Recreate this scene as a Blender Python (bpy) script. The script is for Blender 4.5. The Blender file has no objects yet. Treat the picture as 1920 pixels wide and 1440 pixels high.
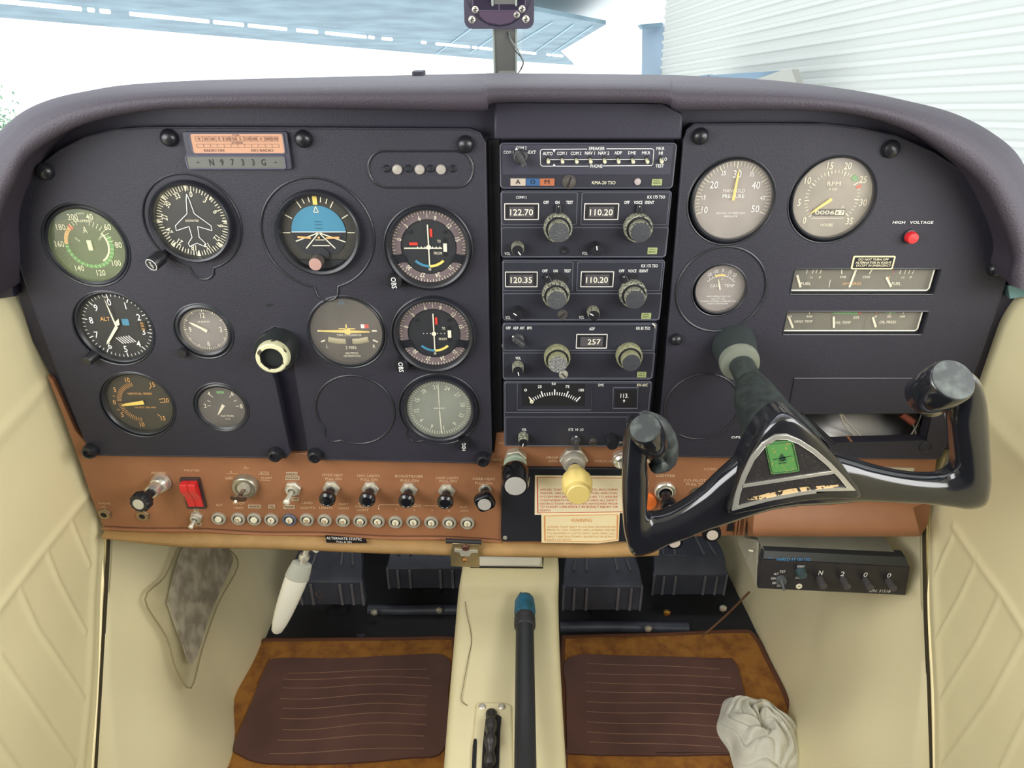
import bpy, math, random
from mathutils import Vector, Matrix, noise
from mathutils.geometry import tessellate_polygon
random.seed(7)
PI = math.pi
R_ = math.radians
SC = bpy.context.scene
COL = SC.collection

# ------------------------------------------------------------------ camera, world, exposure
FPX = 1331.0                      # focal length in pixels of the 1920 wide frame
TH = R_(27.7)                     # how far the camera looks down
CAM = Vector((0, -0.657, 1.0))
FW = Vector((0, math.cos(TH), -math.sin(TH)))
DN = Vector((0, -math.sin(TH), -math.cos(TH)))
cd = bpy.data.cameras.new('camera')
cam = bpy.data.objects.new('camera', cd)
COL.objects.link(cam)
cam.location = CAM
cam.rotation_euler = (PI/2 - TH, 0, 0)
cd.sensor_fit = 'HORIZONTAL'
cd.sensor_width = 36
cd.lens = 36*FPX/1920
cd.clip_start = 0.01
cd.clip_end = 500
SC.camera = cam
w = bpy.data.worlds.new('sky')
SC.world = w
w.use_nodes = True
wb = w.node_tree.nodes['Background']
wb.inputs[0].default_value = (0.985, 0.99, 1.0, 1)
wb.inputs[1].default_value = 1.7
SC.view_settings.view_transform = 'Standard'
SC.view_settings.look = 'None'
SC.view_settings.gamma = 1
SC.view_settings.exposure = 0.25
SC.view_settings.use_curve_mapping = False
# daylight from the open hangar door and the cabin windows, above and in front
def area(name, loc, target, sx, sy, power, colr):
    l = bpy.data.lights.new(name, 'AREA')
    l.shape = 'RECTANGLE'; l.size = sx; l.size_y = sy; l.energy = power; l.color = colr
    o = bpy.data.objects.new(name, l); COL.objects.link(o)
    o.location = loc
    o.rotation_euler = (Vector(target)-Vector(loc)).to_track_quat('-Z', 'Y').to_euler()
    return o
area('left_window_light', (-0.66, -0.62, 1.04), (0.1, -0.15, 0.55), 0.9, 0.42, 7.0, (1, 1, 0.99))
area('right_window_light', (0.66, -0.62, 1.04), (-0.1, -0.15, 0.55), 0.9, 0.42, 7.0, (1, 0.99, 0.96))
area('windshield_light', (0.0, 0.55, 1.60), (0, -0.5, 0.4), 1.0, 0.5, 5.0, (0.96, 0.98, 1.0))

# ------------------------------------------------------------------ helpers
def ray(px, py):
    return FW + Vector(((px-960)/FPX, 0, 0)) + DN*((py-720)/FPX)
def P(px, py, h=0.0):             # a point of the panel plane, h metres in front of it
    d = ray(px, py); return CAM + d*((-h-CAM.y)/d.y)
def Q(px, py, z):                 # a point of a level plane
    d = ray(px, py); return CAM + d*((z-CAM.z)/d.z)
def X(px, py, x):                 # a point of a side plane
    d = ray(px, py); return CAM + d*((x-CAM.x)/d.x)
def SS(py, h=0.0):                # metres per pixel across, at the panel
    d = ray(960, py); return ((-h-CAM.y)/d.y)/FPX
def ASP(py):
    return math.cos(TH) - (py-720)/FPX*math.sin(TH)

def lin(c):
    return tuple(((x/255)/12.92 if x/255 <= 0.04045 else ((x/255+0.055)/1.055)**2.4) for x in c)
MATS = {}
def mat(name, rgb, rough=0.5, metal=0.0, var=0.0, vscale=20, bump=0.0, bscale=400, coat=0.0, rgb2=None,
        spec=0.5, emit=0.0, thresh=None, detail=4, alpha=None, vcoord=None):
    if name in MATS: return MATS[name]
    m = bpy.data.materials.new(name); m.use_nodes = True
    nt = m.node_tree; b = nt.nodes['Principled BSDF']
    c = lin(rgb)
    b.inputs['Base Color'].default_value = (*c, 1)
    b.inputs['Roughness'].default_value = rough
    b.inputs['Metallic'].default_value = metal
    b.inputs['Specular IOR Level'].default_value = spec
    b.inputs['Coat Weight'].default_value = coat
    b.inputs['Coat Roughness'].default_value = 0.08
    if alpha is not None: b.inputs['Alpha'].default_value = alpha
    if emit:
        b.inputs['Emission Color'].default_value = (*c, 1)
        b.inputs['Emission Strength'].default_value = emit
    if var or rgb2 or bump:
        tc = nt.nodes.new('ShaderNodeTexCoord')
    if var or rgb2:
        n = nt.nodes.new('ShaderNodeTexNoise'); n.inputs['Scale'].default_value = vscale
        n.inputs['Detail'].default_value = detail
        nt.links.new(tc.outputs['Object'], n.inputs['Vector'])
        r = nt.nodes.new('ShaderNodeValToRGB')
        if rgb2:
            a = thresh or (0.35, 0.65)
            r.color_ramp.elements[0].position = a[0]; r.color_ramp.elements[1].position = a[1]
            r.color_ramp.elements[0].color = (*c, 1); r.color_ramp.elements[1].color = (*lin(rgb2), 1)
        else:
            r.color_ramp.elements[0].position = 0.3; r.color_ramp.elements[1].position = 0.7
            r.color_ramp.elements[0].color = (*[x*(1-var) for x in c], 1)
            r.color_ramp.elements[1].color = (*[min(1, x*(1+var)) for x in c], 1)
        nt.links.new(n.outputs['Fac'], r.inputs['Fac'])
        nt.links.new(r.outputs['Color'], b.inputs['Base Color'])
    if bump:
        n2 = nt.nodes.new('ShaderNodeTexNoise'); n2.inputs['Scale'].default_value = bscale
        n2.inputs['Detail'].default_value = 3
        nt.links.new(tc.outputs['Object'], n2.inputs['Vector'])
        bp = nt.nodes.new('ShaderNodeBump'); bp.inputs['Strength'].default_value = bump
        bp.inputs['Distance'].default_value = 0.001
        nt.links.new(n2.outputs['Fac'], bp.inputs['Height'])
        nt.links.new(bp.outputs['Normal'], b.inputs['Normal'])
    MATS[name] = m
    return m
def glassmat(name, tint=(255, 255, 255), dust_sheen=0.0, dust_sheen_rgb=(190, 185, 175), rough=0.03, ior=1.5, fresh=1.0, dscale=30, lo=0.3, hi=0.7, dmin=0.5):  # the diffuse film serves for dust and for painted reflections
    if name in MATS: return MATS[name]
    m = bpy.data.materials.new(name); m.use_nodes = True
    nt = m.node_tree; nt.nodes.clear()
    out = nt.nodes.new('ShaderNodeOutputMaterial')
    tr = nt.nodes.new('ShaderNodeBsdfTransparent'); tr.inputs[0].default_value = (*lin(tint), 1)
    gl = nt.nodes.new('ShaderNodeBsdfGlossy'); gl.inputs['Roughness'].default_value = rough
    fr = nt.nodes.new('ShaderNodeFresnel'); fr.inputs[0].default_value = ior
    mx = nt.nodes.new('ShaderNodeMixShader')
    ge = nt.nodes.new('ShaderNodeNewGeometry'); om = nt.nodes.new('ShaderNodeMath'); om.operation = 'SUBTRACT'; om.inputs[0].default_value = 1
    mu = nt.nodes.new('ShaderNodeMath'); mu.operation = 'MULTIPLY'
    nt.links.new(ge.outputs['Backfacing'], om.inputs[1]); nt.links.new(fr.outputs[0], mu.inputs[0]); nt.links.new(om.outputs[0], mu.inputs[1])
    nt.links.new(mu.outputs[0], mx.inputs[0]); nt.links.new(tr.outputs[0], mx.inputs[1]); nt.links.new(gl.outputs[0], mx.inputs[2])
    last = mx
    if dust_sheen:
        df = nt.nodes.new('ShaderNodeBsdfDiffuse'); df.inputs[0].default_value = (*lin(dust_sheen_rgb), 1)
        tc = nt.nodes.new('ShaderNodeTexCoord')
        n = nt.nodes.new('ShaderNodeTexNoise'); n.inputs['Scale'].default_value = dscale; n.inputs['Detail'].default_value = 6
        nt.links.new(tc.outputs['Object'], n.inputs['Vector'])
        mr = nt.nodes.new('ShaderNodeMapRange')
        mr.inputs[1].default_value = lo; mr.inputs[2].default_value = hi
        mr.inputs[3].default_value = dust_sheen*dmin; mr.inputs[4].default_value = dust_sheen
        nt.links.new(n.outputs['Fac'], mr.inputs[0])
        m2 = nt.nodes.new('ShaderNodeMixShader')
        nt.links.new(mr.outputs[0], m2.inputs[0]); nt.links.new(mx.outputs[0], m2.inputs[1]); nt.links.new(df.outputs[0], m2.inputs[2])
        last = m2
    nt.links.new(last.outputs[0], out.inputs[0])
    MATS[name] = m
    return m

_tc = {}
def textmesh(s):
    if s in _tc: return _tc[s]
    cu = bpy.data.curves.new('t', 'FONT'); cu.body = s; cu.size = 1; cu.resolution_u = 2; cu.offset = 0.0 if ('M' in s or 'W' in s) else 0.008
    cu.align_x = 'CENTER'; cu.align_y = 'CENTER'
    o = bpy.data.objects.new('t', cu); COL.objects.link(o)
    dg = bpy.context.evaluated_depsgraph_get(); dg.update()
    me = o.evaluated_get(dg).to_mesh()
    vs = [v.co.copy() for v in me.vertices]; fs = [tuple(p.vertices) for p in me.polygons]
    o.evaluated_get(dg).to_mesh_clear()
    bpy.data.objects.remove(o); bpy.data.curves.remove(cu)
    if vs:
        x0 = min(v.x for v in vs); x1 = max(v.x for v in vs); y0 = min(v.y for v in vs); y1 = max(v.y for v in vs)
        cx, cy = (x0+x1)/2, (y0+y1)/2
        vs = [(v.x-cx, v.y-cy) for v in vs]
        r = (vs, fs, x1-x0, y1-y0)
    else: r = ([], [], 1, 1)
    _tc[s] = r
    return r

def catmull(pts, n, closed=False):
    out = []; N = len(pts)
    rng = N if closed else N-1
    for i in range(rng):
        p = [Vector(pts[(i+k) % N] if closed else pts[min(max(i+k, 0), N-1)]) for k in (-1, 0, 1, 2)]
        for j in range(n):
            t = j/n
            out.append(0.5*((2*p[1]) + (p[2]-p[0])*t + (2*p[0]-5*p[1]+4*p[2]-p[3])*t*t + (3*p[1]-p[0]-3*p[2]+p[3])*t**3))
    if not closed: out.append(Vector(pts[-1]))
    return out
def rrect(x0, x1, z0, z1, r, n=5):
    pts = []
    for cx, cz, a in ((x1-r, z1-r, 0), (x0+r, z1-r, 90), (x0+r, z0+r, 180), (x1-r, z0+r, 270)):
        for k in range(n+1):
            t = R_(a+90*k/n); pts.append((cx+r*math.cos(t), cz+r*math.sin(t)))
    return pts
def circ(cx, cz, r, n=48):
    return [(cx+r*math.cos(2*PI*k/n), cz+r*math.sin(2*PI*k/n)) for k in range(n)]
def quadpx(pts, h):               # pixels to panel-plane (x, z)
    return [(P(a, b, h).x, P(a, b, h).z) for a, b in pts]

class M:
    def __init__(s): s.v = []; s.f = []; s.m = []
    def add(s, vs, fs, mi=0):
        b = len(s.v); s.v += [Vector(v) for v in vs]; s.f += [tuple(i+b for i in f) for f in fs]; s.m += [mi]*len(fs); return s
    def box(s, x0, x1, y0, y1, z0, z1, mi=0):
        vs = [(x, y, z) for x in (x0, x1) for y in (y0, y1) for z in (z0, z1)]
        return s.add(vs, [(0,1,3,2),(4,6,7,5),(0,4,5,1),(2,3,7,6),(0,2,6,4),(1,5,7,3)], mi)
    def prism(s, poly, h0, h1, mi=0, holes=(), back=True, bev=0.0):
        loops = [list(poly)]+[list(h) for h in holes]
        allp = [p for l in loops for p in l]
        tris = tessellate_polygon([[Vector((p[0], p[1], 0)) for p in l] for l in loops])
        n = len(allp)
        if bev and not holes:
            cx = sum(p[0] for p in poly)/len(poly); cz = sum(p[1] for p in poly)/len(poly)
        vs = [(p[0], -h0, p[1]) for p in allp]+[(p[0], -h1, p[1]) for p in allp]
        fs = []
        for t in tris:
            fs.append(tuple(i+n for i in t))
            if back: fs.append(tuple(reversed(t)))
        k = 0
        for l in loops:
            L = len(l)
            for i in range(L):
                a, b = k+i, k+(i+1) % L
                fs.append((a, b, b+n, a+n))
            k += L
        return s.add(vs, fs, mi)
    def lathe(s, o, ax, prof, n=40, mi=0, knurl=0.0, caps=True, up=None, a0=0, a1=360):
        ax = Vector(ax).normalized(); o = Vector(o)
        u = (Vector(up) if up else (Vector((0, 0, 1)) if abs(ax.z) < 0.9 else Vector((0, 1, 0))))
        e1 = (u - ax*u.dot(ax)).normalized(); e2 = ax.cross(e1)
        b = len(s.v)
        for r, t in prof:
            for k in range(n):
                a = 2*PI*k/n
                rr = r*(1-knurl) if (knurl and k % 2) else r
                s.v.append(o+ax*t+(e1*math.cos(a)+e2*math.sin(a))*rr)
        for i in range(len(prof)-1):
            for k in range(n):
                k2 = (k+1) % n
                s.f.append((b+i*n+k, b+i*n+k2, b+(i+1)*n+k2, b+(i+1)*n+k)); s.m.append(mi)
        if caps:
            if prof[0][0] > 1e-6: s.f.append(tuple(b+k for k in reversed(range(n)))); s.m.append(mi)
            if prof[-1][0] > 1e-6: s.f.append(tuple(b+(len(prof)-1)*n+k for k in range(n))); s.m.append(mi)
        return s
    def tube(s, pts, r, n=12, mi=0, flat=1.0, up=None, caps=True):
        pts = [Vector(p) for p in pts]; b = len(s.v); N = len(pts)
        rs = r if isinstance(r, (list, tuple)) else [r]*N
        prev = None
        for i, p in enumerate(pts):
            d = (pts[min(i+1, N-1)]-pts[max(i-1, 0)]).normalized()
            if prev is None:
                u = Vector(up) if up else (Vector((0, 0, 1)) if abs(d.z) < 0.9 else Vector((0, 1, 0)))
            else: u = prev
            e1 = (u-d*u.dot(d)).normalized(); prev = e1; e2 = d.cross(e1)
            rr = rs[i]
            ra, rb = rr if isinstance(rr, (tuple, list)) else (rr, rr*flat)
            for k in range(n):
                a = 2*PI*k/n; s.v.append(p+e1*math.cos(a)*ra+e2*math.sin(a)*rb)
        for i in range(N-1):
            for k in range(n):
                k2 = (k+1) % n
                s.f.append((b+i*n+k, b+i*n+k2, b+(i+1)*n+k2, b+(i+1)*n+k)); s.m.append(mi)
        if caps:
            s.f.append(tuple(b+k for k in reversed(range(n)))); s.m.append(mi)
            s.f.append(tuple(b+(N-1)*n+k for k in range(n))); s.m.append(mi)
        return s
    def grid(s, rows, mi=0, closed=False):
        b = len(s.v); W = len(rows[0])
        for r in rows: s.v += [Vector(p) for p in r]
        for i in range(len(rows)-1):
            for k in range(W if closed else W-1):
                k2 = (k+1) % W
                s.f.append((b+i*W+k, b+i*W+k2, b+(i+1)*W+k2, b+(i+1)*W+k)); s.m.append(mi)
        return s
    # flat marks on the panel plane: x, z in metres, h in front of it
    def bar(s, x0, z0, x1, z1, wd, h, mi=0, w2=None):
        d = Vector((x1-x0, z1-z0)); L = d.length or 1; nx, nz = -d.y/L*wd/2, d.x/L*wd/2
        k = 1 if w2 is None else w2/wd
        return s.add([(x0+nx, -h, z0+nz), (x0-nx, -h, z0-nz), (x1-nx*k, -h, z1-nz*k), (x1+nx*k, -h, z1+nz*k)], [(0, 1, 2, 3)], mi)
    def poly(s, pts, h, mi=0):
        t = tessellate_polygon([[Vector((p[0], p[1], 0)) for p in pts]])
        return s.add([(p[0], -h, p[1]) for p in pts], [tuple(x) for x in t], mi)
    def arc(s, cx, cz, r0, r1, a0, a1, h, mi=0, n=None):
        n = n or max(4, int(abs(a1-a0)/5)); vs = []; fs = []
        for k in range(n+1):
            a = R_(a0+(a1-a0)*k/n)
            vs += [(cx+r0*math.sin(a), -h, cz+r0*math.cos(a)), (cx+r1*math.sin(a), -h, cz+r1*math.cos(a))]
        for k in range(n): fs.append((2*k, 2*k+1, 2*k+3, 2*k+2))
        return s.add(vs, fs, mi)
    def tick(s, cx, cz, r0, r1, a, wd, h, mi=0, w2=None):
        a = R_(a); return s.bar(cx+r0*math.sin(a), cz+r0*math.cos(a), cx+r1*math.sin(a), cz+r1*math.cos(a), wd, h, mi, w2)
    def ticks(s, cx, cz, r0, r1, a0, a1, n, wd, h, mi=0):
        for k in range(n+1): s.tick(cx, cz, r0, r1, a0+(a1-a0)*k/n, wd, h, mi)
        return s
    def text(s, t, x, z, ch, h, mi=0, wd=None, rot=0, sx=0.85):   # ch: height of the capitals in metres
        vs, fs, W, H = textmesh(t)
        if not vs: return s
        if wd is None and ch > 0.0028: ch *= 1.18
        k = ch/0.70; kx = (wd/W) if wd else k*sx
        c, sn = math.cos(R_(rot)), math.sin(R_(rot))
        out = []
        for a, b in vs:
            a *= kx; b *= k
            out.append((x+a*c-b*sn, -h, z+a*sn+b*c))
        return s.add(out, fs, mi)
    def tpx(s, t, px, py, ch, h, mi=0, w=None, rot=0, sx=0.85):   # centre, capital height and width in pixels
        p = P(px, py, h); sc = SS(py, h)
        return s.text(t, p.x, p.z, ch*sc/ASP(py), h, mi, (w*sc if w else None), rot, sx)
    def lpx(s, x0, y0, x1, y1, wpx, h, mi=0):
        a, b = P(x0, y0, h), P(x1, y1, h); return s.bar(a.x, a.z, b.x, b.z, wpx*SS((y0+y1)/2, h), h, mi)
    def build(s, name, mats, parent=None, origin=None, bevel=0, sub=0, ang=35, seg=2):
        me = bpy.data.meshes.new(name)
        o = Vector(origin) if origin is not None else (parent_origin(parent) if parent else Vector((0, 0, 0)))
        me.from_pydata([v-o for v in s.v], [], s.f)
        if not isinstance(mats, (list, tuple)): mats = [mats]
        for m in mats: me.materials.append(m)
        for p, mi in zip(me.polygons, s.m): p.material_index = mi; p.use_smooth = True
        me.update()
        try: me.set_sharp_from_angle(angle=R_(ang))
        except Exception: pass
        ob = bpy.data.objects.new(name, me); COL.objects.link(ob)
        if parent: ob.parent = parent
        else: ob.location = o
        if bevel:
            md = ob.modifiers.new('bevel', 'BEVEL'); md.width = bevel; md.segments = seg; md.limit_method = 'ANGLE'; md.angle_limit = R_(40)
            md.use_clamp_overlap = True
        if sub:
            md = ob.modifiers.new('sub', 'SUBSURF'); md.levels = sub; md.render_levels = sub
        return ob
def parent_origin(p):
    o = Vector(p.location)
    while p.parent: p = p.parent; o = o+Vector(p.location)
    return o
def tag(o, label=None, cat=None, group=None, kind=None):
    if label: o['label'] = label
    if cat: o['category'] = cat
    if group: o['group'] = group
    if kind: o['kind'] = kind
    return o
def thing(name, label, cat, loc, group=None):
    o = bpy.data.objects.new(name, None); COL.objects.link(o); o.location = loc; o.empty_display_size = 0.01
    return tag(o, label, cat, group)
def structure(o): o['kind'] = 'structure'; return o

# ------------------------------------------------------------------ materials
PLATE = mat('panel_black_crinkle', (42, 41, 51), 0.52, spec=0.4, bump=0.45, bscale=1300, var=0.12, vscale=9)
BASE = mat('panel_base_black', (40, 37, 52), 0.5, bump=0.2, bscale=700)
DEEP = mat('recess_black', (16, 16, 20), 0.6)
VINYL = mat('glareshield_vinyl', (58, 52, 62), 0.62, bump=0.6, bscale=600, var=0.08, vscale=12)
BROWN = mat('brown_panel_vinyl', (150, 102, 70), 0.5, bump=0.3, bscale=900, var=0.12, vscale=14)
TAN = mat('tan_padded_edge', (160, 126, 78), 0.65, bump=0.5, bscale=500, var=0.15, vscale=30)
IVORY = mat('ivory_vinyl', (240, 229, 184), 0.5, bump=0.15, bscale=300, var=0.05, vscale=6)
IVORY2 = mat('ivory_kick_panel', (232, 221, 180), 0.55, bump=0.15, bscale=300, var=0.06, vscale=5)
GAUGEB = mat('gauge_bezel_black', (34, 36, 42), 0.35, bump=0.1, bscale=600)
DIALB = mat('dial_black', (38, 40, 44), 0.55)
DIALG = mat('dial_reflection_grey', (148, 141, 134), 0.6, var=0.1, vscale=40)  # pale glass reflection painted into the dial colour
DIALO = mat('dial_olive', (66, 70, 62), 0.6)
DIALV = mat('dial_warm_black', (58, 56, 50), 0.6)
CREAM = mat('dial_cream_paint', (232, 226, 200), 0.6)
WHITE = mat('white_lettering', (235, 235, 232), 0.6)
ORANGEP = mat('dial_orange_paint', (226, 170, 104), 0.6)
YELLOW = mat('dial_yellow_paint', (238, 208, 110), 0.6)
RED = mat('dial_red_paint', (206, 60, 44), 0.55)
GREEN = mat('dial_green_paint', (82, 148, 84), 0.55)
BLUE = mat('dial_blue_paint', (66, 130, 158), 0.55)
ROSE = mat('compass_rose_taupe', (112, 98, 100), 0.6)
KNOBB = mat('knob_black', (30, 31, 35), 0.38)
KWORN = mat('knob_worn_rim', (156, 156, 136), 0.6, rgb2=(50, 52, 52), vscale=600, thresh=(0.46, 0.60))
KTOP = mat('knob_top_speckled', (62, 64, 68), 0.55, rgb2=(128, 128, 122), vscale=1500, thresh=(0.56, 0.68))
CHROME = mat('brushed_chrome', (222, 220, 210), 0.22, metal=0.75)
STEEL = mat('dull_steel', (206, 202, 188), 0.38, metal=0.6, var=0.1, vscale=60)
ALU = mat('spun_aluminium', (214, 210, 204), 0.3, metal=0.35)
RADIO = mat('radio_face_black', (42, 43, 52), 0.4, bump=0.1, bscale=900)
RADIO2 = mat('radio_face_charcoal', (58, 58, 70), 0.4)
SCREWB = mat('black_screw_cap', (30, 31, 36), 0.3)
GOLDL = mat('worn_gold_lettering', (214, 182, 146), 0.6)
GLASS = glassmat('gauge_glass')
GLASSR = glassmat('gauge_glass_painted_sheen', dust_sheen=0.09, dust_sheen_rgb=(215, 205, 195))  # diffuse film paints whitish reflections onto the glass
GLASSH = glassmat('gauge_glass_painted_haze', dust_sheen=0.20, dust_sheen_rgb=(200, 205, 190), dscale=25)  # stronger film, a grey reflection haze painted on the glass
GLASSG = glassmat('gauge_glass_green_reflection', dust_sheen=0.12, dust_sheen_rgb=(200, 220, 160), dscale=14, dmin=0.2)  # patchy green film paints a greenish reflection
# ------------------------------------------------------------------ cabin shell
WX = 0.487
def polyline_dist(p, lines):
    best = 9
    for pts, wd in lines:
        for a, b in zip(pts, pts[1:]):
            ab = b-a; t = max(0, min(1, (p-a).dot(ab)/ab.length_squared)); d = (p-(a+ab*t)).length/wd
            if d < best: best = d
    return best
def side_wall(side):
    x = side*WX
    def c(px, py): q = X(px, py, x); return Vector((q.y, q.z))
    if side < 0:
        seam = [c(188, 940), c(195, 1000), c(188, 1150), c(180, 1300), c(172, 1440), c(165, 1560)]
        big = [([c(100, 700), c(60, 752), c(0, 815), c(-80, 900)], .011), ([c(165, 925), c(80, 1035), c(0, 1140), c(-80, 1250)], .007)]
        leaf = [[(128, 970), (150, 1020), (168, 1060)], [(85, 1028), (110, 1090), (160, 1185)], [(32, 1095), (70, 1180), (155, 1310)],
                [(0, 1230), (60, 1320), (140, 1432)], [(-40, 1330), (0, 1400), (60, 1480)]]
        band = [c(178, 960), c(178, 1060), c(170, 1200), c(162, 1330), c(153, 1440), c(145, 1560)]
    else:
        seam = [c(1745, 940), c(1742, 1010), c(1744, 1150), c(1750, 1300), c(1754, 1440), c(1757, 1560)]
        big = [([c(1800, 690), c(1850, 782), c(1920, 860), c(2000, 950)], .012), ([c(1790, 990), c(1830, 1048), c(1880, 1115), c(1925, 1185), c(2000, 1290)], .007)]
        leaf = [[(1785, 1010), (1768, 1045), (1755, 1080)], [(1835, 1045), (1800, 1120), (1756, 1200)], [(1880, 1110), (1830, 1210), (1756, 1325)],
                [(1925, 1190), (1860, 1310), (1765, 1440)], [(1960, 1280), (1920, 1360), (1880, 1440)]]
        band = [c(1752, 1000), c(1752, 1100), c(1758, 1250), c(1762, 1340), c(1765, 1440), c(1768, 1560)]
    lines = [(p, wd*.8) for p, wd in big]+[([c(*q) for q in l], .0030) for l in leaf]+[(band, .0070)]
    def seam_y(z):
        for a, b in zip(seam, seam[1:]):
            if b.y <= z <= a.y: return a.x+(b.x-a.x)*(a.y-z)/(a.y-b.y)
        return seam[0].x if z > seam[0].y else seam[-1].x
    rows = []
    NZ, NY = 330, 210
    ztop = 0.768
    for i in range(NZ+1):
        z = ztop-(ztop-0.14)*i/NZ
        y1 = seam_y(z)+0.0; row = []
        if z > 0.5: y1 = max(y1, 0.0)
        for k in range(NY+1):
            f = k/NY; y = y1-(y1+0.62)*(1-(1-f)**1.0) if False else y1-(y1+0.62)*f**1.6
            d = polyline_dist(Vector((y, z)), lines)
            e = 0.0020*math.exp(-d*d*1.1)
            lat = 0
            if z < 0.66: lat += 0.004*math.exp(-((y-y1+0.0)/0.01)**2)*0
            tt = max(0, (z-(ztop-0.05))/0.05)
            roll = 0.03*(1-math.sqrt(max(0, 1-tt*tt)))
            wob = 0.0022*noise.noise(Vector((y*7, z*7, side)))
            row.append((x-side*(e+wob)+side*roll, y, z))
        rows.append(row)
    m = M()
    top = [(p[0]+side*0.05, p[1], p[2]-0.001) for p in rows[0]]
    m.grid([top]+rows)
    o = m.build('wall_left' if side < 0 else 'wall_right', IVORY, origin=(x, 0, 0.3), ang=60)
    structure(o)
    # seam gap: a dark strip and a rolled edge on the kick panel
    k = M()
    pts = [Vector((x+side*0.004, p.x+0.001, p.y)) for p in seam]
    pts2 = [Vector((x-side*0.001, p.x+0.012, p.y)) for p in catmull([Vector((s.x, s.y, 0)) for s in seam], 4)]
    k.tube([q_-Vector((side*-.001, 0, 0)) for q_ in pts2], 0.0042, 10)
    structure(k.build('trim_1' if side < 0 else 'trim_2', mat('ivory_piping', (190, 180, 142), .6), origin=(x, 0, 0.3)))
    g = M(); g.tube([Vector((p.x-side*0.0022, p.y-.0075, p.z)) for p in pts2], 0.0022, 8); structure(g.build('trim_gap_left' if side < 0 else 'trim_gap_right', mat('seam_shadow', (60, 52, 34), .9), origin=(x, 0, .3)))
    # kick panel running forward beside the footwell
    m = M(); rows = []
    for i in range(61):
        z = 0.765-(0.765-0.05)*i/60
        row = []
        ys = seam_y(z)+0.004
        for j in range(61):
            f = j/60; y = ys+(0.56-ys)*f
            q = max(0, min(1, (0.46-z)/0.38))
            inn = 0.070*(q**1.2)*min(1, f*4+0.50)+0.03*f*f+0.032*(q**1.6)*max(0, min(1, (.34-f)/.18))*min(1, f*9+.2)
            wob = 0.006*math.sin(y*34+z*22)*math.exp(-((f-0.22)/0.2)**2)*(0.3+q)+0.007*noise.noise(Vector((y*6, z*5, side*3)))
            row.append((x-side*(inn+wob)+side*0.004, y, z))
        rows.append([(x+side*.007, ys-.02, z), (x+side*.006, ys-.001, z)]+row)
    m.grid(rows)
    structure(m.build('wall_footwell_left' if side < 0 else 'wall_footwell_right', IVORY2, origin=(x, 0.2, 0.3), ang=70))
side_wall(-1); side_wall(1)
DARKF = mat('footwell_black', (26, 27, 32), 0.6, var=0.3, vscale=18)
m = M(); m.box(-0.48, 0.48, 0.50, 0.53, 0.05, 0.75)
structure(m.build('wall_front', DARKF, origin=(0, .5, .05)))
CARPET = mat('ochre_carpet', (166, 112, 46), 0.95, rgb2=(122, 74, 34), vscale=60, bump=1.0, bscale=900, thresh=(0.4, 0.75))
m = M(); m.box(-0.55, 0.55, -1.48, -1.45, 0.05, 1.30)
structure(m.build('wall_back', mat('cabin_rear_taupe', (140, 137, 134), 0.9), origin=(0, -1.45, .05)))
m = M(); m.box(-0.60, 0.60, -1.48, -0.12, 1.30, 1.32)
structure(m.build('ceiling', mat('headliner_cream', (206, 200, 182), 0.9), origin=(0, -.8, 1.3)))
m = M()
for sx in (-1, 1): m.box(sx*.52-.02, sx*.52+.02, -1.46, -.60, .05, .80); m.box(sx*.52-.02, sx*.52+.02, -1.46, -1.05, .80, 1.30)
structure(m.build('wall_rear_sides', MATS['cabin_rear_taupe'], origin=(0, -1, .05)))
m = M(); m.box(-0.52, 0.52, -1.46, 0.53, 0.03, 0.07)
structure(m.build('floor', mat('footwell_floor', (24, 25, 30), 0.7, var=0.2, vscale=12), origin=(0, 0, .03)))
FZ = 0.07

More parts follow.
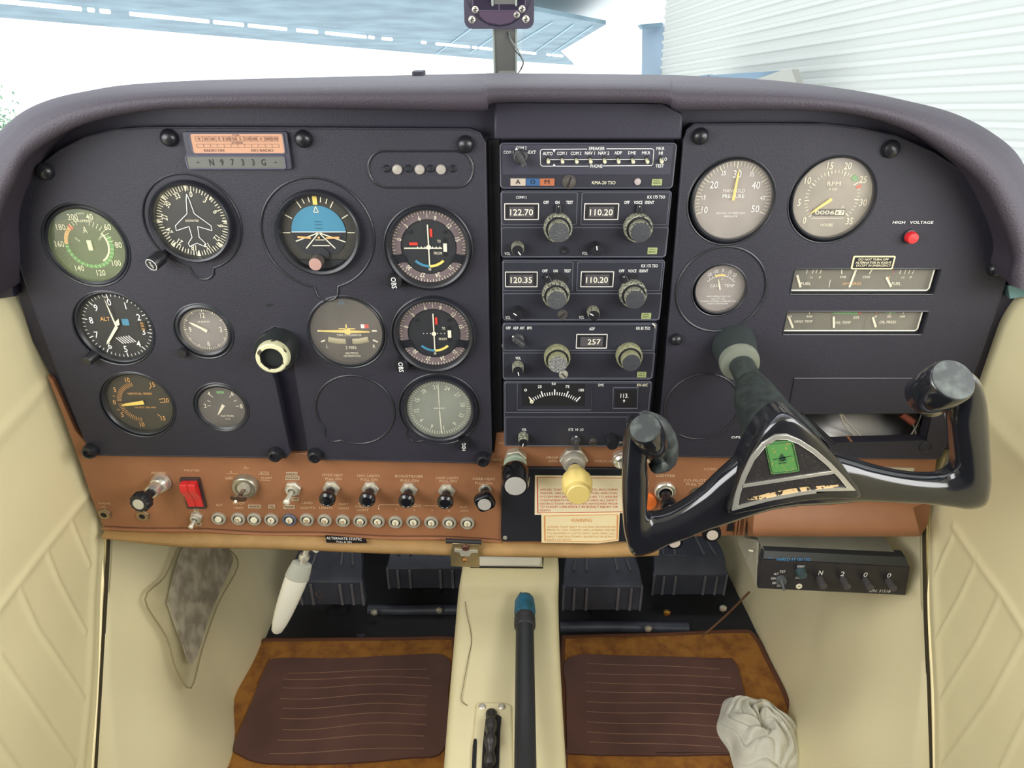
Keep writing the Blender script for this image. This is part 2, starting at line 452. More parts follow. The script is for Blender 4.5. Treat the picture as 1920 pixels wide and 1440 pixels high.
# floor mats: carpet edge, binding, ribbed rubber pad
RUBBER = mat('brown_rubber', (92, 62, 54), 0.62, var=0.22, vscale=14, bump=0.25, bscale=500)
BIND = mat('mat_binding', (96, 58, 36), 0.8, bump=0.6, bscale=700)
SLIT = mat('rubber_slit_edge', (134, 100, 80), 0.6)
def floor_mat(outer, rubber, slits, label):
    o = [Q(a, b, FZ) for a, b in outer]
    cx = sum(p.x for p in o)/len(o); cy = sum(p.y for p in o)/len(o)
    T = thing('floor_mat', label, 'floor mat', (cx, cy, FZ), 'floor mats in the footwells')
    sm = catmull([Vector((p.x, p.y, 0)) for p in o], 5, closed=True)
    m = M()
    n = len(sm)
    vs = [(p.x, p.y, FZ+0.001) for p in sm]+[(p.x, p.y, FZ+0.008) for p in sm]
    tr = tessellate_polygon([[Vector((p.x, p.y, 0)) for p in sm]])
    fs = [tuple(i+n for i in t) for t in tr]+[(i, (i+1) % n, (i+1) % n+n, i+n) for i in range(n)]
    m.add(vs, fs); m.build('carpet', CARPET, T)
    m = M(); m.tube([(p.x, p.y, FZ+0.006) for p in sm]+[(sm[0].x, sm[0].y, FZ+0.006)], (0.0045), 8, up=(0, 0, 1), caps=False)
    m.build('binding', BIND, T)
    rp = [Q(a, b, FZ+0.012) for a, b in rubber]
    rr = catmull([Vector((p.x, p.y, 0)) for p in rp], 6, closed=True)
    rr = [Vector((p.x+0.0012*noise.noise(p*60), p.y+0.0012*noise.noise(p*55+Vector((3, 0, 0))), 0)) for p in rr]
    n = len(rr); m = M()
    vs = [(p.x, p.y, FZ+0.007) for p in rr]+[(p.x, p.y, FZ+0.012) for p in rr]
    tr = tessellate_polygon([[Vector((p.x, p.y, 0)) for p in rr]])
    m.add(vs, [tuple(i+n for i in t) for t in tr]+[(i, (i+1) % n, (i+1) % n+n, i+n) for i in range(n)])
    m.build('rubber_pad', RUBBER, T, bevel=0.0015)
    for (x0, y0, x1, y1, wv) in slits:
        m = M(); pts = []
        for k in range(25):
            f = k/24
            pts.append(Q(x0+(x1-x0)*f, y0+(y1-y0)*f+wv*math.sin(f*6.5+0.5), FZ+0.0122))
        m.tube(pts, 0.0006, 6); m.build('rib', SLIT, T)
floor_mat([(488, 1210), (560, 1206), (760, 1204), (838, 1203), (852, 1215), (848, 1300), (838, 1420), (830, 1560), (640, 1575), (450, 1575), (425, 1500), (428, 1380), (432, 1310), (458, 1250)],
          [(520, 1234), (640, 1234), (760, 1228), (838, 1232), (840, 1300), (832, 1404), (760, 1420), (640, 1430), (500, 1430), (445, 1412), (440, 1392), (470, 1320), (498, 1250)],
          [(540, 1262, 800, 1254, 1), (530, 1272, 805, 1270, 2.5), (530, 1288, 810, 1284, 3), (525, 1308, 800, 1303, 3.5), (530, 1326, 800, 1320, 3.5), (525, 1345, 800, 1338, 4), (530, 1366, 798, 1356, 4), (520, 1386, 796, 1378, 3), (505, 1412, 795, 1402, 2)],
          'ochre floor mat with wavy ribbed brown rubber pad, left of the pedestal')
floor_mat([(1056, 1212), (1075, 1200), (1240, 1196), (1380, 1190), (1412, 1198), (1440, 1250), (1472, 1315), (1490, 1380), (1500, 1470), (1505, 1575), (1280, 1580), (1075, 1575), (1060, 1440), (1056, 1320)],
          [(1068, 1232), (1200, 1230), (1350, 1234), (1378, 1242), (1396, 1300), (1412, 1400), (1380, 1412), (1240, 1415), (1075, 1412), (1064, 1395), (1062, 1300)],
          [(1100, 1243, 1350, 1254, 1), (1098, 1262, 1370, 1270, 1), (1098, 1278, 1378, 1290, 1.4), (1098, 1295, 1372, 1304, 1.4), (1100, 1315, 1380, 1322, 1.5), (1100, 1333, 1385, 1342, 2), (1100, 1352, 1380, 1364, 2), (1100, 1371, 1370, 1384, 2), (1105, 1390, 1350, 1400, 1)],
          'ochre floor mat with straight ribbed brown rubber pad, under the crumpled rag')

# ------------------------------------------------------------------ centre pedestal
PY = 0.145
T = thing('center_pedestal', 'ivory centre pedestal between the two footwells, holding the trim wheel slot', 'pedestal', (0, 0, FZ))
prof = [  # y, z, left px, right px at these rows
    (1012, 0.335), (1034, 0.325), (1060, 0.306), (1094, 0.283), (1104, 0.276), (1200, 0.262), (1320, 0.256), (1440, 0.251), (1600, 0.247)]
edgeL = {1012: 874, 1034: 868, 1060: 864, 1094: 858, 1104: 857, 1200: 849, 1320: 838, 1440: 829, 1600: 816}
edgeR = {1012: 1046, 1034: 1048, 1060: 1050, 1094: 1049, 1104: 1048, 1200: 1050, 1320: 1057, 1440: 1064, 1600: 1076}
rows = []
for py, z in prof:
    a, b = Q(edgeL[py], py, z), Q(edgeR[py], py, z)
    row = [Vector((a.x+0.004, a.y, FZ)), Vector((a.x+0.001, a.y, z-0.03)), Vector((a.x, a.y, z-0.012)), Vector((a.x+0.003, a.y, z-0.003)), Vector((a.x+0.010, a.y, z))]
    for k in range(1, 8): row.append(a.lerp(b, k/8))
    row += [Vector((b.x-0.010, b.y, z)), Vector((b.x-0.003, b.y, z-0.003)), Vector((b.x, b.y, z-0.012)), Vector((b.x-0.001, b.y, z-0.03)), Vector((b.x-0.004, b.y, FZ))]
    rows.append(row)
m = M(); m.grid(rows)
m.build('shell', mat('pedestal_ivory', (216, 206, 166), 0.45, bump=0.1, bscale=200, var=0.05, vscale=9), T, ang=50, sub=1)
def ped(px, py, dz=0.0):
    ks = sorted(p[0] for p in prof); zs = dict(prof)
    for a, b in zip(ks, ks[1:]):
        if a <= py <= b: return Q(px, py, zs[a]+(zs[b]-zs[a])*(py-a)/(b-a)+dz)
    return Q(px, py, 0.25+dz)
def pedquad(m, pts, dz, mi=0):
    n = len(pts); top = [ped(a, b, dz) for a, b in pts]; bot = [p-Vector((0, 0, 0.004+dz)) for p in top]
    m.add(bot+top, [tuple(range(n, 2*n))]+[(i, (i+1) % n, (i+1) % n+n, i+n) for i in range(n)], mi)
m = M(); pedquad(m, [(880, 1480), (886, 1390), (892, 1320), (898, 1316), (945, 1316), (960, 1322), (962, 1480)], 0.0025)
m.build('trim_wheel_plate', MATS['pedestal_ivory'], T, bevel=0.002)
m = M(); pedquad(m, [(900, 1500), (905, 1400), (910, 1350), (914, 1340), (934, 1340), (940, 1344), (938, 1370), (933, 1500)], 0.0035)
pedquad(m, [(882, 1500), (886, 1400), (888, 1387), (891, 1384), (894, 1387), (894, 1400), (890, 1500)], 0.0035)
m.build('slot', DEEP, T)
for px, py in ((904, 1326), (941, 1326)):
    p = ped(px, py, 0.002); m = M(); m.lathe(p, (0, 0, 1), [(.0045, 0), (.0045, .0015), (.0028, .0028), (.0001, .0030)], 20)
    m.build('screw', STEEL, T)
# white lid at the top of the pedestal under the panel
m = M()
a = Q(868, 1046, 0.345); b = Q(1015, 1046, 0.345)
m.box(a.x, b.x, a.y-0.006, a.y+0.03, 0.334, 0.350)
m.build('lid', mat('lid_white', (236, 232, 216), .45), T, bevel=0.003)
m = M(); m.tube([(a.x+.01, a.y-.0075, .3355), (b.x+.002, a.y-.0075, .3345), (b.x+.003, a.y+.02, .335)], .0013, 8); m.build('lid_gap', DEEP, T)
m = M(); pp = [ped(x, y, 0.0022) for x, y in ((872, 1128), (876, 1155), (882, 1180), (884, 1205), (879, 1230), (873, 1262), (868, 1290), (865, 1313), (877, 1323))]
m.tube(catmull(pp, 5), 0.00045, 6)
m.build('crack', mat('crack_line', (110, 96, 70), 0.8), T)
# trim wheel
c = ped(921, 1420, -0.030)
T = thing('trim_wheel', 'black scalloped trim wheel showing through the slot of the ivory pedestal', 'trim wheel', c)
m = M()
n = 72; rows = []
for k in range(n+1):
    a = 2*PI*k/n; sc = 0.052+0.0022*math.cos(a*14)
    wd = 0.0058+0.0012*math.cos(a*14)
    row = []
    for j in range(9):
        b = PI*j/8; row.append(Vector((c.x-wd*math.cos(b), c.y+(sc-0.006+0.006*math.sin(b))*math.cos(a), c.z+(sc-0.006+0.006*math.sin(b))*math.sin(a))))
    rows.append([Vector((c.x-wd, c.y+0.03*math.cos(a), c.z+0.03*math.sin(a)))]+row+[Vector((c.x+wd, c.y+0.03*math.cos(a), c.z+0.03*math.sin(a)))])
m.grid(rows); m.build('rim', mat('trim_wheel_black', (44, 42, 42), 0.4), T)
m = M(); m.lathe(c-Vector((0.004, 0, 0)), (1, 0, 0), [(.031, 0), (.031, .008)], 40); m.build('disc', KNOBB, T)
# black tube standing over the pedestal
top = ped(984, 1172, 0.022); bot = ped(985, 1440, 0.045); ext = ped(985.5, 1600, 0.055)
T = thing('black_tube', 'long black tube with a torn blue taped end lying over the ivory pedestal', 'tube', bot)
m = M(); m.tube([top, bot, ext], [0.0118, 0.0118, 0.0118], 28); m.build('tube', mat('tube_black_rubber', (40, 42, 46), 0.45), T)
ax = (top-bot).normalized()
m = M(); m.lathe(top-ax*0.006, ax, [(.0121, 0), (.0140, .003), (.0142, .010), (.0136, .014), (.0142, .016), (.0135, .021), (.0120, .022)], 28); m.build('collar', mat('tube_collar', (46, 48, 50), 0.5, bump=0.8, bscale=200), T)
m = M(); n = 24; rows = []
for t, r in ((0.012, .0128), (0.022, .0142), (0.034, .0140), (0.043, .0134), (0.050, .011)):
    rows.append([top+ax*(t+(0.006*noise.noise(Vector((k*0.9, 3, 1))) if t > 0.04 else 0))+(Vector((1, 0, 0))*math.cos(2*PI*k/n)*1.0+ax.cross(Vector((1, 0, 0)))*math.sin(2*PI*k/n))*r*(1+0.08*noise.noise(Vector((k*0.7, t*80, 0)))) for k in range(n)])
m.grid(rows, closed=True)
m.add([top+ax*0.052]+rows[-1], [(0, i+1, (i+1) % n+1) for i in range(n)])
m.build('blue_tape', mat('blue_tape', (40, 120, 160), 0.5, rgb2=(40, 84, 96), vscale=60, bump=0.8, bscale=150), T)

# ------------------------------------------------------------------ rudder pedals
PEDM = mat('pedal_black', (66, 71, 84), 0.45, var=0.25, vscale=25, bump=0.2, bscale=300)
RIBM = mat('pedal_rib', (104, 106, 114), 0.5, var=0.2, vscale=30)
def pedal(x0, x1, ytop, ymid, yled, ybot, depth, label, worn=False):
    # z levels on a plane at 'depth' in front of the firewall direction
    A = P((x0+x1)/2, ybot, -depth); L = P(x0, yled, -depth).x; Rr = P(x1, yled, -depth).x
    zb = A.z; zl = P(x0, yled, -depth).z; d = depth
    T = thing('rudder_pedal', label, 'rudder pedal', ((L+Rr)/2, d, zb), 'rudder pedals')
    # profile from bottom front up: lower face, ledge leaning back, upper slanted tread
    # choose points so that they meet the wanted rows
    def at(py, y): return P((x0+x1)/2, py, -y).z
    pr = [(d+0.012, zb-0.004), (d, zb), (d, zl), (d+0.022, at(ymid, d+0.022)), (d+0.085, at(ytop-25, d+0.085))]
    m = M(); sh = (0.0, 0.0, 0.0, 0.0025, 0.016)
    rows = []
    for (y, z), s_ in zip(pr, sh):
        rows.append([(L+s_-0.0, y+0.02, z), (L+s_, y, z), (Rr-s_, y, z), (Rr-s_, y+0.02, z)])
    m.grid(rows)
    TR = m.build('tread', PEDM, T, bevel=0.0015)
    W = Rr-L
    for f in (0.14, 0.30, 0.70, 0.86):
        xm = L+W*f; m = M()
        m.box(xm-0.0022, xm+0.0022, d-0.003, d+0.003, zb+0.002, zl-0.003)
        a = Vector((xm, pr[3][0]-0.001, pr[3][1]+0.002)); b = Vector((L+0.016+(W-0.032)*f, pr[4][0]-0.001, pr[4][1]))
        m.build('rib', RIBM, TR); m = M(); m.tube([a, b], 0.0022, 6); m.build('rib', RIBM, TR)
    for xe in (L+0.001, Rr-0.001): m = M(); m.box(xe-0.0018, xe+0.0018, d-0.002, d+0.006, zb, zl); m.build('rib', RIBM, TR)
    m = M(); m.tube([((L+Rr)/2, d+0.03, zb+0.01), ((L+Rr)/2+0.005, d+0.05, FZ+0.01)], 0.012, 12); m.box((L+Rr)/2-.012, (L+Rr)/2+.02, d+.03, d+.06, FZ, FZ+.012)
    m.build('arm', DARKF, T)
    if worn:
        m = M()
        for k in range(9):
            a = k*0.7; m.add([(L+W*0.40+0.010*math.cos(a)*random.random()-.002, d-0.0006, (zb+zl)/2+0.006*math.sin(a)), (L+W*0.40+0.002+0.008*math.cos(a), d-0.0006, (zb+zl)/2+0.009*math.sin(a)), (L+W*0.40+0.004*math.cos(a+.6), d-0.0006, (zb+zl)/2-0.003+0.008*math.sin(a+.5))], [(0, 1, 2)])
        m.build('scuff', mat('scuffed_metal', (170, 140, 90), 0.5), T)
pedal(541, 678, 1022, 1060, 1092, 1134, 0.22, 'leftmost black rudder pedal, scuffed bare on its lower tread', True)
pedal(725, 868, 1010, 1040, 1066, 1103, 0.27, 'black rudder pedal just left of the ivory pedestal')
pedal(1056, 1205, 1032, 1070, 1100, 1144, 0.22, 'black rudder pedal just right of the ivory pedestal, best lit of the four')
pedal(1226, 1364, 1020, 1042, 1078, 1115, 0.27, 'rightmost black rudder pedal, beside the transponder')
def dtube(name, label, pts, r, mm=None):
    m = M(); m.tube(catmull([Vector(p) for p in pts], 6), r, 14)
    o = m.build(name, mm or PEDM, origin=pts[0]); tag(o, label, 'tube')
dtube('rudder_bar', 'black rudder bar crossing the left footwell below the pedals', [P(690, 1143, -.26), P(760, 1145, -.26), P(862, 1143, -.26)], 0.010)
dtube('rudder_bar', 'black rudder bar crossing the right footwell below the pedals', [P(1050, 1176, -.22), P(1150, 1175, -.22), P(1290, 1178, -.22)], 0.010)
dtube('cable_bundle', 'thin brown cables slanting over the right footwell wall', [P(1405, 1110, -.24), P(1360, 1155, -.2), P(1318, 1192, -.18)], 0.0018, mat('cable_brown', (110, 76, 50), 0.6))
dtube('brake_hose', 'black hose curving at the back of the left footwell', [P(600, 1140, -.3), P(612, 1180, -.26), P(680, 1195, -.2)], 0.006)
for i, (px, py, d, lb) in enumerate(((824, 1143, .25, 'small bolt head on the bar left of the pedestal'), (1250, 1147, .2, 'brass bolt head under the rightmost pedal'), (1215, 1177, .2, 'dark bolt at the end of the right rudder bar'), (702, 1147, .24, 'rusty bolt at the joint of the left rudder bar'), (1355, 1139, .2, 'brass fitting on the right footwell cables'))):
    p = P(px, py, -d); m = M(); m.lathe(p, (0, -1, 0), [(.006, 0), (.006, .004), (.003, .006), (.0001, .0062)], 6)
    tag(m.build('bolt', STEEL if i != 1 else mat('brass', (190, 150, 80), 0.4, metal=1.0), origin=p), lb, 'bolt', 'footwell bolts')

# ------------------------------------------------------------------ rag
c = Q(1424, 1392, FZ+0.012)
m = M(); n = 120; rows = []
RAD = 0.056
for i in range(61):
    f = i/60; row = []
    for k in range(n):
        a = 2*PI*k/n
        edge = 1+0.08*math.sin(3*a+1)+0.05*math.sin(7*a)
        r = RAD*f*edge
        sp = a+f*2.2
        w1 = noise.noise(Vector((math.cos(a)*f*1.6, math.sin(a)*f*1.6, 2)))
        fold = abs(math.sin(3.0*sp+5*w1+6*f)); fold2 = abs(math.sin(9*f+2.2*a+6*w1))
        hh = (1-f**2.6)*0.030+0.013*fold**.7*(1-f**4)*min(1, f*4)+0.009*fold2**.7*(1-f**3)-0.014*math.exp(-(f/.12)**2)
        x = c.x+math.cos(a)*r*1.0; y = c.y+math.sin(a)*r*1.28
        row.append((x, y, max(FZ+0.0125, FZ+0.013+hh)))
    rows.append(row)
m.grid(rows, closed=True)
m.grid([rows[-1], [(p[0], p[1], FZ+0.0125) for p in rows[-1]]], closed=True)
tag(m.build('rag', mat('white_terry_cloth', (224, 222, 208), 0.95, bump=0.8, bscale=900, var=0.08, vscale=30), origin=(c.x, c.y, FZ+.0125), ang=180),
    'crumpled off-white cloth rag lying on the right floor mat', 'rag')

# ------------------------------------------------------------------ things on the left footwell wall
def kick(px, py, off=0.004):      # hit the left footwell wall by marching along the ray
    d = ray(px, py); t = 0.5
    while t < 2.0:
        p = CAM+d*t; q = max(0, min(1, (0.46-p.z)/0.38)); ys = 0.0 if p.z > 0.45 else -0.14*(0.45-p.z)/0.22
        f = max(0, min(1, (p.y-ys)/(0.56-ys)))
        inn = 0.070*(q**1.2)*min(1, f*4+0.50)+0.03*f*f+0.032*(q**1.6)*max(0, min(1, (.34-f)/.18))*min(1, f*9+.2)
        if p.x <= -WX+inn+0.004+off: return p
        t += 0.002
    return p
T = thing('map_pocket', 'clear plastic pocket holding grimy grey paper on the left footwell wall', 'pocket', kick(360, 1130))
outer = [(343, 1015), (400, 1010), (430, 1030), (446, 1062), (410, 1130), (380, 1215), (358, 1290), (330, 1255), (312, 1195), (272, 1124), (310, 1080)]
def sheet(pts, off, name, mt, T, n=1):
    g = []
    cx = sum(p[0] for p in pts)/len(pts); cy = sum(p[1] for p in pts)/len(pts)
    rows = []
    sm = catmull([Vector((p[0], p[1], 0)) for p in pts], 4, closed=True)
    for f in (0.0, 0.25, 0.5, 0.75, 1.0):
        rows.append([kick(cx+(p.x-cx)*f, cy+(p.y-cy)*f, off+0.003*noise.noise(Vector((p.x*f*.02, p.y*f*.02, 1)))) for p in sm])
    m = M(); m.grid(rows, closed=True)
    back = [p+Vector((-0.0015, 0, 0)) for p in rows[-1]]; m.grid([rows[-1], back], closed=True)
    m.build(name, mt, T, ang=60)
sheet([(350, 1018), (400, 1014), (436, 1040), (428, 1075), (395, 1150), (362, 1245), (340, 1200), (318, 1140), (318, 1115)], 0.007, 'paper', mat('grimy_paper', (150, 136, 128), 0.7, rgb2=(214, 204, 188), vscale=45, bump=0.4, bscale=80, thresh=(0.4, 0.62)), T)
sheet(outer, 0.011, 'plastic_sleeve', glassmat('pocket_plastic', dust_sheen=0.35, dust_sheen_rgb=(196, 190, 150), rough=0.25, dscale=30), T)
m = M(); sm = catmull([Vector((p[0], p[1], 0)) for p in outer], 4, closed=True); m.tube([kick(p.x, p.y, .0115) for p in sm], 0.0011, 6); m.build('hem', mat('pocket_hem', (150, 138, 104), 0.6), T)
# white T handle (parking brake)
a = P(578, 1022, 0.004); b = P(566, 1058, 0.012); e = P(517, 1188, 0.03)
T = thing('parking_brake', 'white plastic lever handle hanging below the left end of the brown panel', 'parking brake', a)
m = M(); m.tube([a, b], 0.0035, 12); m.lathe(P(572, 1040, .008), (b-a).normalized(), [(.006, 0), (.0065, .003), (.006, .006)], 18); m.lathe(P(586, 1026, .006), (0.6, -0.6, 0.2), [(.004, 0), (.004, .01)], 14)
m.build('shank', STEEL, T)
d = (e-b)
pts = [b+d*f for f in (0, .12, .2, .3, .5, .7, .85, .96, 1.0)]
m = M(); m.tube(pts, [(.0065, .011), (.007, .0125), (.007, .0135), (.0075, .0135), (.007, .0125), (.006, .011), (.005, .009), (.0035, .0065), (.001, .003)], 20, up=(0, 1, 0.3))
m.build('grip', mat('white_plastic_grip', (226, 222, 208), 0.4, coat=0.3), T)
m = M(); m.tube([b-d*0.015, b-d*.01, b+d*.10, b+d*.19, b+d*.20], [(.004, .008), (.0074, .0118), (.0076, .0136), (.0080, .0144), (.007, .0134)], 20, up=(0, 1, 0.3)); m.build('grip_collar', mat('grey_plastic', (176, 178, 166), 0.5), T)
# ------------------------------------------------------------------ instrument panel: base sheet, brown lower sheet, covers
HB = 0.015                        # front of the black covers
T = thing('instrument_panel', 'dark instrument panel sheet behind the black covers, spanning the whole cabin', 'instrument panel', (0, 0.0, 0.72))
basepx = [(-20, 540), (0, 380), (20, 330), (60, 270), (120, 228), (260, 190), (500, 178), (900, 175), (1400, 178), (1600, 188), (1740, 225), (1840, 300), (1895, 380), (1925, 480), (1935, 560),
          (1890, 580), (1850, 700), (1800, 840), (1240, 862), (560, 862), (165, 832), (140, 800), (100, 715), (62, 640), (35, 556)]
slot = [(1497, 776), (1742, 776), (1734, 826), (1560, 830)]
m = M(); m.prism(quadpx(basepx, 0.0), -0.004, 0.0, holes=[quadpx(slot, 0.0)])
m.build('base_sheet', BASE, T)
m = M()
m.prism(quadpx([(926, 192), (1246, 194), (1282, 214), (1278, 262), (926, 262)], 0.02), 0.0, 0.02)
m.build('center_fairing', BASE, T, bevel=0.002)
for pts in ([(936, 262), (942, 850), (926, 850), (916, 262)], [(1268, 262), (1284, 262), (1240, 840), (1220, 840)]):
    m = M(); m.prism(quadpx(pts, 0.003), 0.0, 0.003); m.build('side_rail', DEEP, T)
m = M(); q = P(946, 648, .004); m.lathe(q, (0, -1, 0), [(.003, 0), (.0024, .002), (.0001, .0022)], 12)
m.build('rail_screw', STEEL, T)

# covers -------------------------------------------------------------------
def ghole(px, py, R, h, n=56):
    p = P(px, py, h); return circ(p.x, p.z, R, n)
coverL = [(10, 412), (16, 392), (36, 356), (68, 318), (110, 284), (160, 258), (215, 244), (280, 240), (420, 240), (880, 243), (899, 250), (909, 268), (912, 420), (916, 650), (921, 850), (918, 862), (905, 868),
          (592, 861), (580, 852), (572, 800), (556, 706), (552, 690), (556, 668), (555, 640), (540, 618), (515, 612), (492, 624), (483, 650), (488, 680), (508, 702), (514, 716), (540, 838), (544, 848), (536, 858),
          (180, 853), (168, 846), (150, 800), (108, 695), (47, 530)]
# gauges: name, px, py of dial, dial radius, hole radius
HD = 0.006                        # dial height
holesL = []
def addhole(lst, px, py, R): lst.append(ghole(px, py, R, HB))
for (px, py, R) in ((162, 461, .0395), (213, 617, .0392), (258, 760, .0385), (414.5, 764, .0285), (382, 622, .0290), (651, 624, .0385)):
    addhole(holesL, px, py, R)
T = thing('panel_cover', 'black crinkle instrument cover, left of the radio stack', 'panel cover', P(460, 850, 0.0), 'black instrument covers')
m = M(); m.prism(quadpx(coverL, HB), 0.001, HB, holes=holesL); m.build('cover_plate', PLATE, T, ang=50)
COVER_L = T
def lip(m, loopw, off, r=0.0009):
    m.tube([(p[0], -HB-off, p[1]) for p in loopw]+[(loopw[0][0], -HB-off, loopw[0][1])], r, 6, caps=False)
def edge_tube(T, polypx, h=HB, r=0.0012):
    m = M(); w_ = quadpx(polypx, h)
    m.tube([(a, -h+0.0008, b) for a, b in w_]+[(w_[0][0], -h+0.0008, w_[0][1])], r, 8, up=(0, -1, 0), caps=False)
    m.build('rounded_edge', PLATE, T)
edge_tube(T, coverL)
for hl in holesL: m = M(); lip(m, hl, -0.0004, 0.0011); m.build('hole_rim', GAUGEB, T)
def tab_disc(m, px, py, R, tabs, hh=0.0012, rim=0.0011):
    # raised blank disc outline with small tabs, on the cover face
    p = P(px, py, HB); pts = []
    n = 96
    for k in range(n):
        a = 360*k/n; r = R
        for ta, tw, tr in tabs:
            dd = (a-ta+180) % 360-180
            if abs(dd) < tw: r = R+tr*math.cos(dd/tw*PI/2)**0.5
        pts.append((p.x+r*math.sin(R_(a)), p.z+r*math.cos(R_(a))))
    m.tube([(a, -HB-0.0002, b) for a, b in pts+[pts[0]]], rim, 6, up=(0, -1, 0), caps=False)
    return pts
m = M()
tab_disc(m, 361, 418, .0440, [(180, 14, .010)])
tab_disc(m, 596, 440, .0515, [(178, 13, .013)])
tab_disc(m, 666, 769, .0408, [(222, 13, .007)])
tab_disc(m, 824, 768, .0420, [(222, 13, .007)])
tab_disc(m, 803, 465, .0405, [(222, 10, .005)])
tab_disc(m, 812, 628, .0405, [(222, 10, .005)])
p = quadpx([(688, 283), (886, 283), (886, 351), (688, 351)], HB)
x0, x1, z0, z1 = p[0][0], p[1][0], p[2][1], p[0][1]
rr = rrect(x0, x1, z0, z1, (z1-z0)/2-.0005, 12)
m.tube([(a, -HB-.0002, b) for a, b in rr+[rr[0]]], .0011, 6, up=(0, -1, 0), caps=False)
m.build('embossed_outline', GAUGEB, T)
pt = P(505, 572, HB); m = M()
m.bar(pt.x-.0035, pt.z, pt.x+.0035, pt.z+.0005, .0018, HB+.0003); m.bar(pt.x, pt.z+.001, pt.x-.001, pt.z-.002, .0012, HB+.0004)
m.build('chip_mark', DEEP, T)
def fastener(px, py, T, r=0.0075, style=0, h=HB):
    p = P(px, py, h); m = M()
    if style == 0:   # domed cap
        m.lathe(p, (0, -1, 0), [(r, 0), (r*1.0, .002), (r*.85, .005), (r*.5, .0068), (.0001, .0074)], 28)
    else:            # rubber bush with recessed screw
        m.lathe(p, (0, -1, 0), [(r*1.1, 0), (r*1.1, .004), (r*.9, .008), (r*.6, .009), (r*.5, .006), (.0001, .006)], 28)
    m.build('fastener', SCREWB, T)
for px, py, st in ((86, 321, 0), (318, 258, 0), (569, 260, 0), (873, 270, 0), (172, 843, 1), (518, 849, 1), (592, 851, 1), (906, 858, 1)): fastener(px, py, T, style=st)

coverR = [(1283, 262), (1289, 244), (1302, 234), (1440, 233), (1548, 234), (1610, 241), (1680, 256), (1750, 287), (1810, 325), (1860, 375), (1888, 425), (1897, 470), (1892, 505), (1876, 555), (1840, 660), (1800, 762), (1764, 855), (1755, 860), (1360, 857), (1244, 855), (1238, 845), (1240, 780), (1262, 520)]
win1 = [(1487, 504), (1764, 504), (1752, 551), (1483, 554)]
win2 = [(1474, 584), (1741, 584), (1730, 626), (1468, 630)]
def win(px): 
    w_ = quadpx(px, HB); xs = [a for a, b in w_]; zs = [b for a, b in w_]
    x0, x1 = (w_[0][0]+w_[3][0])/2, (w_[1][0]+w_[2][0])/2; z1, z0 = (w_[0][1]+w_[1][1])/2, (w_[2][1]+w_[3][1])/2
    return x0, x1, z0, z1
W1, W2 = win(win1), win(win2)
holesR = []
for (px, py, R) in ((1371, 379, .0395), (1560, 376, .0392), (1349, 545, .0262)): addhole(holesR, px, py, R)
slotR = [(1503, 775), (1748, 772), (1736, 827), (1566, 832)]
T = thing('panel_cover', 'black crinkle instrument cover with two gauge slots, right of the radio stack', 'panel cover', P(1560, 855, 0.0), 'black instrument covers')
COVER_R = T
m = M(); m.prism(quadpx(coverR, HB), 0.001, HB, holes=holesR+[rrect(*W1, .002, 3), rrect(*W2, .002, 3), quadpx(slotR, HB)])
m.build('cover_plate', PLATE, T, ang=50)
edge_tube(T, coverR)
for hl in holesR+[rrect(*W1, .002, 3), rrect(*W2, .002, 3)]: m = M(); lip(m, hl, -0.0004, 0.0009); m.build('hole_rim', GAUGEB, T)
m = M(); sl = quadpx(slotR, HB); lip(m, sl, 0, .0012); m.build('hole_rim', GAUGEB, T)
m = M()
tab_disc(m, 1351.7, 543.7, .0425, [])
tab_disc(m, 1316, 763, .0388, [(222, 12, .004)])
q = quadpx([(1478, 772), (1489, 709), (1760, 709)], HB)
m.tube([(a, -HB-.0002, b) for a, b in q], .0007, 6, up=(0, -1, 0))
p = P(1735, 838, HB); c2 = circ(p.x, p.z, .006, 24); m.tube([(a, -HB-.0002, b) for a, b in c2+[c2[0]]], .0006, 6, up=(0, -1, 0), caps=False)
m.build('embossed_outline', GAUGEB, T)
for px, py, r in ((1313, 255, .0072), (1669, 279, .0078), (1865, 504, .0072), (1267, 635, .006)): fastener(px, py, T, r)
m = M()
m.tpx('HIGH   VOLTAGE', 1712, 417, 5.2, HB+.0013, 0, w=76)
m.tpx('OPEN', 1384, 820, 4, HB+.0013, 0, w=26)
m.build('lettering', WHITE, T)
# behind the slot: dark bay with metal and wires
m = M()
a = P(1490, 770, -.004); b = P(1760, 835, -.004)
m.box(a.x-.03, b.x+.02, 0.05, 0.055, b.z-.03, a.z+.03); m.box(a.x-.03, b.x+.02, .005, .055, b.z-.006, b.z-.002)
m.build('bay', DEEP, COVER_R)
m = M()
rows = []
for i in range(13):
    f = i/12; x = a.x+0.02+(b.x-a.x-.03)*f
    rows.append([(x, .006+.02*f*(1-f)*2+.006, b.z-.002+.002*math.sin(f*5)), (x, .03+.012*math.sin(f*3), b.z+.012+.018*math.sin(f*PI)), (x, .048, b.z+.026+.014*math.sin(f*PI))])
m.grid(rows); m.build('duct', mat('dark_metal_duct', (120, 118, 116), 0.3, metal=0.8), COVER_R)
WIRE = mat('wire_white', (206, 200, 182), 0.5)
for pts in (((1575, 776, .012), (1585, 800, .004), (1600, 815, .0), (1612, 824, .006)), ((1578, 776, .010), (1592, 795, .0), (1606, 810, -.004), (1620, 822, .002)), ((1728, 776, .0), (1718, 800, .0), (1704, 822, .003)), ((1708, 788, .002), (1716, 805, .0), (1717, 820, .003))):
    m = M(); m.tube(catmull([P(x, y, h-.012) for x, y, h in pts], 6), .0009, 8); m.build('wire', WIRE, COVER_R)
m = M(); m.tube([P(1690, 776, -.01), P(1712, 792, -.006)], .004, 10); m.build('connector', mat('brown_connector', (140, 70, 50), 0.5), COVER_R)
